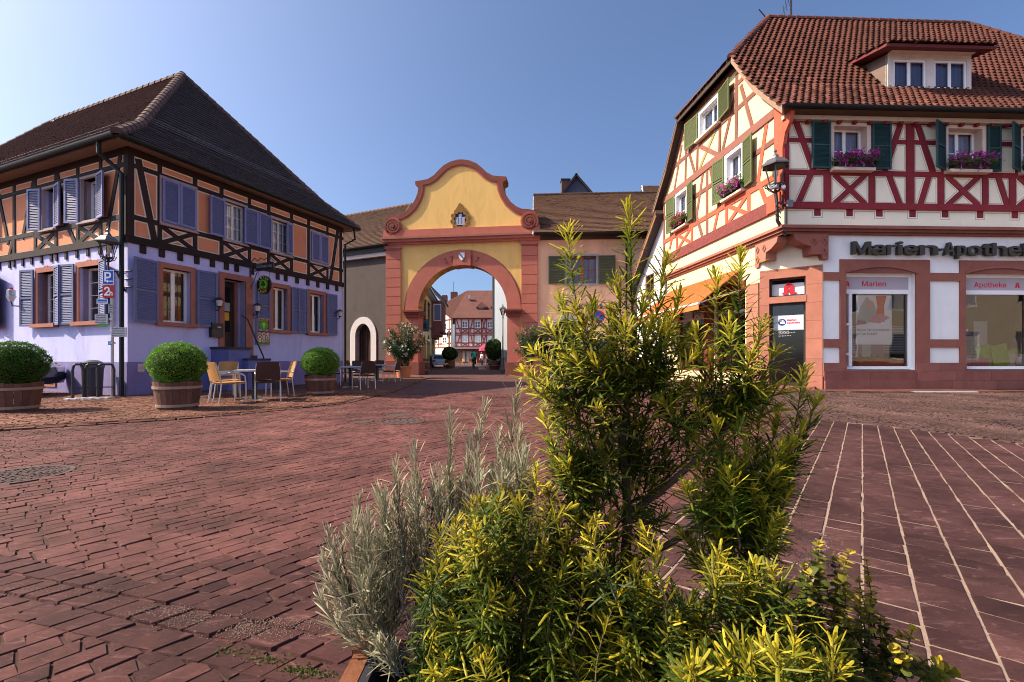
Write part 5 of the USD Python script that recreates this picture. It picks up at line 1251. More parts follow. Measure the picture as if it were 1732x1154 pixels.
# ---- pink house right of the gate
hC = thing('pink_house', 'salmon plastered house with brown tiled roof, right of the yellow gate', 'house')
PC = Plane(GP.P(gz(984, 0)[0], 0)[:2], (.9985, -.055))
c7 = lambda x, y: (860 + x * .3293, 280 + y * .3293)
CW0 = 9.0; ez = PC.z(*c7(400, 358)); 
cwin = [PC.uz(*c7(300, 608)), PC.uz(*c7(452, 465))]
ca0 = PC.u(c7(232, 0)[0]); ca1 = PC.u(c7(366, 0)[0]); cat = PC.z(*c7(300, 790)); cr = (ca1 - ca0) / 2; cm = (ca0 + ca1) / 2
ap = Polygon([(ca0, -.1), (ca1, -.1)] + [(cm + cr * math.cos(t), cat - cr + cr * math.sin(t)) for t in np.linspace(0, math.pi, 21)])
wo = sbox(cwin[0][0], cwin[0][1], cwin[1][0], cwin[1][1])
obj('wall', PC.ext(sbox(.0, 0, CW0, ez).difference(ap).difference(wo), -.35, 0), PINK, hC)
obj('plinth', PC.ext(sbox(.4, 0, CW0, .75).difference(ap.buffer(.26)), -.3, .03), SAND, hC)
obj('door_arch', PC.ext(ap.buffer(.24).difference(ap).intersection(sbox(-5, 0, 20, 9)), -.2, .05), M('blue_grey_stone_arch', (.40, .41, .47), .85, .15, 3), hC)
obj('gate_door', PC.ext(ap, -.33, -.28), M('dark_arched_door', (.045, .02, .022), .6, .3, 5), hC)
obj('window_casing', PC.ext(wo.buffer(.10, join_style='mitre').difference(wo), -.1, .04), M('blue_grey_casing', (.27, .30, .36), .7, .1), hC)
window(hC, PC, *[cwin[0][0], cwin[1][0], cwin[0][1], cwin[1][1]], depth=.1, nu=4, nz=2, fmat=M('brown_window_frame', (.30, .12, .05), .6, .2), mull=.2, curtain=(0, .9, _mats['grey_net_curtain']))
sw = PC.u(c7(290, 0)[0]) - PC.u(c7(206, 0)[0])
shutter(hC, PC, cwin[0][0] - .12, cwin[0][1] - .05, cwin[1][1], sw, 177, w=.06, mat=LTGREEN, slat=.09); shutter(hC, PC, cwin[1][0] + .12, cwin[0][1] - .05, cwin[1][1], sw, 3, w=.06, mat=LTGREEN, slat=.09)
def off(pl, u, z, w): return pl.P(u, z, w)
rzC = CAM_H + (HY - 329) / F_PX * 29.6
C0, C1, C2, C3 = PC.P(-.25, ez + .05, .45), PC.P(CW0, ez + .05, .45), PC.P(CW0, rzC, -4.4), PC.P(-.25, rzC, -4.4)
rC = obj('roof', roof_slab([C0, C1, C2, C3], .14), DECK, hC)
obj('roof_tiles', tile_mesh(tiles([C0, C1, C2, C3], .21, .19, 'flat', RT, lift=.035, hgt=.03, jit=.008)), TILEC, rC, kind='stuff')
obj('ridge_tiles', ridge_caps(C3, C2, .14, .36), TILEC, rC, kind='stuff')
obj('rear_roof', roof_slab([PC.P(-.25, ez, -9), PC.P(CW0, ez, -9), PC.P(CW0, rzC - .02, -4.4), PC.P(-.25, rzC - .02, -4.4)], .14), DECK, hC)
obj('gable_wall', PC.put((np.array([[.05, 0, -.36], [.05, 0, -8.6], [.05, ez, -8.6], [.05, rzC - .3, -4.4], [.05, ez, -.36]]), np.array([[0, 1, 2], [0, 2, 4], [2, 3, 4], [0, 2, 1], [0, 4, 2], [2, 4, 3]]))), PINK, hC)
obj('gutter', gutter(C0 + [0, -.05, -.03], C1 + [0, -.05, -.03], .08), GUT, hC)
obj('eaves_board', PC.box(-.2, CW0, ez - .25, ez + .0, .001, .12), M('dark_fascia', (.07, .045, .035)), hC)
obj('downpipe', tube([PC.P(5.0, ez, .4), PC.P(5.0, ez - .5, .08), PC.P(5.0, 0, .08)], .05, 6), GUT, hC)
obj('gutter_verge', tube([C0 + [0, -.02, -.1], C3 + [0, 0, -.08]], .06, 5), PALE, hC)
# wrought sign of the inn and its lettering
sg = thing('inn_sign', 'square black iron sign frame with an animal figure on the salmon wall', 'sign')
s0 = PC.uz(*c7(256, 748)); s1 = PC.uz(*c7(302, 702))
obj('frame', PC.ext(sbox(s0[0], s0[1], s1[0], s1[1]).difference(sbox(s0[0] + .04, s0[1] + .04, s1[0] - .04, s1[1] - .04)), .02, .06), M('dark_blue_iron', (.02, .02, .05), .5, .2), sg)
w_, h_ = s1[0] - s0[0], s1[1] - s0[1]
beast = Polygon([(.12, .10), (.2, .3), (.15, .42), (.3, .4), (.6, .44), (.72, .6), (.84, .56), (.8, .44), (.76, .3), (.78, .1), (.7, .1), (.66, .26), (.36, .24), (.30, .1)])
obj('figure', PC.put(xf(ext(affinity.scale(beast, w_, h_, origin=(0, 0)), .03, .05), None, (s0[0], s0[1], 0))), IRON, sg)
obj('brace', PC.put(tube([(s0[0] + .04, s0[1] + .04, .04), (s1[0] - .04, s1[1] - .04, .04)], .012, 4)), IRON, sg); obj('bar', PC.put(tube([(s1[0], s0[1] + h_ * .28, .04), (s1[0] + 2.3, s0[1] + h_ * .28, .04)], .02, 5)), IRON, sg)
text(PC, 'Marktstube', s1[0] + .32, s0[1] + h_ * .34, .24, .03, M('dark_blue_iron', (.02, .02, .05)), sg, depth=.03, bold=True) if False else None
for k, (x, w) in enumerate(((.32, .26), (.66, .2), (.94, .24), (1.26, .2), (1.54, .22), (1.82, .18))): obj('letter', PC.put(xf(meshkit.text_mesh('XLamss'[k], .24, .03, True), None, (s1[0] + x, s0[1] + h_ * .34, .03))), _mats['dark_blue_iron'], sg)
ns = thing('no_stopping_sign', 'round blue and red no stopping sign in front of the salmon house door', 'traffic sign')
q = at(1012, 536, 24.2); NP = Plane((q[0], q[1]), (1, -.05))
obj('disc', NP.put(xf(ext(disc(.36, 28), 0, .02), None, (0, q[2], 0))), SIGNR, ns); obj('face', NP.put(xf(ext(disc(.29, 28), .02, .026), None, (0, q[2], 0))), SIGNB, ns)
obj('bar', NP.put(xf(ext(seg((-.22, -.22), (.22, .22), .07), .026, .031), None, (0, q[2], 0))), SIGNR, ns); obj('post', tube([[q[0], q[1] + .035, 0], [q[0], q[1] + .035, q[2] + .4]], .03, 8), GALV, ns)
bs = thing('blue_banner_board', 'blue upright advertising board standing before the salmon house', 'sign board')
q = ground(1022, 642); obj('board', bx(q[0] - .35, q[0] + .35, q[1], q[1] + .06, .45, 1.75), M('banner_blue', (.02, .14, .50), .5, .1, 3), bs)
for s in (-.3, .3): obj('leg', bx(q[0] + s - .02, q[0] + s + .02, q[1] + .01, q[1] + .05, 0, .449), GALV, bs)
obj('base', bx(q[0] - .4, q[0] + .4, q[1] - .2, q[1] + .25, -.0, .04), GALV, bs)
# dark gable with chimney behind the pink roof
hK = thing('slate_gable_house', 'dark blue-grey slate gable with a chimney behind the brown roof', 'house')
a, b, t = at(938, 340, 38), at(1016, 340, 38), at(974, 297, 38); pk = Plane((a[0], a[1]), (1, 0)); W_ = b[0] - a[0]; tp = t[0] - a[0]
obj('gable', pk.ext(Polygon([(-.0, 0), (W_, 0), (W_, a[2] - .3), (tp, t[2]), (0, a[2] - .3)]), -.3, 0), M('slate_cladding', (.075, .09, .13), .7, .2, 3, 40), hK)
for s, e in ((a, -.3), (b, .3)):
    o0 = [tp, t[2] + .12, .25]; 
    obj('roof', roof_slab([pk.P(s[0] - a[0] + e, a[2] - .5, .25), pk.P(s[0] - a[0] + e, a[2] - .5, -8), pk.P(tp, t[2] + .12, -8), pk.P(tp, t[2] + .12, .25)], .15), TILEAD, hK)
c = at(957, 311, 39); obj('chimney', bx(c[0] - .35, c[0] + .35, c[1], c[1] + .7, c[2] - 2, c[2] + .35), M('chimney_brick', (.11, .06, .05), .9, .3, 5), hK); obj('chimney_cap', bx(c[0] - .42, c[0] + .42, c[1] - .07, c[1] + .77, c[2] + .35, c[2] + .45), IRON, hK)
obj('aerial', tube([t + [.25, .3, 0], t + [.25, .3, 1.5]], .02, 4), IRON, hK)
hR = thing('narrow_tiled_house', 'narrow brown tiled roof end between the salmon house and the pharmacy', 'house')
p = [at(1092, 350, 34), at(1140, 350, 34), at(1140, 315, 37), at(1086, 315, 37)]
obj('wall', bx(p[0][0], p[1][0], 34, 38, 0, p[0][2] - .05), PINK, hR); r_ = obj('roof', roof_slab(p, .2), DECK, hR); obj('roof_tiles', tile_mesh(tiles(p, .24, .22, 'flat', RT)), TILEC, r_, kind='stuff'); obj('barge_board', tube([p[0], p[3]], .09, 4), PALE, r_)

# ---- dark house left of the gate
hD = thing('dark_plaster_house', 'dark grey plastered house with a white arched doorway left of the gate', 'house')
PD = Plane(GP.P(pil0[0] + .05, 0, -.2)[:2], (.909, -.4167)); DLn = 8.5
dz = PD.z(653, 433)
a0, a1 = PD.u(g5(118, 0)[0]), PD.u(g5(192, 0)[0]); am = (a0 + a1) / 2; ar = (a1 - a0) / 2; az = PD.z(*g5(150, 838))
ap = Polygon([(a0, -.1), (a1, -.1)] + [(am + ar * math.cos(t), az - ar * 1.25 + ar * 1.25 * math.sin(t)) for t in np.linspace(0, math.pi, 25)])
obj('wall', PD.ext(sbox(-DLn, 0, 0, dz).difference(ap), -.4, 0), DKWALL, hD)
ol = ap.buffer(.42).difference(ap).intersection(sbox(-30, 0, 20, 9))
obj('door_arch', PD.ext(ol, -.35, .07), PALE, hD)
obj('gate_door', PD.ext(ap, -.38, -.30), M('dark_brown_gate', (.035, .018, .013), .7, .3, 5), hD)
for k in range(1, 6): u = a0 + (a1 - a0) * k / 6; obj('door_batten', PD.box(u - .018, u + .018, 0, az - .25 - abs(k - 3) * .18, -.30, -.275), M('door_batten_brown', (.10, .05, .03), .7, .3, 5), hD)
obj('ledge', PD.box(-DLn, .0, dz - .02, dz + .22, -.4, .22), PALE, hD); obj('eaves_board', PD.box(-DLn, .0, dz + .221, dz + .55, -.4, .30), GUT, hD)
obj('gutter', gutter(PD.P(-DLn, dz + .62, .42), PD.P(.0, dz + .62, .42), .10), GUT, hD)
ry_ = at(617, 345, 31.5); D0_ = PD.P(-DLn, dz + .6, .38); D1_ = PD.P(.2, dz + .6, .38); rz_ = ry_[2]
D2_ = PD.P(-1.8, rz_, -4.6); D3_ = PD.P(-DLn, rz_, -4.6)
rD = obj('roof', roof_slab([D0_, D1_, D2_, D3_], .14), DECK, hD); obj('roof_tiles', tile_mesh(tiles([D0_, D1_, D2_, D3_], .22, .21, 'flat', RT, lift=.035, hgt=.03, jit=.008)), TILEC, rD, kind='stuff')
Pq, Pr = PD.P(-1.6, dz + .6, -5.4), PD.P(-DLn, dz + .6, -5.6)
obj('hip_roof', (np.array([D1_, Pq, D2_]), np.array([[0, 1, 2], [0, 2, 1]])), TILEAD, hD); obj('ridge_tiles', join([ridge_caps(D1_, D2_, .13, .36), ridge_caps(D2_, D3_, .13, .36)]), TILEC, rD, kind='stuff')
obj('rear_roof', (np.array([Pr, Pq, D2_, D3_]), np.array([[0, 1, 2], [0, 2, 3], [0, 2, 1], [0, 3, 2]])), TILEAD, hD)
obj('rear_wall', [PD.box(-DLn, -1.8, 0, dz + .55, -5.4, -5.3)], DKWALL, hD)

# ---- the street behind the gate
hE = thing('yellow_arcade_house', 'yellow house with tall dark windows and pointed arcade along the street behind the gate', 'house')
PE = Plane((-4.66 - .088 * 31, 31.0), (-.088, .996))
z6 = lambda x, y: (680 + x * .18197, 440 + y * .18197)
uE = lambda x: PE.u(680 + x * .18197)
EL = uE(312); ehz = PE.z(*z6(240, 340))
archs = []
for x0, x1, yt in ((152, 172, 680), (190, 222, 688), (232, 262, 690), (274, 300, 700)):
    a, b = uE(x0), uE(x1); zt = PE.z(*z6((x0 + x1) / 2, yt)); m = (a + b) / 2; archs.append(Polygon([(a, -.1), (b, -.1), (b, zt - 1.1), (b - (b - m) * .35, zt - .45), (m, zt), (a + (m - a) * .35, zt - .45), (a, zt - 1.1)]))
ew = []
for x0, x1, yt, yb in ((165, 190, 335, 535), (198, 222, 350, 555), (237, 258, 392, 580)):
    a, b = uE(x0), uE(x1); ew.append(sbox(a, PE.z(*z6(x0, yb)), b, PE.z(*z6(x0, yt))))
obj('wall', PE.ext(sbox(0, 0, EL, ehz).difference(unary_union(archs + ew)), -.4, 0), M('street_yellow_plaster', (.74, .52, .24), .9, .1, 1.5, dirt=.15), hE)
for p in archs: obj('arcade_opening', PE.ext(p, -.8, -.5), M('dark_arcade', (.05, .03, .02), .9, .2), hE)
for p in ew:
    a, c, b, d = p.bounds; obj('window_casing', PE.ext(p.buffer(.14, join_style='mitre').difference(p), -.2, .05), SANDD, hE); window(hE, PE, a, b, c, d, depth=.12, nu=2, nz=3, fmat=M('dark_window_frame', (.05, .03, .025), .6, .2), mull=.08)
obj('band', PE.box(0, EL, PE.z(*z6(200, 600)), PE.z(*z6(200, 585)), .001, .10), SANDD, hE)
obj('eaves', PE.box(-.2, EL + .4, ehz, ehz + .30, -.4, .55), M('grey_eaves', (.40, .40, .38), .8, .1), hE)
obj('roof', roof_slab([PE.P(-.3, ehz + .28, .65), PE.P(EL + .5, ehz + .28, .65), PE.P(EL + .5, ehz + 2.2, -4.5), PE.P(-.3, ehz + 2.2, -4.5)], .2), TILEAD, hE)
obj('rear_wall', PE.box(0, EL, 0, ehz, -8, -7.8), DKWALL, hE); obj('end_wall', PE.box(EL - .3, EL, 0, ehz, -7.8, -.401), _mats['street_yellow_plaster'], hE)
# the bay window
b0, b1 = uE(272), uE(312); bz0, bz1 = PE.z(*z6(290, 660)), PE.z(*z6(290, 400))
by = obj('bay_window', PE.box(b0, b1, bz0, bz1, .002, 1.25), SANDD, hE)
for zz_ in ((bz0 - .25, bz0, 1.3), (bz0 - .6, bz0 - .25, .9), (bz0 - .9, bz0 - .6, .5)): obj('corbel', PE.box(b0 - .05, b1 + .05, zz_[0], zz_[1], .002, zz_[2]), SANDD, by)
BYF = Plane(PE.P(b0, 0, 0)[:2], PE.n); obj('bay_glazing', BYF.box(.25, 1.1, bz0 + (bz1 - bz0) * .3, bz1 - .4, .0, .02), WWHITE, by); obj('bay_pane', BYF.box(.33, 1.02, bz0 + (bz1 - bz0) * .33, bz1 - .5, .02, .025), BLUESH, by); obj('bay_roof', roof_slab([PE.P(b0 - .3, bz1, 1.6), PE.P(b1 + .4, bz1, 1.6), PE.P(b1 + .4, bz1 + 1.6, .0), PE.P(b0 - .3, bz1 + 1.6, .0)], .15), TILEAD, by)
fs = thing('hanging_blue_sign', 'small blue sign hung across the street on the yellow arcade house', 'sign'); q = at(716.5, 551.5, 33); obj('panel', bx(q[0] - .42, q[0] + .42, q[1], q[1] + .05, q[2] - .42, q[2] + .42), M('flag_blue', (.10, .22, .34), .5, .2, 6), fs); obj('arm', tube([q + [-.8, 0, .46], q + [.45, 0, .46]], .025, 5), IRON, fs); obj('figure', bx(q[0] - .2, q[0] + .2, q[1] - .012, q[1] - .002, q[2] - .2, q[2] + .2), M('flag_figure', (.04, .08, .14), .5, .2), fs)
# far half-timbered house
hF = thing('far_half_timbered_house', 'pink and red half-timbered house with brown hipped roof at the end of the street', 'house')
FY = 76.0; f0 = at(z6(490, 0)[0], 0, FY); PF = Plane((f0[0], FY), (1, .02)); FL = 10.2
fu = lambda x: PF.u(z6(x, 0)[0]); fz = lambda y: PF.z(*z6(600, y))
FPINK = M('pale_pink_plaster', (.80, .66, .58), .9, .06, 2); FRED = M('far_red_timber', (.24, .06, .05), .8, .2, 5)
fw = [sbox(fu(a), fz(b), fu(c), fz(d)) for a, b, c, d in ((558, 630, 610, 568), (676, 632, 730, 568), (790, 634, 842, 570), (560, 765, 612, 702), (682, 765, 732, 702), (796, 765, 846, 704))]
fwu = unary_union(fw); fwall = sbox(0, fz(812), FL, fz(538))
obj('wall', PF.ext(sbox(0, 0, FL, fz(538)).difference(fwu), -.4, -.03), FPINK, hF)
it = [(sbox(0, fz(y) - .1, FL, fz(y) + .1), FRED) for y in (545, 636, 680, 698, 770, 806)] + [(sbox(fu(x) - .075, fz(810), fu(x) + .075, fz(545)), FRED) for x in (494, 550, 618, 668, 738, 784, 850, 900)]
it += [(seg((fu(a), fz(b)), (fu(c), fz(d)), .15), FRED) for a, b, c, d in ((505, 550, 540, 670), (655, 560, 630, 670), (745, 550, 775, 670), (775, 550, 745, 670), (505, 800, 540, 700), (640, 700, 660, 800), (745, 800, 778, 700), (778, 800, 745, 700), (560, 640, 612, 675), (612, 640, 560, 675), (680, 640, 730, 675), (730, 640, 680, 675), (790, 640, 842, 675), (842, 640, 790, 675), (560, 772, 612, 802), (612, 772, 560, 802), (680, 772, 730, 802), (730, 772, 680, 802))]
beams(hF, PF, it, None, fwall, w0=-.03, w1=.05, cutters=fwu.buffer(.05))
for k, p in enumerate(fw):
    a, c, b, d = p.bounds; window(hF, PF, a, b, c, d, depth=.05, nu=2, nz=2, fw=.14, mull=.16, bar=.07, curtain=(0, 1, _mats['grey_net_curtain']) if k < 3 else None)
FS = Plane(tuple(np.array([f0[0], FY]) + np.array([-.62, .93]) * 13.5), (.62 / 1.1177, -.93 / 1.1177)); SL = 13.5
fsw = [sbox(SL * x0, z0, SL * x1, z1) for x0, x1 in ((.10, .26), (.42, .58), (.74, .88)) for z0, z1 in ((fz(770), fz(705)), (fz(640), fz(575)))] + [sbox(SL * .45, fz(520), SL * .6, fz(470))]
gabl = Polygon([(0, 0), (SL, 0), (SL, fz(538)), (SL * .72, fz(445)), (SL * .35, fz(445)), (0, fz(530))])
obj('gable_wall', FS.ext(gabl.difference(unary_union(fsw)), -.4, -.03), CREAM, hF)
it = [(sbox(0, fz(y) - .1, SL, fz(y) + .1), FRED) for y in (545, 636, 680, 770, 806)] + [(sbox(SL * x - .1, fz(810), SL * x + .1, fz(460)), FRED) for x in (.02, .3, .38, .62, .7, .97)]
beams(hF, FS, it, None, gabl.intersection(sbox(-9, fz(812), 99, 99)), w0=-.03, w1=.05, cutters=unary_union(fsw).buffer(.05))
for p in fsw: a, c, b, d = p.bounds; window(hF, FS, a, b, c, d, depth=.05, nu=2, nz=2, fw=.14, mull=.16, bar=.07)
rzf = fz(283) + .6
p0, p1 = PF.P(-.5, fz(540), .6), PF.P(FL, fz(540), .6); r1 = PF.P(FL, CAM_H + (HY - 491.5) / F_PX * (FY + 6), -6); r0 = PF.P(PF.off(-6).u(z6(605, 0)[0]), r1[2], -6); vv = FS.P(SL * .72, fz(445) + .15, .5)
obj('roof', [roof_slab([p0, p1, r1, r0], .2), (np.array([p0, vv, r0]), np.array([[0, 1, 2], [0, 2, 1]]))], M('far_brown_tiles', (.145, .062, .050), .85, .3, 1.0, 20, dirt=.4), hF)
vf = FS.P(SL * .35, fz(445) + .15, .5); obj('half_hip', (np.array([vv, vf, r0]), np.array([[0, 1, 2], [0, 2, 1]])), _mats['far_brown_tiles'], hF); pe = FS.P(-.4, fz(530), .5); obj('rear_roof', (np.array([vf, pe, r0 + [2, 6, -6], r0]), np.array([[0, 1, 2], [0, 2, 3], [0, 2, 1], [0, 3, 2]])), _mats['far_brown_tiles'], hF)
for x0, x1 in ((712, 766), (846, 900)):
    dp_ = PF.off(-1.6); a, b = dp_.u(z6(x0, 0)[0]), dp_.u(z6(x1, 0)[0]); zb, zt = dp_.z(*z6(740, 500)), dp_.z(*z6(740, 438))
    o = obj('dormer', dp_.box(a - .1, b + .1, zb - .4, zt, -2, 0), FPINK, hF); obj('dormer_window', dp_.box(a + .05, b - .05, zb, zt - .1, .0, .06), WWHITE, o); obj('dormer_pane', [dp_.box(a + .15 + k * (b - a) / 2.1, a + (b - a) * .43 + k * (b - a) / 2.1, zb + .12, zt - .22, .06, .07) for k in (0, 1)], BLUESH, o)
    m = (a + b) / 2; obj('dormer_roof', dp_.put(join([(np.array([[a - .5, zt - .1, .4], [m, zt + 1.0, .0], [b + .5, zt - .1, .4], [a - .5, zt - .1, -2], [m, zt + 1.0, -2], [b + .5, zt - .1, -2]], float)[:, [0, 1, 2]], np.array([[0, 2, 1], [0, 1, 4], [0, 4, 3], [1, 2, 5], [1, 5, 4], [0, 3, 5], [0, 5, 2]]))])), _mats['far_brown_tiles'], o)
obj('shop_front', PF.box(.2, FL, .2, fz(822), -.02, .02), M('dim_shop_front', (.20, .13, .09), .7, .5, 1.5), hF); obj('shop_awning', PF.box(.1, FL, fz(828), fz(814), .0, 1.6), PALE, hF)
for k, x in enumerate((565, 600, 625)): obj('shop_display', PF.box(fu(x), fu(x + 22), .4, fz(848), .03, .08), M('pale_shop_display', (.48, .46, .40), .6, .4, 3), hF)
obj('shop_display', PF.box(fu(700), fu(800), .4, fz(845), .03, .08), M('pink_shop_display', (.40, .08, .08), .6, .4, 2), hF)
ch = r0 + [-3.2, 1, -1.2]
for dx, w, h in ((0, 1.2, 2.2), (-1.6, .9, 1.0)): obj('chimney', bx(ch[0] + dx, ch[0] + dx + w, ch[1], ch[1] + 1.2, ch[2] - 3, ch[2] + h * .5), M('far_chimney', (.20, .08, .06), .9, .2), hF)
obj('aerial', tube([ch + [.6, 0, 1], ch + [.6, 0, 3]], .05, 4), IRON, hF); obj('roof_window', bx(*(lambda c: (c[0] - .2, c[0] + .2, c[1], c[1] + .5, c[2] - .2, c[2] + .5))(at(z6(625, 0)[0], 440 + 350 * .182, FY + 3.2)), ), PALE, hF)
hO = thing('far_orange_house', 'orange house just left of the far half-timbered house', 'house')
q0, q1 = at(734, 0, 92), at(749, 0, 92); obj('wall', bx(q0[0] - 2, q1[0], 92, 99, 0, at(0, 528, 92)[2]), M('far_orange_plaster', (.66, .33, .22), .9, .1, 1), hO)
for z in (3.0, 6.2): obj('window', bx(q1[0] - 1.2, q1[0] - .4, 91.95, 91.99, z, z + 1.5), BLUESH, hO)
obj('roof', (np.array([[q0[0] - 2.3, 91.5, at(0, 529, 92)[2]], [q1[0] + .2, 91.5, at(0, 529, 92)[2]], [q1[0] + .2, 96, at(0, 512, 94)[2]], [q0[0] - 2.3, 96, at(0, 512, 94)[2]]]), np.array([[0, 1, 2], [0, 2, 3], [0, 2, 1], [0, 3, 2]])), _mats['far_brown_tiles'], hO)
# tall grey-blue house inside the gate on the right
hG = thing('grey_blue_house', 'tall grey-blue plastered house wall on the right side of the street behind the gate', 'house')
g1, g0 = np.array([(836 - CX) / F_PX * 46, 46.0]), np.array([(880 - CX) / F_PX * 28.2, 28.2]); PG = Plane(g1, g0 - g1); GLn = float(np.linalg.norm(g0 - g1))
obj('wall', PG.box(0, GLn, 0, 9.7, -.4, 0), M('grey_blue_plaster', (.27, .30, .34), .9, .12, 1.2, dirt=.35), hG); obj('end_wall', Plane(g1, (1, .05)).box(.0, 6, 0, 9.7, -.42, -.401), DKWALL, hG)
obj('downpipe', tube([PG.P(.25, 0, .1), PG.P(.25, 9.7, .1)], .16, 6), M('dark_downpipe', (.05, .05, .055), .6, .2), hG); obj('passage', PG.box(.9 * GLn - 3.6, .9 * GLn - 1.3, 0, 2.9, .0, .02), M('dark_passage', (.10, .025, .025), .8, .3), hG); obj('roof', PG.box(-.3, GLn + .1, 9.7, 9.9, -1.5, .3), TILEAD, hG)
# ---- the house across the square, behind the viewpoint: the shop windows mirror it
hX = thing('opposite_house', 'beige house with white roller blinds across the square, seen only mirrored in the shop windows', 'house')
PX_ = Plane((38, 4.0), (-.8, -.6)); BEI = M('beige_plaster', (.62, .52, .38), .9, .08, 1.2, dirt=.2)
xo = [sbox(u, z, u + 1.3, z + 1.7) for u in np.arange(1.6, 26, 3.1) for z in (1.0, 4.4)]
obj('wall', PX_.ext(sbox(0, 0, 28, 7.6).difference(unary_union(xo)), -.3, 0), BEI, hX); obj('end_wall', PX_.box(27.7, 28, 0, 7.6, -9, -.301), BEI, hX)
for k, p in enumerate(xo):
    a, c, b, d = p.bounds; w_ = obj('window', PX_.ext(p.difference(p.buffer(-.08)), -.2, -.1), WWHITE, hX); obj('blind', [PX_.box(a + .08, b - .08, z, z + .07, -.17, -.15) for z in np.arange(c + .1, d - .1, .085)] if k % 3 else PX_.box(a + .08, b - .08, c + .08, d - .08, -.17, -.16), PALE if k % 3 else DARKIN, w_, kind='stuff' if k % 3 else None)
obj('plinth', PX_.box(0, 28, 0, .7, .001, .04), SAND, hX); obj('roof', roof_slab([PX_.P(-.4, 7.5, .5), PX_.P(28.4, 7.5, .5), PX_.P(28.4, 12.0, -4.6), PX_.P(-.4, 12.0, -4.6)], .2), TILEB, hX)
# ================================================================== street furniture
def lantern(name, label, base, s, bracket=None, group=None, post=None, tilt=0.0):
    """tapered glass street lantern; base = foot of the glass body"""
    t = thing(name, label, 'street lamp' if post or bracket == 'iron' else 'wall lamp', group=group)
    b = np.asarray(base, float); n = 6; P = lambda prof, nn=n: xf(lathe([(r * s, z * s) for r, z in prof], nn), None, b)
    obj('glass', P([(.10, .02), (.19, .40)]), LAMPGL, t); bars = []
    for i in range(n):
        a = i * 2 * math.pi / n; u = np.array([math.cos(a), math.sin(a), 0]); bars.append(tube([b + u * .103 * s + [0, 0, .02 * s], b + u * .193 * s + [0, 0, .40 * s]], .011 * s, 4))
    obj('frame', join(bars), IRON, t); obj('bottom_ring', P([(0, -.02), (.06, -.02), (.115, .0), (.115, .03), (.0, .03)]), IRON, t)
    obj('roof', P([(.25, .385), (.255, .41), (.15, .52), (.08, .55), (.07, .58), (.045, .62), (.02, .63), (.02, .66), (.035, .69), (.015, .72), (0, .73)]), M('dark_lamp_metal', (.085, .085, .095), .4, .2, 12, spec=.6), t)
    obj('bulb', P([(0, .06), (.03, .06), (.03, .18), (.055, .22), (.05, .30), (.0, .34)], 10), M('frosted_bulb', (.6, .55, .48), .5, .05), t)
    return t, b
# on the corner of the blue house
q = AL.P(AL.u(211), 0, .34)
lb = np.array([q[0], q[1], at(0, 437, q[1])[2]])
t, b = lantern('corner_lantern', 'old iron lantern on a scrolled bracket at the corner of the lavender house', lb, .98, bracket='iron')
obj('cradle', join([tube([b + [.16 * math.cos(a), .16 * math.sin(a), .06], b + [.13 * math.cos(a), .13 * math.sin(a), -.02], b + [0, 0, -.10]], .012, 4) for a in np.linspace(0, 5.2, 6)]), IRON, t)
w = AL.P(-.10, 0, 0); w[2] = b[2] - .1
obj('bracket', join([tube([b + [0, 0, -.02], b + [0, 0, -.35], b * .5 + np.array([w[0], w[1], b[2] - .6]) * .5, [w[0], w[1], b[2] - .75]], .022, 6), tube([b + [0, 0, -.28], [w[0], w[1], b[2] - .30]], .016, 6)] + [tube([np.array([w[0], w[1], b[2] + z]) + [.0, -.02, 0], np.array([w[0] + .22, w[1] - .05, b[2] + z])], .014, 4) for z in (-.25, -.45, -.65)]), IRON, t)
# on the corner of the pharmacy
q = Bpt(-.42, -.22, 0); lb = np.array([q[0], q[1], at(0, 316, q[1])[2]])
t, b = lantern('corner_lantern', 'old lantern with grey hood on an ornate bracket at the corner of the pharmacy', lb, 1.5, bracket='iron')
obj('cradle', join([tube([b + [.26 * math.cos(a), .26 * math.sin(a), .05], b + [.20 * math.cos(a), .20 * math.sin(a), -.05], b + [.08 * math.cos(a), .08 * math.sin(a), -.14], b + [0, 0, -.2]], .018, 5) for a in np.linspace(0, 5.2, 6)] + [tube([b + [.26 * math.cos(a), .26 * math.sin(a), .02] for a in np.linspace(0, 6.28, 20)], .015, 5)]), IRON, t)
w = Bpt(.0, -.03, 0)
obj('bracket', join([tube([b + [0, 0, -.1], b + [.05, 0, -.5], b + [.13, .12, -.95], [w[0] + .03, w[1] - .02, b[2] - 1.35]], [.05, .045, .05, .06], 7), tube([b + [.05, 0, -.45], [w[0], w[1], b[2] - .45]], .03, 6), tube([[w[0] + .03, w[1] - .03, b[2] - .3], [w[0] + .03, w[1] - .03, Z_par0 + .05]], .028, 6)] + [tube([b + [.06 + .07 * math.cos(a), -.05, -.55 - .13 * k + .07 * math.sin(a)] for a in np.linspace(0, 5, 12)], .014, 4) for k in range(4)]), IRON, t)
for k, (dx, dz_) in enumerate(((-.10, -.05), (.16, -.08))): obj('camera', xf(tube([(0, -.10, 0), (0, .10, 0)], .06, 10), rz(.5 * (-1) ** k), b + [dx, -.12, dz_]), M('grey_blue_housing', (.25, .28, .36), .4, .1, 8), t)
obj('junction_box', bx(w[0] + .02, w[0] + .17, w[1] - .13, w[1] - .04, b[2] - .55, b[2] - .35), M('grey_box', (.22, .22, .26), .5, .1), t)
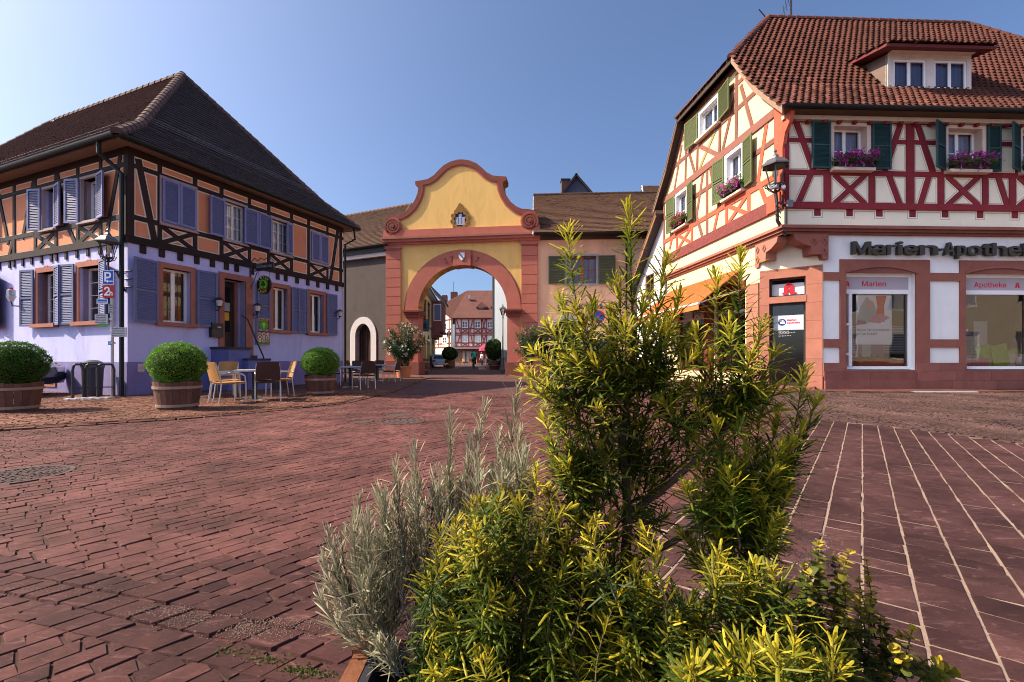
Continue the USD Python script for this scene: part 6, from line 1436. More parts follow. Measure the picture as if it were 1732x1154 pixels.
# wall lamps of the restaurant
def wall_lamp(pl, px, py, s, label, red=False):
    u, z = pl.off(.24).uz(px, py); b = pl.P(u, z, .24)
    t = thing('wall_lamp', label, 'wall lamp', group='small lanterns on the walls of the lavender house')
    L = lambda prof, n=8: xf(lathe([(r * s, zz * s) for r, zz in prof], n), None, b)
    obj('glass', L([(.07, -.10), (.11, .10)]), M('white_lamp_glass', (.62, .58, .55), .3, .08, 6), t); obj('roof', L([(.15, .10), (.15, .12), (.08, .17), (.03, .20), (0, .21)]), SIGNR if red else IRON, t); obj('foot', L([(0, -.16), (.05, -.15), (.075, -.10), (0, -.10)]), IRON, t)
    obj('bracket', join([tube([pl.P(u, z - .16 * s, .24), pl.P(u, z - .24 * s, .16), pl.P(u, z - .22 * s, .02)], .018, 5), pl.box(u - .05, u + .05, z - .36 * s, z - .12 * s, .0, .03)]), IRON, t)
wall_lamp(AR, 371, 513, .85, 'small black lantern left of the restaurant door, above the letter box')
wall_lamp(AR, 435.5, 522, .85, 'small black lantern just above the menu board')
wall_lamp(AR, 575, 531, .85, 'small black lantern at the far end of the lavender wall')
t = thing('alarm_lamp', 'grey wall alarm lamp with a red top on the sunlit lavender wall', 'wall lamp')
u, z = AL.off(.22).uz(19, 498); b = AL.P(u, z, .22); L = lambda prof, n=10: xf(lathe(prof, n), None, b)
obj('red_light', L([(.04, .14), (.04, .19), (0, .20)]), SIGNR, t); obj('body', L([(0, -.05), (.08, -.05), (.09, -.02), (.09, .12), (.05, .14), (0, .14)]), GALV, t); obj('lamp_shade', L([(0, -.22), (.05, -.2), (.11, -.05), (0, -.05)]), M('white_lamp_glass', (.6, .56, .53)), t)
obj('bracket', join([tube([AL.P(u, z - .2, .22), AL.P(u, z - .32, .2), AL.P(u + .05, z - .33, .02)], .02, 6), AL.box(u - .05, u + .12, z - .42, z - .24, .0, .03)]), IRON, t)
# letter box, menu board, hanging sign
t = thing('letter_box', 'black wall letter box left of the restaurant door steps', 'letter box'); u, z = AR.uz(363, 558.5)
obj('body', AR.box(u - .17, u + .17, z - .21, z + .2, .0, .14), IRON, t); obj('flap', AR.box(u - .15, u + .15, z + .03, z + .16, .141, .15), M('dark_flap', (.04, .035, .03), .4), t); obj('plate', AR.box(u - .02, u + .09, z + .06, z + .10, .151, .154), GREYSG, t)
t = thing('menu_board', 'tall dark red menu board with pictures of dishes on the lavender wall', 'sign board')
u0_, z0_ = AR.uz(431, 583); u1_, z1_ = AR.uz(453, 540)
obj('case', AR.box(u0_, u1_, z0_, z1_, .0, .10), M('grey_case', (.35, .33, .36), .5, .1), t)
obj('board', AR.box(u0_ + .02, u1_ - .02, z0_ + .02, z1_ - .02, .10, .106), M('menu_maroon', (.16, .02, .03), .5, .15, 4), t)
W_ = u1_ - u0_; H_ = z1_ - z0_; um = (u0_ + u1_) / 2
obj('emblem', AR.put(xf(ext(disc(W_ * .34, 24), .106, .110), None, (um, z0_ + H_ * .74, 0))), SIGNG, t); obj('emblem_tree', AR.put(xf(ext(unary_union([disc(W_ * .13, 12), sbox(-.02, -W_ * .26, .02, 0)]), .110, .112), None, (um, z0_ + H_ * .77, 0))), M('leaf_sign_green', (.35, .65, .05), .5), t)
text(AR, 'LOTUS', um, z0_ + H_ * .90, .07, .1065, SIGNY, t, center=True, bold=True, depth=.003); text(AR, 'PIZZA KEBAP', um, z0_ + H_ * .52, .05, .1065, SIGNW, t, center=True, width=W_ * .75, depth=.003)
DISH = [M('dish_cream', (.62, .48, .30), .6, .3, 12), M('dish_red', (.50, .12, .05), .6, .4, 12), M('dish_green', (.20, .30, .06), .6, .4, 12)]
for i in range(3):
    for j in range(3):
        c = (u0_ + W_ * (.2 + .3 * i), z0_ + H_ * (.16 + .12 * j)); o = obj('dish', AR.put(xf(ext(disc(W_ * .13, 14), .106, .110), None, (c[0], c[1], 0))), SIGNW if (i + j) % 2 else DISH[0], t); obj('food', AR.put(xf(ext(disc(W_ * .09, 10), .110, .113), None, (c[0], c[1], 0))), DISH[(i * 2 + j) % 3], o)
obj('strip', AR.box(u0_ + .03, u1_ - .03, z0_ + .03, z0_ + H_ * .08, .1062, .109), SIGNG, t)
t = thing('hanging_sign', 'round green and black restaurant sign hanging from an iron bracket over the door', 'sign')
u, z = AR.uz(443, 482); u, z = AR.off(.62).uz(447, 482); c = AR.P(u, z, .62); HP = Plane((c[0], c[1]), (.931, -.364))      # the disc stands across the wall
cs = lambda p, w0, w1, m, nm, o: obj(nm, HP.put(xf(ext(p, w0, w1), None, (0, z, 0))), m, o)
R_ = .285; cs(disc(R_, 32), -.03, .03, M('sign_dark_brown', (.03, .012, .010), .4, .2), 'disc', t); cs(disc(R_ * .64, 28), .03, .036, SIGNG, 'field', t); cs(disc(R_ * .5, 24), .036, .040, M('leaf_sign_green', (.35, .65, .05)), 'field', t)
cs(unary_union([Point(0, .05).buffer(.07), sbox(-.018, -.12, .018, 0), Point(-.06, .0).buffer(.045), Point(.06, .0).buffer(.045)]), .040, .046, M('tree_dark_green', (.02, .12, .02), .5), 'tree', t); cs(unary_union([sbox(-.09, -.16, .09, -.11)]), .041, .047, SIGNR, 'scroll', t)
for k, (ch, a) in enumerate([(c_, math.radians(48 - 24 * i)) for i, c_ in enumerate('LOTUS')] + [(c_, math.radians(128 + 20.8 * i)) for i, c_ in enumerate('PABEK')]):
    m = meshkit.text_mesh(ch, .065, .006, True); v = np.array(m.vertices); v[:, 0] -= v[:, 0].mean(); v[:, 1] -= .03
    if k >= 5: v[:, :2] *= -1
    v = v @ rz(a).T + [-math.sin(a) * R_ * .81, math.cos(a) * R_ * .81 + z, .031]; obj('letter', HP.put((v, np.array(m.faces))), M('sign_lime', (.55, .75, .12), .5), t)
zt = z + R_ + .16
obj('name_plate', HP.box(-.36, .40, zt + .04, zt + .24, -.02, .02), IRON, t); text(HP, 'PIZZA & KEBAP-HAUS', .02, zt + .09, .075, .021, GREYSG, t, center=True, width=.66, depth=.004); text(HP, 'LOTUS', -.30, zt + .20, .08, .021, GREYSG, t, width=.24, depth=.004)
obj('bracket', join([HP.box(-.62, .46, zt, zt + .03, -.015, .015), HP.put(tube([(-.6, zt + .3, 0), (-.4, zt + .42, 0), (-.3, zt + .32, 0), (-.15, zt + .40, 0), (0, zt + .33, 0), (.2, zt + .42, 0), (.42, zt + .27, 0)], .013, 5)), HP.box(-.62, -.58, zt - .55, zt + .35, -.02, .02), HP.put(tube([(-.6, zt - .5, 0), (-.45, zt - .3, 0), (-.3, zt - .02, 0)], .012, 5))]), IRON, t)
obj('chain', join([HP.put(tube([(s * .22, z + R_ * .62, 0), (s * .24, zt, 0)], .008, 4)) for s in (-1, 1)]), IRON, t)

# the sign post at the corner
t = thing('sign_post', 'thin steel post with blue parking sign, red 2h sign and pointers, by the bicycle rack', 'sign post')
gq = ground(190, 674); PX, PY = gq[0], gq[1]; SPl = Plane((PX, PY), (1, .03))
zs = lambda y: at(0, 400 + y * .2773, PY)[2]; xs = lambda x: (x * .2773 - CX) / F_PX * PY - PX
obj('pole', tube([[PX, PY, 0], [PX, PY, zs(205)]], .032, 10), GALV, t)
def plate(x0, y0, x1, y1, m, nm, w=.04, bord=None):
    o = obj(nm, SPl.box(xs(x0), xs(x1), zs(y1), zs(y0), w, w + .012), m, t)
    if bord: obj('rim', SPl.ext(sbox(xs(x0), zs(y1), xs(x1), zs(y0)).difference(sbox(xs(x0) + .012, zs(y1) + .012, xs(x1) - .012, zs(y0) - .012)), w + .012, w + .014), bord, o)
    return o
o = plate(638, 208, 705, 296, SIGNB, 'parking_sign', bord=SIGNW); text(SPl, 'P', xs(650), zs(276), (zs(222) - zs(276)), .053, SIGNW, o, bold=True, depth=.003)
ar = unary_union([sbox(-.07, -.01, .07, .01), Polygon([(-.09, 0), (-.04, .04), (-.04, -.04)])]); obj('arrow', SPl.put(xf(ext(ar, .053, .056), None, (xs(681), zs(276), 0))), SIGNW, o)
o = plate(638, 300, 707, 377, M('sign_dark_red', (.36, .012, .02), .5, .05), 'time_sign'); text(SPl, '2', xs(648), zs(362), zs(312) - zs(362), .053, SIGNW, o, bold=True, depth=.003); text(SPl, 'h', xs(680), zs(362), (zs(312) - zs(362)) * .55, .053, SIGNW, o, bold=True, depth=.003)
o = plate(609, 384, 674, 415, SIGNB, 'street_name_sign', w=.06, bord=SIGNW); text(SPl, 'Austraße', xs(614), zs(410), .055, .073, SIGNW, o, width=xs(669) - xs(614), depth=.003)
for (x0, y0, x1, y1, rows) in ((675, 414, 703, 470, 4), (595, 475, 670, 534, 4), (692, 556, 783, 614, 4)):
    o = plate(x0, y0, x1, y1, GREYSG, 'direction_sign', w=.05)
    for k in range(rows):
        zz = zs(y0 + (y1 - y0) * (k + .72) / rows); text(SPl, ['Rathaus', 'Altstadt', 'Museum', 'Kirche'][k], xs(x0) + .02, zz, .030, .063, SIGNK, o, width=(xs(x1) - xs(x0)) * (.8 if x1 - x0 > 40 else .75), depth=.002)
    obj('divider', [SPl.box(xs(x0), xs(x1), zs(y0 + (y1 - y0) * k / rows) - .004, zs(y0 + (y1 - y0) * k / rows) + .004, .0625, .0635) for k in (1, 2, 3)], GALV, o)
gr = SPl.ext(Polygon([(xs(610), zs(545)), (xs(617), zs(537)), (xs(667), zs(537)), (xs(667), zs(553)), (xs(617), zs(553))]), .05, .06); obj('bicycle_route_sign', gr, SIGNG, t)
o = plate(670, 640, 692, 663, M('sign_pale_blue', (.05, .22, .55), .5), 'small_blue_sign', w=.035); obj('symbol', SPl.put(xf(ext(disc(.03, 10), .047, .049), None, (xs(681), zs(651), 0))), SIGNW, o)
obj('clamps', [SPl.box(-.045, .045, zs(y) - .02, zs(y) + .02, -.04, .049) for y in (250, 340, 440, 505, 585, 650)], GALV, t)
# bicycle stands and bin
for k, (xa, xb) in enumerate(((118, 141), (140, 166), (160, 191))):
    t = thing('bicycle_stand', ['left black tubular bicycle stand, in front of the bin', 'middle black tubular bicycle stand', 'right black tubular bicycle stand, next to the sign post'][k], 'bicycle stand')
    a, b = ground(xa + 5, 678 - k * 1.3), ground(xb + (0 if k < 2 else 2), 677 - k * 1.3); hz = .82; d = (b - a); i_ = np.array([-d[0], 0, 0]) * .12
    obj('hoop', tube([a, a + [0, 0, hz * .85] + i_ * .3, a + d * .10 + [0, 0, hz * .97], a + d * .2 + [0, 0, hz], a + d * .8 + [0, 0, hz], a + d * .92 + [0, 0, hz * .96], b + [0, 0, hz * .85], b], .026, 8), IRON, t); obj('cross_bar', tube([a + [0, 0, .28], b + [0, 0, .28]], .014, 6), IRON, t)
    for p in (a, b): obj('foot_plate', bx(p[0] - .07, p[0] + .07, p[1] - .07, p[1] + .07, .03, .046), GALV, t)
t = thing('litter_bin', 'grey litter bin standing behind the bicycle stands against the lavender wall', 'bin')
q = ground(140, 674); body = lathe([(.0, 0), (.18, 0), (.21, .68), (.22, .70)], 20); obj('body', xf(body, None, (q[0], q[1] + .25, .035)), M('dark_grey_plastic', (.05, .05, .06), .5, .2), t)
obj('lid', xf(lathe([(.225, .70), (.23, .74), (.18, .84), (.1, .88), (0, .89)], 20), None, (q[0], q[1] + .25, .035)), M('grey_lid', (.09, .09, .10), .5, .2), t); obj('opening', xf(bx(-.08, .08, -.235, -.15, .72, .82), None, (q[0], q[1] + .25, .035)), SIGNK, t)
ws = [ground(112 + 13 * i, 679.5 - .42 * i) for i in range(7)]
t = thing('wheel_bumper', 'low white painted kerb strip under the bicycle stands', 'kerb strip')
for i in range(6): a, b = ws[i], ws[i + 1]; obj('kerb_block', bx(a[0], b[0] - .02, a[1] - .06, a[1] + .04, .03, .075), WHITEP, t)

# planters: oak barrel tubs with clipped box balls
tubs = []
def barrel(loc, label, first=None):
    if first is not None: return dup(first, loc, .7, label)
    t = thing('barrel_tub', label, 'tub', loc, 0, 'oak barrel tubs')
    n = 22
    for i in range(n):
        a0, a1 = 2 * math.pi * i / n + .006, 2 * math.pi * (i + 1) / n - .006; v = []
        for z, r in ((0, .305), (.25, .345), (.50, .375)):
            for rr in (r, r - .03):
                for a in (a0, a1): v.append([rr * math.cos(a), rr * math.sin(a), z + (.012 * math.sin(i * 7.3) if z > .4 else 0)])
        f = []
        for k in (0, 1):
            b = 4 * k; f += [[b, b + 1, b + 5], [b, b + 5, b + 4], [b + 3, b + 2, b + 6], [b + 3, b + 6, b + 7], [b + 2, b, b + 4], [b + 2, b + 4, b + 6], [b + 1, b + 3, b + 7], [b + 1, b + 7, b + 5]]
        f += [[8, 9, 11], [8, 11, 10]]; obj('stave', (np.array(v), np.array(f)), WOODB, t)
    for z, r in ((.075, .318), (.40, .367)): obj('hoop', lathe([(r - .006, z - .024), (r + .006, z - .024), (r + .010, z + .024), (r - .004, z + .024)], 36), HOOP, t)
    obj('soil', ext(disc(.345, 24), .40, .44), SOIL, t); return t
RB_ = np.random.default_rng(11)
def boxball(loc, label, first=None, scale=None):
    if first is not None: return dup(first, loc, 1.9, label, scale)
    t = thing('box_ball', label, 'shrub', loc, 0, 'clipped box balls in barrel tubs')
    n = 15000; d = RB_.normal(size=(n, 3)); d /= np.linalg.norm(d, axis=1, keepdims=True)
    bump_ = 1 + .15 * (meshkit.fbm(d * 3.6 + 5, 4) - .5) * 2; r = RB_.uniform(.80, 1.0, n) ** .5 * bump_ + np.where(RB_.random(n) < .07, RB_.uniform(0, .10, n), 0)
    c = d * r[:, None] * [.455, .455, .40]; c[:, 2] += .40; k = c[:, 2] > .02
    obj('leaves', leafcloud(c[k], .024, RB_, .6), BOX_L, t, kind='stuff')
    core = trimesh.creation.icosphere(3, 1.0); v = np.array(core.vertices) * [.36, .36, .31]; v[:, 2] += .40; obj('core', (v, np.array(core.faces)), M('dark_twigs', (.015, .022, .008), .95, .4, 20), t)
    obj('stem', tube([(0, 0, -.05), (0, 0, .1)], .03, 6), BARK, t); return t
tub_at = [(-6.12, 8.12, .035), (-8.71, 7.75, .035), (-4.87, 11.28, .035)]
T0 = barrel(tub_at[0], 'oak barrel tub in the middle, nearest the table and chairs'); barrel(tub_at[1], 'oak barrel tub cut by the left edge', T0); barrel(tub_at[2], 'smaller looking oak barrel tub right of the table, farther back', T0)
B0 = boxball((-6.12, 8.12, .46), 'large clipped box ball in the middle tub'); boxball((-8.71, 7.75, .46), 'clipped box ball cut by the left edge', B0); boxball((-4.87, 11.28, .47), 'bright green clipped box ball in the far tub right of the table', B0, (1.0, 1.0, .97))

# ---- tables and chairs
def chair(loc, rot, label, cloth, key, group='wicker armchairs on the restaurant terrace'):
    if key in _ch: return dup(_ch[key], loc, rot, label)
    t = thing('wicker_chair', label, 'chair', loc, rot, group); _ch[key] = t          # faces +y
    for s in (-1, 1):
        obj('leg', tube([(s * .25, .24, 0), (s * .245, .235, .42), (s * .24, .22, .56), (s * .24, .12, .615), (s * .24, -.08, .61)], .0135, 7), ALU, t)
        obj('leg', tube([(s * .24, -.27, 0), (s * .235, -.22, .40), (s * .225, -.26, .62), (s * .21, -.32, .82)], .0135, 7), ALU, t)
        obj('armrest', tube([(s * .24, .20, .585), (s * .245, .10, .625), (s * .245, -.15, .615), (s * .225, -.25, .58)], .016, 7), ALU, t)
    g = np.linspace(-1, 1, 9); X, Y = np.meshgrid(g, g, indexing='ij')
    def sheet(P, th):
        v = P.reshape(-1, 3); n = 9; f = np.array([[i * n + j, (i + 1) * n + j, (i + 1) * n + j + 1, i * n + j + 1] for i in range(n - 1) for j in range(n - 1)]); b = v + th; m = len(v)
        e = [i for i in range(n)] + [i * n + n - 1 for i in range(1, n)] + [(n - 1) * n + j for j in range(n - 2, -1, -1)] + [i * n for i in range(n - 2, 0, -1)]
        side = np.array([[e[k], e[(k + 1) % len(e)], e[(k + 1) % len(e)] + m, e[k] + m] for k in range(len(e))]); return np.vstack([v, b]), np.vstack([f[:, ::-1], f + m, side])
    obj('seat', sheet(np.stack([X * .23, Y * .23 + .01, .405 - .02 * (1 - X ** 2) * (1 - Y ** 2) + .01 * Y], 2), np.array([0, 0, .03])), cloth, t, smooth=40)
    zz_ = .47 + (Y + 1) * .19; obj('backrest', sheet(np.stack([X * (.225 - .012 * Y), -.23 - (zz_ - .42) * .24 - .03 * (1 - X ** 2), zz_ - .012 * X ** 2], 2), np.array([0, .028, 0])), cloth, t, smooth=40)
    obj('seat_rail', tube([(-.24, .235, .40), (.24, .235, .40)], .011, 6), ALU, t); return t
_ch = {}
def face(d): return math.atan2(-d[0], d[1])
G_ = .035
TC = [((-5.88, 9.18), (.56, .83), 'tan', 'sunlit tan wicker armchair left of the near table, seen from its side'), ((-6.45, 10.0), (.75, .66), 'tan', 'tan wicker armchair half hidden behind the one left of the near table'), ((-5.33, 9.68), (-.5, .87), 'dark', 'dark brown wicker armchair at the near table, seen from behind'), ((-5.62, 10.72), (-.75, -.66), 'tan', 'tan wicker armchair with its sunlit back, behind the dark one'),
      ((-7.35, 11.35), (.3, -.95), 'tan', 'tan wicker armchair in the shade against the stair wall'),
      ((-4.46, 13.35), (-.7, .7), 'dark', 'dark brown wicker armchair right of the white-topped table behind the far tub'), ((-5.55, 16.0), (.3, -.95), 'dark', 'dark brown wicker armchair across the table behind the far tub'), ((-5.95, 15.3), (.95, -.3), 'dark', 'dark brown wicker armchair between the far tub and the lavender wall'),
      ((-4.75, 17.5), (-.97, .2), 'dark', 'dark brown wicker armchair beside the white oleander'), ((-6.0, 19.9), (.1, -1), 'dark', 'dark brown wicker armchair in front of the dark arched gate'), ((-6.6, 18.6), (1, 0), 'dark', 'dark brown wicker armchair by the white door arch')]
for p, d, k, l in TC: chair((p[0], p[1], G_), face(d), l, WICK if k == 'tan' else WICKD, k)
def table(loc, rot, label, first=None):
    if first is not None: return dup(first, loc, rot, label)
    t = thing('bistro_table', label, 'table', loc, rot, 'square terrace tables')
    m = trimesh.creation.box([.74, .74, .028]); m.apply_translation([0, 0, .655]); obj('table_top', m, TABT, t); obj('edge', ext(sbox(-.372, -.372, .372, .372).difference(sbox(-.366, -.366, .366, .366)), .638, .672), ALU, t)
    obj('pedestal', bx(-.045, .045, -.045, .045, .02, .64), IRON, t)
    for a in (0, 1): obj('foot', xf(bx(-.3, .3, -.035, .035, .0 + a * .002, .022 + a * .002), rz(math.pi / 4 + a * math.pi / 2)), ALU, t)
    obj('top_bracket', bx(-.25, .25, -.03, .03, .61, .64), IRON, t); return t
B1 = table((-5.72, 9.86, G_), .35, 'square table in the sun between the middle and far tubs'); table((-7.55, 10.6, G_), .2, 'square table in the shade behind the middle tub', B1); table((-5.2, 14.25, G_), .3, 'square table just behind the far tub', B1); table((-5.65, 18.5, G_), .1, 'square table beside the white oleander', B1); table((-6.3, 20.8, G_), .1, 'square table farthest back before the arched gate', B1)

# ---- oleanders
def oleander(loc, R, h, label, petal, group, n=5200, nf=60, pot=True, seed=1):
    rg = np.random.default_rng(seed); t = thing('oleander', label, 'shrub', loc, 0, None)
    stems = []; cs = []; ds = []
    for k in range(46):
        a = rg.uniform(0, 2 * math.pi); tip = np.array([math.cos(a) * R * rg.uniform(.25, 1), math.sin(a) * R * rg.uniform(.25, 1), h * rg.uniform(.45, 1.0)]); tip[:2] *= math.sqrt(max(.1, 1 - (tip[2] / h - .55) ** 2 * 2.2)); b = np.array([rg.normal(0, .08), rg.normal(0, .08), .3]); m = b * .5 + tip * .5 + [0, 0, .15 * h]
        P = np.array([b * (1 - s) ** 2 + 2 * m * s * (1 - s) + tip * s * s for s in np.linspace(0, 1, 7)]); stems.append(tube(P, np.linspace(.02, .006, 7), 4))
        s = rg.uniform(.35, 1, n // 46); idx = s * 6; i0 = np.minimum(idx.astype(int), 5); fr = (idx - i0)[:, None]; pt = P[i0] * (1 - fr) + P[i0 + 1] * fr; cs.append(pt + rg.normal(0, .07, pt.shape))
    c = np.vstack(cs); c = c[c[:, 2] > .35]
    obj('stems', join(stems), BARK, t, kind='stuff'); obj('leaves', leafcloud(c, .15, rg, .22, up=.5), OLE_L, t, kind='stuff')
    k = rg.choice(len(c), nf); fc = c[k] * 1.0; fc[:, :2] *= 1.06
    fl = np.vstack([fc[i] + rg.normal(0, .05, (rg.integers(2, 7), 3)) for i in range(nf)]); obj('flowers', flowercloud(fl, .045, rg), petal, t, kind='stuff')
    return t
q = ground(668, 637); oleander((-5.28, 21.6, 0), 1.15, 2.75, 'large white flowering oleander in a pot left of the gate arch', WFL, None, nf=85, seed=2)
t = thing('terracotta_pot', 'wide orange pot holding the white oleander', 'pot', (-5.28, 21.6, 0)); obj('pot', lathe([(0, 0), (.30, 0), (.38, .5), (.42, .52), (.42, .6), (.37, .6), (.34, .45), (0, .45)], 24), TERRA, t); obj('soil', ext(disc(.34, 20), .46, .5), SOIL, t)
oleander((.95, 24.0, .05), .95, 2.75, 'pink flowering oleander in front of the right gate pier', PFL, None, nf=80, seed=5); t = thing('terracotta_pot', 'pot holding the pink oleander at the right gate pier', 'pot', (.95, 24.0, 0)); obj('pot', lathe([(0, 0), (.30, 0), (.38, .5), (.42, .52), (.42, .6), (.37, .6), (.34, .45), (0, .45)], 24), TERRA, t); obj('soil', ext(disc(.34, 20), .46, .5), SOIL, t)
oleander((1.9, 24.6, .05), .8, 3.0, 'second pink flowering oleander close to the salmon wall', PFL, None, nf=45, n=3600, seed=6)
for (px, py, Y, R, h, l, sd) in ((761, 618, 44, .80, 2.1, 'dark round shrub in a tub left of the cyclist', 7), (836, 622, 40, .82, 2.75, 'tall dark shrub in a barrel right of the cyclist', 8)):
    q = at(px, py, Y); rg = np.random.default_rng(sd); t = thing('street_shrub', l, 'shrub', (q[0], q[1], 0)); d = rg.normal(size=(5000, 3)); d /= np.linalg.norm(d, axis=1, keepdims=True); r = rg.uniform(.3, 1, (5000, 1)) ** .45 * (1 + .3 * (meshkit.fbm(d * 2.5 + sd, 3) - .5))[:, None]; c = d * r * [R, R, (h - .8) / 2] + [0, 0, .8 + (h - .8) / 2]
    obj('leaves', leafcloud(c, .22, rg, .4), FARTR, t, kind='stuff'); obj('stem', tube([(0, 0, .3), (0, 0, h * .6)], .08, 6), BARK, t)
    t2 = thing('street_tub', 'wooden tub under the ' + l.split(' in ')[0], 'tub', (q[0], q[1], 0)); obj('tub', lathe([(0, 0), (.42, 0), (.52, .4), (.50, .8), (.45, .8), (.45, .72), (0, .72)], 20), WOODB, t2); obj('hoop', lathe([(.48, .3), (.515, .3), (.53, .38), (.48, .38)], 20), GALV, t2)
q = ground(714, 632); t = thing('rain_barrel', 'dark wooden barrel against the yellow arcade wall', 'barrel', (q[0], q[1], 0)); obj('barrel', lathe([(0, 0), (.40, 0), (.50, .45), (.43, .95), (0, .95)], 20), WOODB, t)
for z, r in ((.2, .46), (.7, .478)): obj('hoop', lathe([(r - .03, z), (r + .012, z), (r + .012, z + .07), (r - .03, z + .07)], 20), GALV, t)
# street lamps behind the arch
q = ground(850.5, 628); t, b = lantern('street_lamp', 'tall grey lamp post standing in the gate opening by the right pier', (q[0], q[1], at(0, 533, q[1])[2]), 1.15, post=True)
obj('post', xf(lathe([(.16, 0), (.17, .12), (.10, .3), (.09, .9), (.12, 1.0), (.055, 1.15), (.045, b[2] - .3), (.08, b[2] - .15), (.04, b[2])], 10), None, (q[0], q[1], 0)), M('grey_post_paint', (.26, .25, .22), .5, .15, 8), t)
q = ground(759, 619.5); t, b = lantern('street_lamp', 'black lamp post farther down the street in front of the dark shrub', (q[0], q[1], at(0, 572, q[1])[2]), 1.5, post=True)
obj('post', xf(lathe([(.2, 0), (.12, .4), (.06, 1.2), (.05, b[2])], 8), None, (q[0], q[1], 0)), IRON, t)

# ---- people: one skin over a chain of rounded bones
def body_mesh(bones, edge=.03):
    man = m3.Manifold()
    for (p, r), (q, s) in bones:
        a = m3.Manifold.sphere(r, 14).translate(tuple(map(float, p))); b = m3.Manifold.sphere(s, 14).translate(tuple(map(float, q))); man = man + m3.Manifold.batch_hull([a, b])
    mm = man.refine_to_length(edge).to_mesh(); m = trimesh.Trimesh(mm.vert_properties[:, :3], mm.tri_verts, process=True); trimesh.smoothing.filter_taubin(m, iterations=8); return np.array(m.vertices), np.array(m.faces)
SKIN = M('skin', (.52, .27, .18), .6, .1, 8); HAIR = M('dark_hair', (.03, .02, .015), .6, .3, 40)
TEAL = M('teal_shirt', (.02, .33, .24), .8, .12, 8); NAVY = M('dark_trousers', (.02, .02, .03), .8, .2, 8)
def person(name_label, loc, rot, J, shirt, trousers):
    t = thing('person', name_label, 'person', loc, rot); V = lambda k: np.array(J[k], float)
    B = [((V('pel'), .14), (V('che'), .16)), ((V('che'), .15), (V('nek'), .07)), ((V('nek'), .055), (V('hed') - [0, 0, .06], .06)), ((V('hed') - [0, .0, .02], .095), (V('hed') + [0, 0, .05], .092))]
    for s in 'lr':
        B += [((V('che') + [0, 0, .08], .09), (V('sh' + s), .068)), ((V('sh' + s), .06), (V('el' + s), .045)), ((V('el' + s), .043), (V('wr' + s), .032)), ((V('pel'), .12), (V('hi' + s), .105)), ((V('hi' + s), .10), (V('kn' + s), .062)), ((V('kn' + s), .06), (V('an' + s), .042)), ((V('an' + s), .045), (V('to' + s), .035))]
    obj('body', body_mesh(B), SKIN, t, smooth=True)
    for s in 'lr':
        d = V('wr' + s) - V('el' + s); d /= np.linalg.norm(d); side = np.cross(d, [0, 0, 1.0]); side /= max(np.linalg.norm(side), .1); c = V('wr' + s); hb = [((c, .028), (c + d * .09, .03))]
        for k, L in enumerate((.07, .08, .075, .06)): o = side * (k - 1.5) * .019; hb += [((c + d * .085 + o, .010), (c + d * (.085 + L * .55) + o - [0, 0, .005], .009)), ((c + d * (.085 + L * .55) + o - [0, 0, .005], .009), (c + d * (.085 + L * .9) + o - [0, 0, .03], .008))]
        hb += [((c + d * .02 + side * .03, .011), (c + d * .07 + side * .055 - [0, 0, .01], .009))]; obj('hand', body_mesh(hb, .012), SKIN, t, smooth=True)
    S_ = [((V('pel') + [0, 0, .05], .155), (V('che'), .178)), ((V('che'), .165), (V('nek') - [0, 0, .04], .09))]
    for s in 'lr': S_ += [((V('che') + [0, 0, .08], .10), (V('sh' + s), .082)), ((V('sh' + s), .08), (V('sh' + s) * .35 + V('el' + s) * .65, .066))]
    obj('shirt', body_mesh(S_), shirt, t, smooth=True)
    T_ = [((V('pel') + [0, 0, .05], .16), (V('pel') - [0, 0, .03], .16))]
    for s in 'lr': T_ += [((V('pel'), .14), (V('hi' + s), .122)), ((V('hi' + s), .118), (V('kn' + s), .082)), ((V('kn' + s), .08), (V('an' + s) + [0, 0, .04], .06))]
    obj('trousers', body_mesh(T_), trousers, t, smooth=True)
    for s in 'lr': obj('shoe', body_mesh([((V('an' + s) - [0, 0, .02], .055), (V('to' + s) - [0, 0, .005], .042))]), SIGNK, t, smooth=True)
    obj('hair', body_mesh([((V('hed') + [0, -.015, .035], .104), (V('hed') + [0, -.04, -.02], .085))]), HAIR, t, smooth=True)
    f = V('hed'); obj('nose', body_mesh([((f + [0, .09, .01], .016), (f + [0, .108, -.015], .018))], .01), SKIN, t); obj('eyes', join([xf(trimesh.creation.icosphere(1, .013), None, f + [s * .033, .086, .025]) for s in (-1, 1)]), SIGNK, t, kind='stuff'); obj('mouth', bx(f[0] - .025, f[0] + .025, f[1] + .085, f[1] + .094, f[2] - .055, f[2] - .047), SIGNR, t); obj('ears', join([xf(trimesh.creation.icosphere(1, .025), np.diag([.4, .8, 1.2]), f + [s * .097, 0, .0]) for s in (-1, 1)]), SKIN, t, kind='stuff')
    return t
cq = ground(802, 625); CYC = (cq[0], cq[1], 0.0)
ride = dict(pel=(0, -.12, .98), che=(0, .10, 1.36), nek=(0, .16, 1.54), hed=(0, .20, 1.70), shl=(-.19, .12, 1.45), shr=(.19, .12, 1.45), ell=(-.27, .28, 1.24), elr=(.27, .28, 1.24), wrl=(-.25, .48, 1.12), wrr=(.25, .48, 1.12), hil=(-.10, -.08, .95), hir=(.10, -.08, .95), knl=(-.12, .25, .72), knr=(.12, .28, .90), anl=(-.11, .08, .28), anr=(.11, .12, .52), tol=(-.11, .22, .25), tor=(.11, .26, .49))
person('cyclist in a teal shirt and dark trousers riding away down the street', CYC, .05, ride, TEAL, NAVY)
t = thing('bicycle', 'dark bicycle ridden away by the cyclist in the teal shirt', 'bicycle', CYC, .05)
def ring(c, R, r, n=28): return xf(trimesh.creation.torus(R, r, n, 6), ry(math.pi / 2), c)
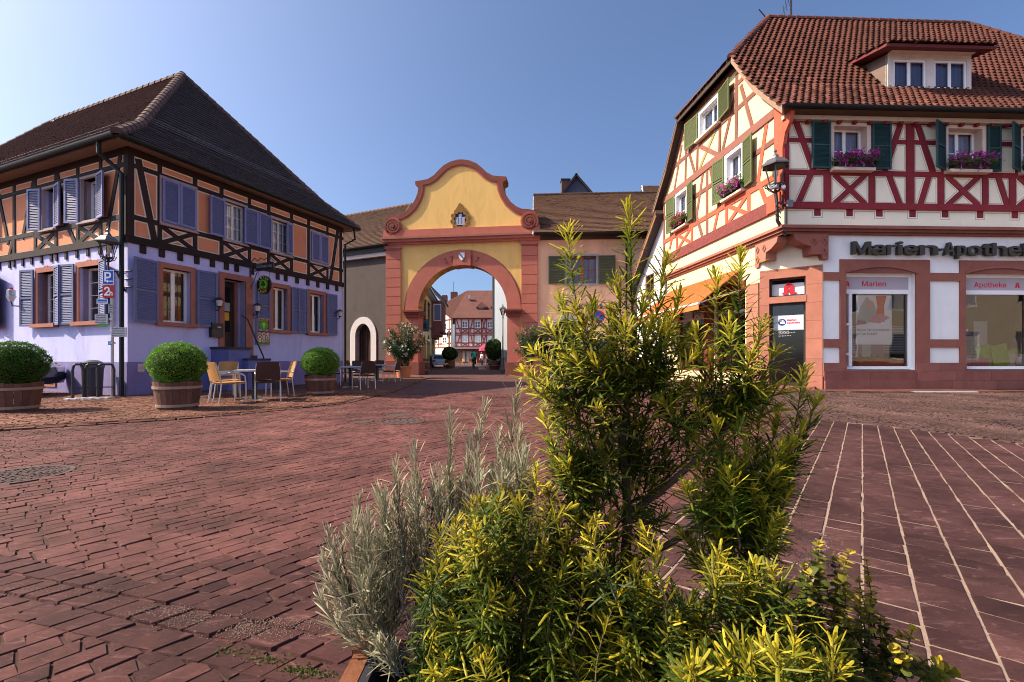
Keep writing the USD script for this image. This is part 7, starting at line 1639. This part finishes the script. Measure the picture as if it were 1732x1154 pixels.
for nm, y in (('wheel', -.52), ('wheel', .56)):
    o = obj(nm, ring((0, y, .345), .325, .02), SIGNK, t); obj('spokes', join([tube([(0, y, .345), (0, y + .31 * math.cos(a), .345 + .31 * math.sin(a))], .003, 3) for a in np.linspace(0, 5.9, 14)]), ALU, o, kind='stuff')
obj('frame', join([tube(p, .018, 6) for p in ([(0, -.52, .345), (0, -.05, .30)], [(0, -.05, .30), (0, -.18, .86)], [(0, -.18, .78), (0, .38, .86)], [(0, -.05, .30), (0, .40, .76)], [(0, .38, .98), (0, .44, .66), (0, .56, .345)], [(0, -.52, .345), (0, -.17, .76)])]), M('dark_bicycle_paint', (.05, .02, .02), .35, .2), t)
obj('saddle', body_mesh([(((0, -.28, .90), .055), ((0, -.08, .90), .025))]), SIGNK, t); obj('handlebar', tube([(-.3, .46, 1.08), (-.2, .42, 1.06), (0, .40, 1.0), (.2, .42, 1.06), (.3, .46, 1.08)], .014, 6), ALU, t); obj('mudguard', tube([(0, -.52 + .37 * math.cos(a), .345 + .37 * math.sin(a)) for a in np.linspace(.6, 3.2, 10)], .02, 5), SIGNK, t)
obj('crank', join([tube([(-.08, -.05, .30), (-.11, .08, .26)], .012, 5), tube([(.08, -.05, .30), (.11, .12, .47)], .012, 5), tube([(-.09, -.05, .30), (.09, -.05, .30)], .03, 8)]), ALU, t); obj('rear_light', bx(-.03, .03, -.60, -.575, .62, .68), SIGNR, t)
stand = dict(pel=(0, 0, .95), che=(0, .02, 1.32), nek=(0, .03, 1.50), hed=(0, .05, 1.66), shl=(-.19, .0, 1.42), shr=(.19, .0, 1.42), ell=(-.25, -.02, 1.14), elr=(.25, .02, 1.14), wrl=(-.24, .12, .92), wrr=(.24, .15, .93), hil=(-.10, 0, .92), hir=(.10, 0, .92), knl=(-.11, .06, .50), knr=(.11, -.02, .50), anl=(-.11, .02, .09), anr=(.12, -.10, .09), tol=(-.12, .15, .04), tor=(.13, .04, .04))
for px, Y, shirt, l, r in ((815, 58, SIGNW, 'person in a white top standing under the pink parasol', 2.4), (825, 61, M('rose_top', (.5, .12, .16), .8), 'person in a rose top beside the pink parasol', -2.0)): q = at(px, 0, Y); person(l, (q[0], q[1], 0), r, stand, shirt, NAVY)
# pink parasol and the café far down the street
q = at(822, 0, 60); t = thing('parasol', 'pink parasol of the café at the end of the street', 'parasol', (q[0], q[1], 0)); obj('canopy', lathe([(1.0, 2.0), (.85, 2.45), (.45, 2.8), (.05, 2.95), (0, 2.96)], 8), M('pink_parasol_cloth', (.36, .045, .10), .8, .15, 3), t); obj('pole', tube([(0, 0, 0), (0, 0, 3.1)], .035, 6), ALU, t); obj('base', lathe([(0, 0), (.35, 0), (.35, .08), (0, .08)], 12), IRON, t)
tc = None
for k, px in enumerate((768, 775, 782, 797, 808, 818, 829)):
    q = at(px, 0, 66 + (k % 3) * 2.2); l = ['leftmost', 'second', 'third', 'fourth', 'fifth', 'sixth', 'rightmost'][k] + ' small wooden café chair from the left, under the far house'
    if tc is None:
        tc = thing('cafe_chair', l, 'chair', (q[0], q[1], 0), .4, 'wooden chairs of the far café'); m_ = M('cafe_wood', (.42, .20, .06), .7, .2, 5)
        obj('seat', bx(-.25, .25, -.25, .25, .42, .47), m_, tc); obj('backrest', bx(-.25, .25, -.27, -.23, .50, .95), m_, tc)
        for sx in (-.22, .22):
            for sy in (-.22, .22): obj('leg', bx(sx - .025, sx + .025, sy - .025, sy + .025, 0, .419), m_, tc)
    else: dup(tc, (q[0], q[1], 0), k * 1.3, l)
# ---- cars
def car(loc, rot, label, paint, glassm, sc=(1, 1, 1)):
    t = thing('parked_car', label, 'car', loc, rot)
    prof = [(-2.05, .30), (-2.1, .62), (-2.0, .86), (-1.75, .93), (-1.35, 1.30), (-.9, 1.44), (.1, 1.46), (.55, 1.36), (1.05, .98), (1.75, .86), (2.05, .70), (2.12, .45), (2.05, .28)]
    cut = unary_union([Point(-1.28, .30).buffer(.37), Point(1.32, .30).buffer(.37)]); P = Polygon(prof).difference(cut); R90 = np.array([[0, 0, 1.0], [1, 0, 0], [0, 1, 0]])
    low = P.intersection(sbox(-3, 0, 3, .93)); up = P.intersection(sbox(-3, .93, 3, 2))
    m = ext(low, -.84, .84); v = m[0] @ R90.T; obj('body', (v * sc, m[1]), paint, t)
    m = ext(up, -.84, .84); v = m[0] @ R90.T; v[:, 0] *= 1 - (v[:, 2] - .93) * .32; obj('cabin', (v * sc, m[1]), paint, t)
    for s in (-1, 1):
        gl = Polygon([(-1.28, .97), (-1.0, 1.33), (.1, 1.36), (.42, 1.28), (.80, .97)]); m = ext(gl, 0, .012); v = m[0] @ R90.T; x = .84 * (1 - (v[:, 2] - .93) * .32); v[:, 0] = s * (x + .004 + v[:, 0]); obj('side_window', (v * sc, m[1] if s > 0 else m[1][:, ::-1]), glassm, t)
        for y in (-1.28, 1.32): o = obj('wheel', xf(xf(lathe([(0, -.1), (.26, -.1), (.31, -.07), (.31, .07), (.26, .1), (0, .1)], 22), ry(math.pi / 2)), np.diag(sc), (s * .76, y, .31)), SIGNK, t); obj('rim', xf(xf(lathe([(0, .0), (.19, .0), (.2, .02), (0, .03)], 14), ry(s * math.pi / 2)), None, (s * .855, y, .31)), GALV, o)
        obj('headlight', bx(*sorted((s * .48, s * .80)), 2.02, 2.10, .58, .72), LAMPGL if False else SIGNW, t); obj('tail_light', bx(*sorted((s * .52, s * .82)), -2.115, -2.02, .62, .82), SIGNR, t)
    for y0, z0, y1, z1, nm in ((-1.76, .95, -1.36, 1.28, 'rear_window'), (.58, 1.335, 1.02, 1.0, 'windscreen')):
        d = np.array([0, y1 - y0, z1 - z0]); nn = np.array([0, -d[2], d[1]]); nn /= np.linalg.norm(nn); nn = nn if nn[2] > 0 else -nn
        v = np.array([[-.68, y0, z0], [.68, y0, z0], [.62, y1, z1], [-.62, y1, z1]]) + nn * .02; obj(nm, (v, np.array([[0, 1, 2], [0, 2, 3], [0, 2, 1], [0, 3, 2]])), glassm, t)
    obj('bumper', bx(-.8, .8, -2.16, -2.0, .34, .56), paint, t); obj('number_plate', bx(-.26, .26, -2.175, -2.161, .42, .53), SIGNW, t); return t
CARG = M('dark_car_glass', (.02, .025, .03), .08, .1, spec=.9)
q = ground(83, 682); car((q[0] - 1.75 - 2.0, q[1] + .9, .03), -1.19, 'dark car parked by the lavender wall, mostly hidden behind the left box ball', M('black_car_paint', (.018, .020, .026), .12, .1, 2, spec=.7), CARG)
q = at(742, 0, 49); car((q[0], q[1], 0), .25, 'pale blue car parked at the left end of the street behind the gate', M('pale_blue_car_paint', (.34, .46, .62), .2, .05, 2, spec=.6), CARG)
q = at(862, 0, 38.5); car((q[0] + .55, q[1], 0), .05, 'white car behind the right gate pier', M('white_car_paint', (.75, .75, .76), .2, .04, 2, spec=.6), CARG)

# ---- flower boxes of the pharmacy
def flower_box(pl, u0, u1, z, label, petal, n=420, w0=.05, seed=1):
    rg = np.random.default_rng(seed); t = thing('flower_box', label, 'flower box')
    obj('box', pl.box(u0 + .04, u1 - .10, z, z + .2, w0, w0 + .18), M('dark_flower_box', (.03, .025, .022), .7, .3), t); obj('support', [pl.box(u, u + .025, z - .03, z + .17, w0 + .181, w0 + .195) for u in (u0 + .22, u1 - .35)], GALV, t)
    L = u1 - u0; c = np.column_stack([rg.uniform(u0 - .04, u1 + .10, 900), z + .16 + np.abs(rg.normal(0, .13, 900)) - .05, rg.normal(w0 + .14, .09, 900)]); P = lambda c: np.column_stack([pl.o[0] + pl.d[0] * c[:, 0] + pl.n[0] * c[:, 2], pl.o[1] + pl.d[1] * c[:, 0] + pl.n[1] * c[:, 2], c[:, 1]])
    obj('leaves', leafcloud(P(c), .065, rg, .85), GER_L, t, kind='stuff')
    k = rg.integers(11, 15); cl = np.column_stack([np.linspace(u0 + .02, u1 + .05, k) + rg.normal(0, .04, k), z + .30 + rg.normal(0, .09, k), np.full(k, w0 + .22)]); fl = np.vstack([cc + rg.normal(0, (.06, .055, .045), (n // k, 3)) for cc in cl] + [np.column_stack([rg.uniform(u0, u1, 40), z + .12 + rg.normal(0, .07, 40), np.full(40, w0 + .24)])]); obj('flowers', flowercloud(P(fl), .033, rg), petal, t, kind='stuff')
for i, l in enumerate(('magenta geranium box under the first upper window of the pharmacy front', 'magenta geranium box under the second upper window of the pharmacy front', 'magenta geranium box cut by the right edge')):
    a, b = WB[i]; flower_box(BF, a + .05, b - .02, wz0 + .0, l, MFL, seed=20 + i)
flower_box(BG, W1a - .02, W1b + .04, w1z0 + .0, 'pink geranium box on the near gable window of the pharmacy', MFL, n=300, w0=.08, seed=31); flower_box(BG, W2a - .02, W2b + .04, w2z0 + .0, 'crimson geranium box on the far gable window of the pharmacy', RFL, n=260, w0=.08, seed=32)
# ================================================================== the planter in the foreground
PL = thing('planter_box', 'low brown wooden planter box at the bottom of the picture holding the herbs', 'planter')
X0, X1, Y0, Y1, ZT_ = -.335, .70, .42, .985, .33
for k in range(3):
    z0, z1 = .02 + k * .103, .02 + k * .103 + .099
    for nm, b in (('plank', (X0, X0 + .035, Y0, Y1, z0, z1)), ('plank', (X1 - .035, X1, Y0, Y1, z0, z1)), ('plank', (X0 + .036, X1 - .036, Y0, Y0 + .03, z0, z1)), ('plank', (X0 + .036, X1 - .036, Y1 - .03, Y1, z0, z1))): obj(nm, bx(*b), PLNK, PL)
for x in (X0 - .004, X1 - .046):
    for y in (Y0 - .004, Y1 - .046): obj('corner_post', bx(x, x + .05, y, y + .05, 0, ZT_ + .004), PLNK, PL)
obj('liner', ext(sbox(X0 + .037, Y0 + .032, X1 - .037, Y1 - .032).difference(sbox(X0 + .055, Y0 + .05, X1 - .055, Y1 - .05)), .05, ZT_ - .006), M('black_liner', (.03, .03, .035), .4, .2, 20), PL)
obj('soil', bx(X0 + .056, X1 - .056, Y0 + .051, Y1 - .051, .03, ZT_ - .04), SOIL, PL)

def curve(B, T, bend, n=14):
    B, T = np.asarray(B, float), np.asarray(T, float); m = (B + T) / 2 + bend; s = np.linspace(0, 1, n)[:, None]
    return B * (1 - s) ** 2 + 2 * m * s * (1 - s) + T * s * s
def sprig(P, rng, L=.036, W=.0042, step=.0042, per=2, start=.25, a_tip=18, a_low=62, droop=.1, agelen=.45, thin=1.0, fold=.22):
    """leaves along a stem: (vertices, faces, age)"""
    d = np.linalg.norm(np.diff(P, axis=0), axis=1); cum = np.concatenate([[0], np.cumsum(d)]); tot = cum[-1]
    s = np.arange(start * tot, tot, step); s = np.repeat(s, per); n = len(s); s = s + rng.normal(0, step * .35, n); s = np.clip(s, 0, tot * .9999)
    i = np.clip(np.searchsorted(cum, s) - 1, 0, len(d) - 1); fr = ((s - cum[i]) / d[i])[:, None]; c = P[i] * (1 - fr) + P[i + 1] * fr
    tg = (P[i + 1] - P[i]) / d[i][:, None]; a = np.cross(tg, [0.3, .2, 1.0]); a /= np.linalg.norm(a, axis=1, keepdims=True); b = np.cross(tg, a)
    ph = (np.arange(n) // per) * 1.18 + (np.arange(n) % per) * 2 * math.pi / per + rng.normal(0, .35, n); rad = a * np.cos(ph)[:, None] + b * np.sin(ph)[:, None]
    u = (tot - s) / max(tot, 1e-6); near = np.clip((tot - s) / .06, 0, 1)
    ang = np.radians(a_tip + (a_low - a_tip) * near ** .8 + rng.normal(0, 13, n))[:, None]
    dirs = tg * np.cos(ang) + rad * np.sin(ang); dirs[:, 2] += .12; dirs /= np.linalg.norm(dirs, axis=1, keepdims=True)
    wv = np.cross(tg, rad); up = np.cross(wv, dirs); up *= np.sign((up * tg).sum(1))[:, None]
    ll = (L * (.45 + .55 * np.clip((tot - s) / .03, 0, 1)) * rng.uniform(.6, 1.2, n))[:, None]; ww = W * rng.uniform(.8, 1.2, (n, 1)) * thin
    cv = ll * rng.normal(droop, .15, (n, 1))
    rows = []
    for t, w in ((0.0, .6), (.45, 1.0), (.9, .82)):
        q = c + dirs * ll * t - up * cv * t * t * 1.6; rows += [q - wv * ww * w / 2, q + up * ww * fold * w, q + wv * ww * w / 2]
    tip = c + dirs * ll - up * cv * 1.6
    V = np.stack(rows + [tip], 1)
    f = [[r * 3 + k, r * 3 + k + 1, r * 3 + k + 4] for r in (0, 1) for k in (0, 1)] + [[r * 3 + k, r * 3 + k + 4, r * 3 + k + 3] for r in (0, 1) for k in (0, 1)] + [[6, 7, 9], [7, 8, 9]]
    F = (np.array(f)[None] + (np.arange(n) * 10)[:, None, None]).reshape(-1, 3)
    age = np.clip(1 - (tot - s) / (agelen * .16), 0, 1) * rng.uniform(.35, 1.0, n) + (rng.random(n) < .16) * rng.uniform(.2, .8, n)
    return V.reshape(-1, 3), F, np.repeat(np.clip(age, 0, 1), 10)
def leaf_obj(name, vf, mat, parent):
    o = obj(name, vf[:2], mat, parent, kind='stuff')
    UsdGeom.PrimvarsAPI(o).CreatePrimvar('age', Sdf.ValueTypeNames.FloatArray, 'vertex').Set(Vt.FloatArray.FromNumpy(vf[2].astype(np.float32)))
    return o
RP = np.random.default_rng(77)
def add_sprig(plant, P, leafm, stemm, r0=.0018, nm='sprig', **k):
    st = obj(nm, tube(P, np.linspace(r0, r0 * .4, len(P)), 5), stemm, plant)
    leaf_obj('leaves', sprig(P, RP, **k), leafm, st)
def in_poly(poly, n, rng):
    x0, y0, x1, y1 = poly.bounds; out = []
    while len(out) < n:
        p = (rng.uniform(x0, x1), rng.uniform(y0, y1))
        if poly.contains(Point(p)): out.append(p)
    return out

# ---- tall rosemary
R1 = thing('rosemary_bush', 'tall yellow-green rosemary bush rising in the middle of the planter', 'shrub')
trunk = [at(1045, 1130, .93), at(1050, 1000, .93), at(1062, 880, .94), at(1058, 800, .94), at(1050, 740, .94)]
obj('trunk', tube(curve(trunk[0], trunk[2], (0, 0, 0), 6).tolist() + [trunk[3], trunk[4]], [.013, .012, .012, .011, .011, .010, .009, .007], 8), BARK, R1)
lim = {'a': curve(at(1062, 870, .94), at(1290, 640, .90), (.03, 0, -.03)), 'b': curve(at(1058, 800, .94), at(985, 640, .93), (-.02, 0, 0)), 'c': curve(at(1052, 750, .94), at(1075, 560, .95), (0, 0, 0)), 'd': curve(at(1050, 1000, .93), at(945, 800, .93), (-.03, 0, 0)), 'e': curve(at(1055, 950, .93), at(1260, 820, .93), (.0, 0, -.05))}
for k in lim.values(): obj('limb', tube(k, np.linspace(.008, .004, len(k)), 6), BARK, R1)
J = lambda: RP.uniform(-.05, .05)
tips = [((959, 384), (1000, 640), .93), ((1068, 350), (1068, 610), .95), ((1126, 432), (1090, 640), .97), ((1040, 470), (1052, 640), .93), ((1003, 505), (1035, 665), .95), ((884, 626), (985, 690), .88), ((893, 590), (990, 680), .92), ((925, 548), (1005, 670), .90), ((905, 655), (1000, 720), .90), ((945, 500), (1005, 660), .95),
        ((1088, 500), (1075, 660), .92), ((1150, 500), (1095, 660), .95), ((1165, 560), (1100, 680), .93), ((1120, 545), (1085, 680), .90), ((1060, 545), (1060, 690), .90), ((1030, 570), (1050, 700), .92), ((985, 560), (1030, 690), .88), ((960, 600), (1025, 705), .92),
        ((1209, 461), (1222, 690), .90), ((1255, 427), (1252, 690), .88), ((1180, 560), (1210, 700), .91), ((1290, 545), (1265, 690), .90), ((1312, 590), (1275, 700), .91), ((1236, 545), (1240, 700), .87), ((1345, 655), (1210, 700), .88), ((1325, 690), (1200, 720), .90), ((1205, 600), (1215, 720), .87), ((1275, 600), (1250, 700), .86),
        ((1352, 621), (1325, 830), .93), ((1381, 675), (1320, 850), .92), ((1315, 700), (1290, 860), .93), ((1285, 690), (1270, 860), .92), ((1240, 705), (1255, 870), .93), ((1205, 730), (1240, 880), .92), ((1180, 790), (1235, 900), .93), ((1345, 745), (1290, 890), .90), ((1360, 720), (1300, 880), .94), ((1170, 830), (1240, 930), .91), ((1265, 760), (1262, 900), .89), ((1225, 790), (1248, 930), .90), ((1310, 790), (1275, 930), .89), ((1190, 870), (1240, 970), .90), ((1335, 830), (1275, 950), .90), ((1290, 850), (1262, 980), .88), ((1150, 900), (1225, 1000), .93), ((1215, 900), (1240, 1010), .88), ((1320, 890), (1262, 1010), .89),
        ((920, 700), (965, 840), .92), ((945, 690), (985, 830), .94), ((930, 760), (975, 880), .92), ((958, 780), (990, 900), .90), ((985, 730), (1020, 850), .96), ((1015, 740), (1035, 870), .97)]
for (t, b, y) in tips:
    T = at(t[0] + RP.normal(0, 3), t[1], y + J() * .6); B = at(b[0], b[1], .93 + J() * .3); P = curve(B, T, (RP.normal(0, .008), RP.normal(0, .008), -.008 if t[1] > 550 else 0))
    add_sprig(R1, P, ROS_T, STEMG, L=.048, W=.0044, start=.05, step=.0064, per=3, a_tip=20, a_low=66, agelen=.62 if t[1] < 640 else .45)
# side shoots of the middle and inside; shade put into a darker leaf colour
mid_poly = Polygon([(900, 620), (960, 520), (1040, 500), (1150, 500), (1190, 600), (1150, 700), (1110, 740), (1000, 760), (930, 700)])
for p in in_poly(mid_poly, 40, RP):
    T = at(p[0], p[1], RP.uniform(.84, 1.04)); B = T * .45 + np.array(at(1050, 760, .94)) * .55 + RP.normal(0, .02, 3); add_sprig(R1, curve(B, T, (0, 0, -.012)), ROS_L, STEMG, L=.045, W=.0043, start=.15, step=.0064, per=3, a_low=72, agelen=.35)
for p in in_poly(Polygon([(1090, 590), (1160, 560), (1210, 640), (1330, 640), (1320, 690), (1200, 730), (1120, 720)]), 20, RP):
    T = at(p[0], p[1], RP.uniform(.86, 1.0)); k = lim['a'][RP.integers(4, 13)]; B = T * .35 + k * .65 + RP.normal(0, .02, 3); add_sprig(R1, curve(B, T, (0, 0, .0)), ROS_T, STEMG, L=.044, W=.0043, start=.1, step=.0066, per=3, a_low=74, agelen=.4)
right_poly = Polygon([(1170, 720), (1300, 690), (1370, 690), (1340, 820), (1330, 960), (1240, 1010), (1160, 960), (1150, 850)])
for p in in_poly(right_poly, 56, RP):
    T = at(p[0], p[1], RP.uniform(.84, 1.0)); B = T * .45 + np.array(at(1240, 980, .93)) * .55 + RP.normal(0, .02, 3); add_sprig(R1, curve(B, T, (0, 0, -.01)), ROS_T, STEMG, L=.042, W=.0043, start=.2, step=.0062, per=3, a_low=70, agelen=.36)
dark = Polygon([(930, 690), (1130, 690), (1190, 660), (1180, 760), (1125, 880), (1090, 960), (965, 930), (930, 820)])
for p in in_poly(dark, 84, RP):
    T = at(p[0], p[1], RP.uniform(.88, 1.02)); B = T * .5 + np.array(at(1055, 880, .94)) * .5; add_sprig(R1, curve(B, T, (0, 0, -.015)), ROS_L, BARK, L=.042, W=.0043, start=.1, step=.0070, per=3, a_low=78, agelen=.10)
# ---- low rosemary in front
R2 = thing('low_rosemary', 'low spreading yellow-green rosemary along the front of the planter', 'shrub')
low_a = Polygon([(755, 930), (800, 850), (860, 820), (905, 790), (950, 850), (1010, 870), (1090, 890), (1120, 960), (1120, 1160), (690, 1160), (720, 1060)])
roots = [at(800, 1230, .84), at(930, 1230, .82), at(1060, 1230, .82), at(720, 1230, .86), at(1180, 1230, .78), at(1300, 1240, .74), at(1390, 1240, .78)]
def low(poly, n, ya, yb, L, ag, rts):
    for p in in_poly(poly, n, RP):
        T = at(p[0], p[1], RP.uniform(ya, yb)); R = min(rts, key=lambda r: abs(r[0] - T[0]) + RP.uniform(0, .12)); R = R + RP.normal(0, .02, 3); k = min(.8, .17 / max(np.linalg.norm(T - R), .17) + .12); B = T * (1 - k) + R * k
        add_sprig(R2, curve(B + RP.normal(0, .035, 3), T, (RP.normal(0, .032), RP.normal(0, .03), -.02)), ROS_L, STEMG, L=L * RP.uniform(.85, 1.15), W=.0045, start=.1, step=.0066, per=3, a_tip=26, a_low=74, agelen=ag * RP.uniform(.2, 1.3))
for t in ((745, 895), (770, 880), (800, 850), (852, 815), (905, 788), (930, 830), (722, 975), (975, 868), (1035, 878), (1085, 895), (870, 850)):
    T = at(t[0], t[1], RP.uniform(.84, .9)); R = min(roots, key=lambda r: abs(r[0] - T[0])); B = T * .5 + R * .5; add_sprig(R2, curve(B, T, (0, 0, -.01)), ROS_L, STEMG, L=.044, W=.0044, start=.1, step=.0066, per=3, a_tip=22, a_low=68, agelen=.6)
low(low_a, 112, .74, .92, .042, .36, roots[:4])
low_b = Polygon([(1130, 1040), (1180, 985), (1250, 910), (1310, 930), (1350, 1030), (1430, 1060), (1440, 1160), (1080, 1160), (1100, 1090)])
low(low_b, 70, .70, .86, .044, .38, roots[4:]); low(Polygon([(1180, 1090), (1420, 1060), (1430, 1160), (1150, 1160)]), 16, .58, .66, .046, .42, [r + [0, -.1, 0] for r in roots[4:]])
low(Polygon([(1000, 940), (1150, 960), (1150, 1120), (1000, 1120)]), 26, .86, .98, .042, .2, roots[2:5])
for k in range(26):
    t = in_poly(low_a.union(low_b), 1, RP)[0]; T = at(t[0], t[1], RP.uniform(.72, .85)); T[2] += .03; B = T - [RP.normal(0, .05), RP.normal(0, .03), .13]; add_sprig(R2, curve(B, T, (RP.normal(0, .03), RP.normal(0, .02), -.01)), ROS_L, STEMG, L=.043, W=.0045, start=.05, step=.007, a_tip=22, a_low=72, agelen=RP.uniform(.1, .9))
# ---- silver-leaved herb on the left
SV = thing('curry_plant', 'silver-grey upright curry plant at the left end of the planter', 'shrub')
sroot = [at(700, 1150, .93), at(760, 1150, .95), at(650, 1140, .92), at(830, 1150, .97)]
stips = [(875, 662), (818, 690), (762, 702), (845, 740), (795, 745), (700, 762), (668, 790), (735, 800), (640, 835), (608, 842), (655, 850), (582, 905), (556, 900), (600, 880), (548, 950), (560, 985), (545, 1010), (575, 1040), (625, 870), (690, 830), (720, 860), (760, 790), (780, 820), (860, 790), (890, 770), (905, 800), (830, 800), (680, 880), (640, 920), (600, 960), (565, 930), (850, 850), (880, 740), (808, 770)]
spoly = Polygon([(560, 930), (620, 860), (700, 800), (780, 770), (880, 760), (910, 830), (840, 900), (760, 960), (700, 1040), (640, 1080), (570, 1040)])
for j, t in enumerate(stips + in_poly(spoly, 74, RP)):
    T = at(t[0], t[1], RP.uniform(.93, 1.08) if j < len(stips) else RP.uniform(.86, 1.10)); R = min(sroot, key=lambda r: abs(r[0] - T[0]) + RP.uniform(0, .1)) + RP.normal(0, .015, 3); k = .30 if j < len(stips) else .5; B = T * (1 - k - .25) + R * (k + .25); lean = (-.03 if t[0] < 640 else 0)
    add_sprig(SV, curve(B, T, (lean, 0, -.0)), SIL_L, STEMS, L=.056, W=.0031, start=.10, step=.0060, per=2, a_tip=10, a_low=38, droop=-.03, agelen=.5, fold=.3)
for p in in_poly(Polygon([(640, 1040), (760, 980), (800, 1060), (760, 1154), (620, 1120)]), 26, RP):
    T = at(p[0], p[1], RP.uniform(.84, .92)); B = np.array(at(700, 1180, .9)) * .55 + T * .45; add_sprig(SV, curve(B, T, (0, 0, 0)), SIL_L, STEMS, L=.04, W=.003, start=.1, step=.006, a_tip=12, a_low=45, droop=.05, agelen=.2)
# ---- oregano at the right
OG = thing('oregano_plant', 'round-leaved oregano with yellow tips and pink flowers at the right of the planter', 'herb')
og_root = [at(1380, 1150, .84), at(1440, 1160, .84), at(1500, 1180, .82)]
otips = [(1385, 915), (1410, 940), (1440, 930), (1465, 945), (1452, 975), (1475, 1000), (1430, 985), (1395, 985), (1490, 1040), (1545, 1062), (1530, 1075), (1470, 1070), (1510, 1095), (1620, 1140), (1590, 1118), (1565, 1130), (1540, 1120), (1450, 1110), (1410, 1050), (1375, 1000), (1500, 1140), (1600, 1150), (1360, 955), (1430, 1040), (1480, 1110)]
opoly = Polygon([(1340, 960), (1400, 930), (1460, 950), (1485, 1030), (1520, 1090), (1500, 1154), (1380, 1154)])
for j, t in enumerate(otips + in_poly(opoly, 34, RP)):
    T = at(t[0], t[1], RP.uniform(.78, .92)); R = min(og_root, key=lambda r: abs(r[0] - T[0])) + RP.normal(0, .02, 3); k = .55; B = T * (1 - k) + R * k
    P = curve(B, T, (RP.normal(0, .01), 0, .03 if t[0] > 1500 else 0)); yel = 1.0 if t[0] > 1420 and t[1] < 1010 else (.5 if t[0] > 1500 else .15)  # position picks the sunlit tops; their light is painted as yellow
    add_sprig(OG, P, ORE_L, STEMG, L=.017, W=.0125, start=.2, step=.0075, per=2, a_tip=45, a_low=80, droop=.2, agelen=.5 * yel + .02, fold=.12)
fl = np.vstack([np.array(at(x, y, .86)) + RP.normal(0, (.013, .02, .010), (22, 3)) for x, y in ((1368, 912), (1388, 925), (1405, 938), (1352, 935), (1378, 950), (1395, 962), (1340, 950), (1372, 975))])
obj('flowers', flowercloud(fl, .0055, RP, 4), OFL, OG, kind='stuff')
# sand and moss in the joints of the foreground
gv = []; 
for cx_, cy_, n_, sg_ in ((380, 1058, 700, 60), (430, 1075, 300, 40), (120, 1000, 200, 70), (280, 1040, 300, 50), (500, 1060, 200, 40)):
    for k in range(n_):
        p = ground(cx_ + RP.normal(0, sg_), cy_ + RP.normal(0, 7)); r = RP.uniform(.0009, .0024); gv.append(xf(trimesh.creation.icosphere(0, r), None, (p[0], p[1], .0118)))
obj('sand_grains', join(gv), JOINTP, kind='stuff', label='loose pale sand lying on the foreground paving', cat='sand')
mc = []
for cx_, cy_, n_ in ((400, 1108, 60), (450, 1122, 70), (500, 1138, 90), (540, 1148, 80)):
    for k in range(n_): p = ground(cx_ + RP.normal(0, 18), cy_ + RP.normal(0, 4)); mc.append([p[0], p[1], .010 + RP.uniform(0, .006)])
obj('moss', leafcloud(np.array(mc), .010, RP, .6, up=.8), leafmat('moss_leaf', (.06, .09, .012), (.22, .22, .03), .7, .3), kind='stuff', label='small moss tufts in the joints of the foreground paving', cat='moss')
print('triangles', sum(len(UsdGeom.Mesh(p).GetFaceVertexCountsAttr().Get()) for p in stage.Traverse() if p.IsA(UsdGeom.Mesh)))
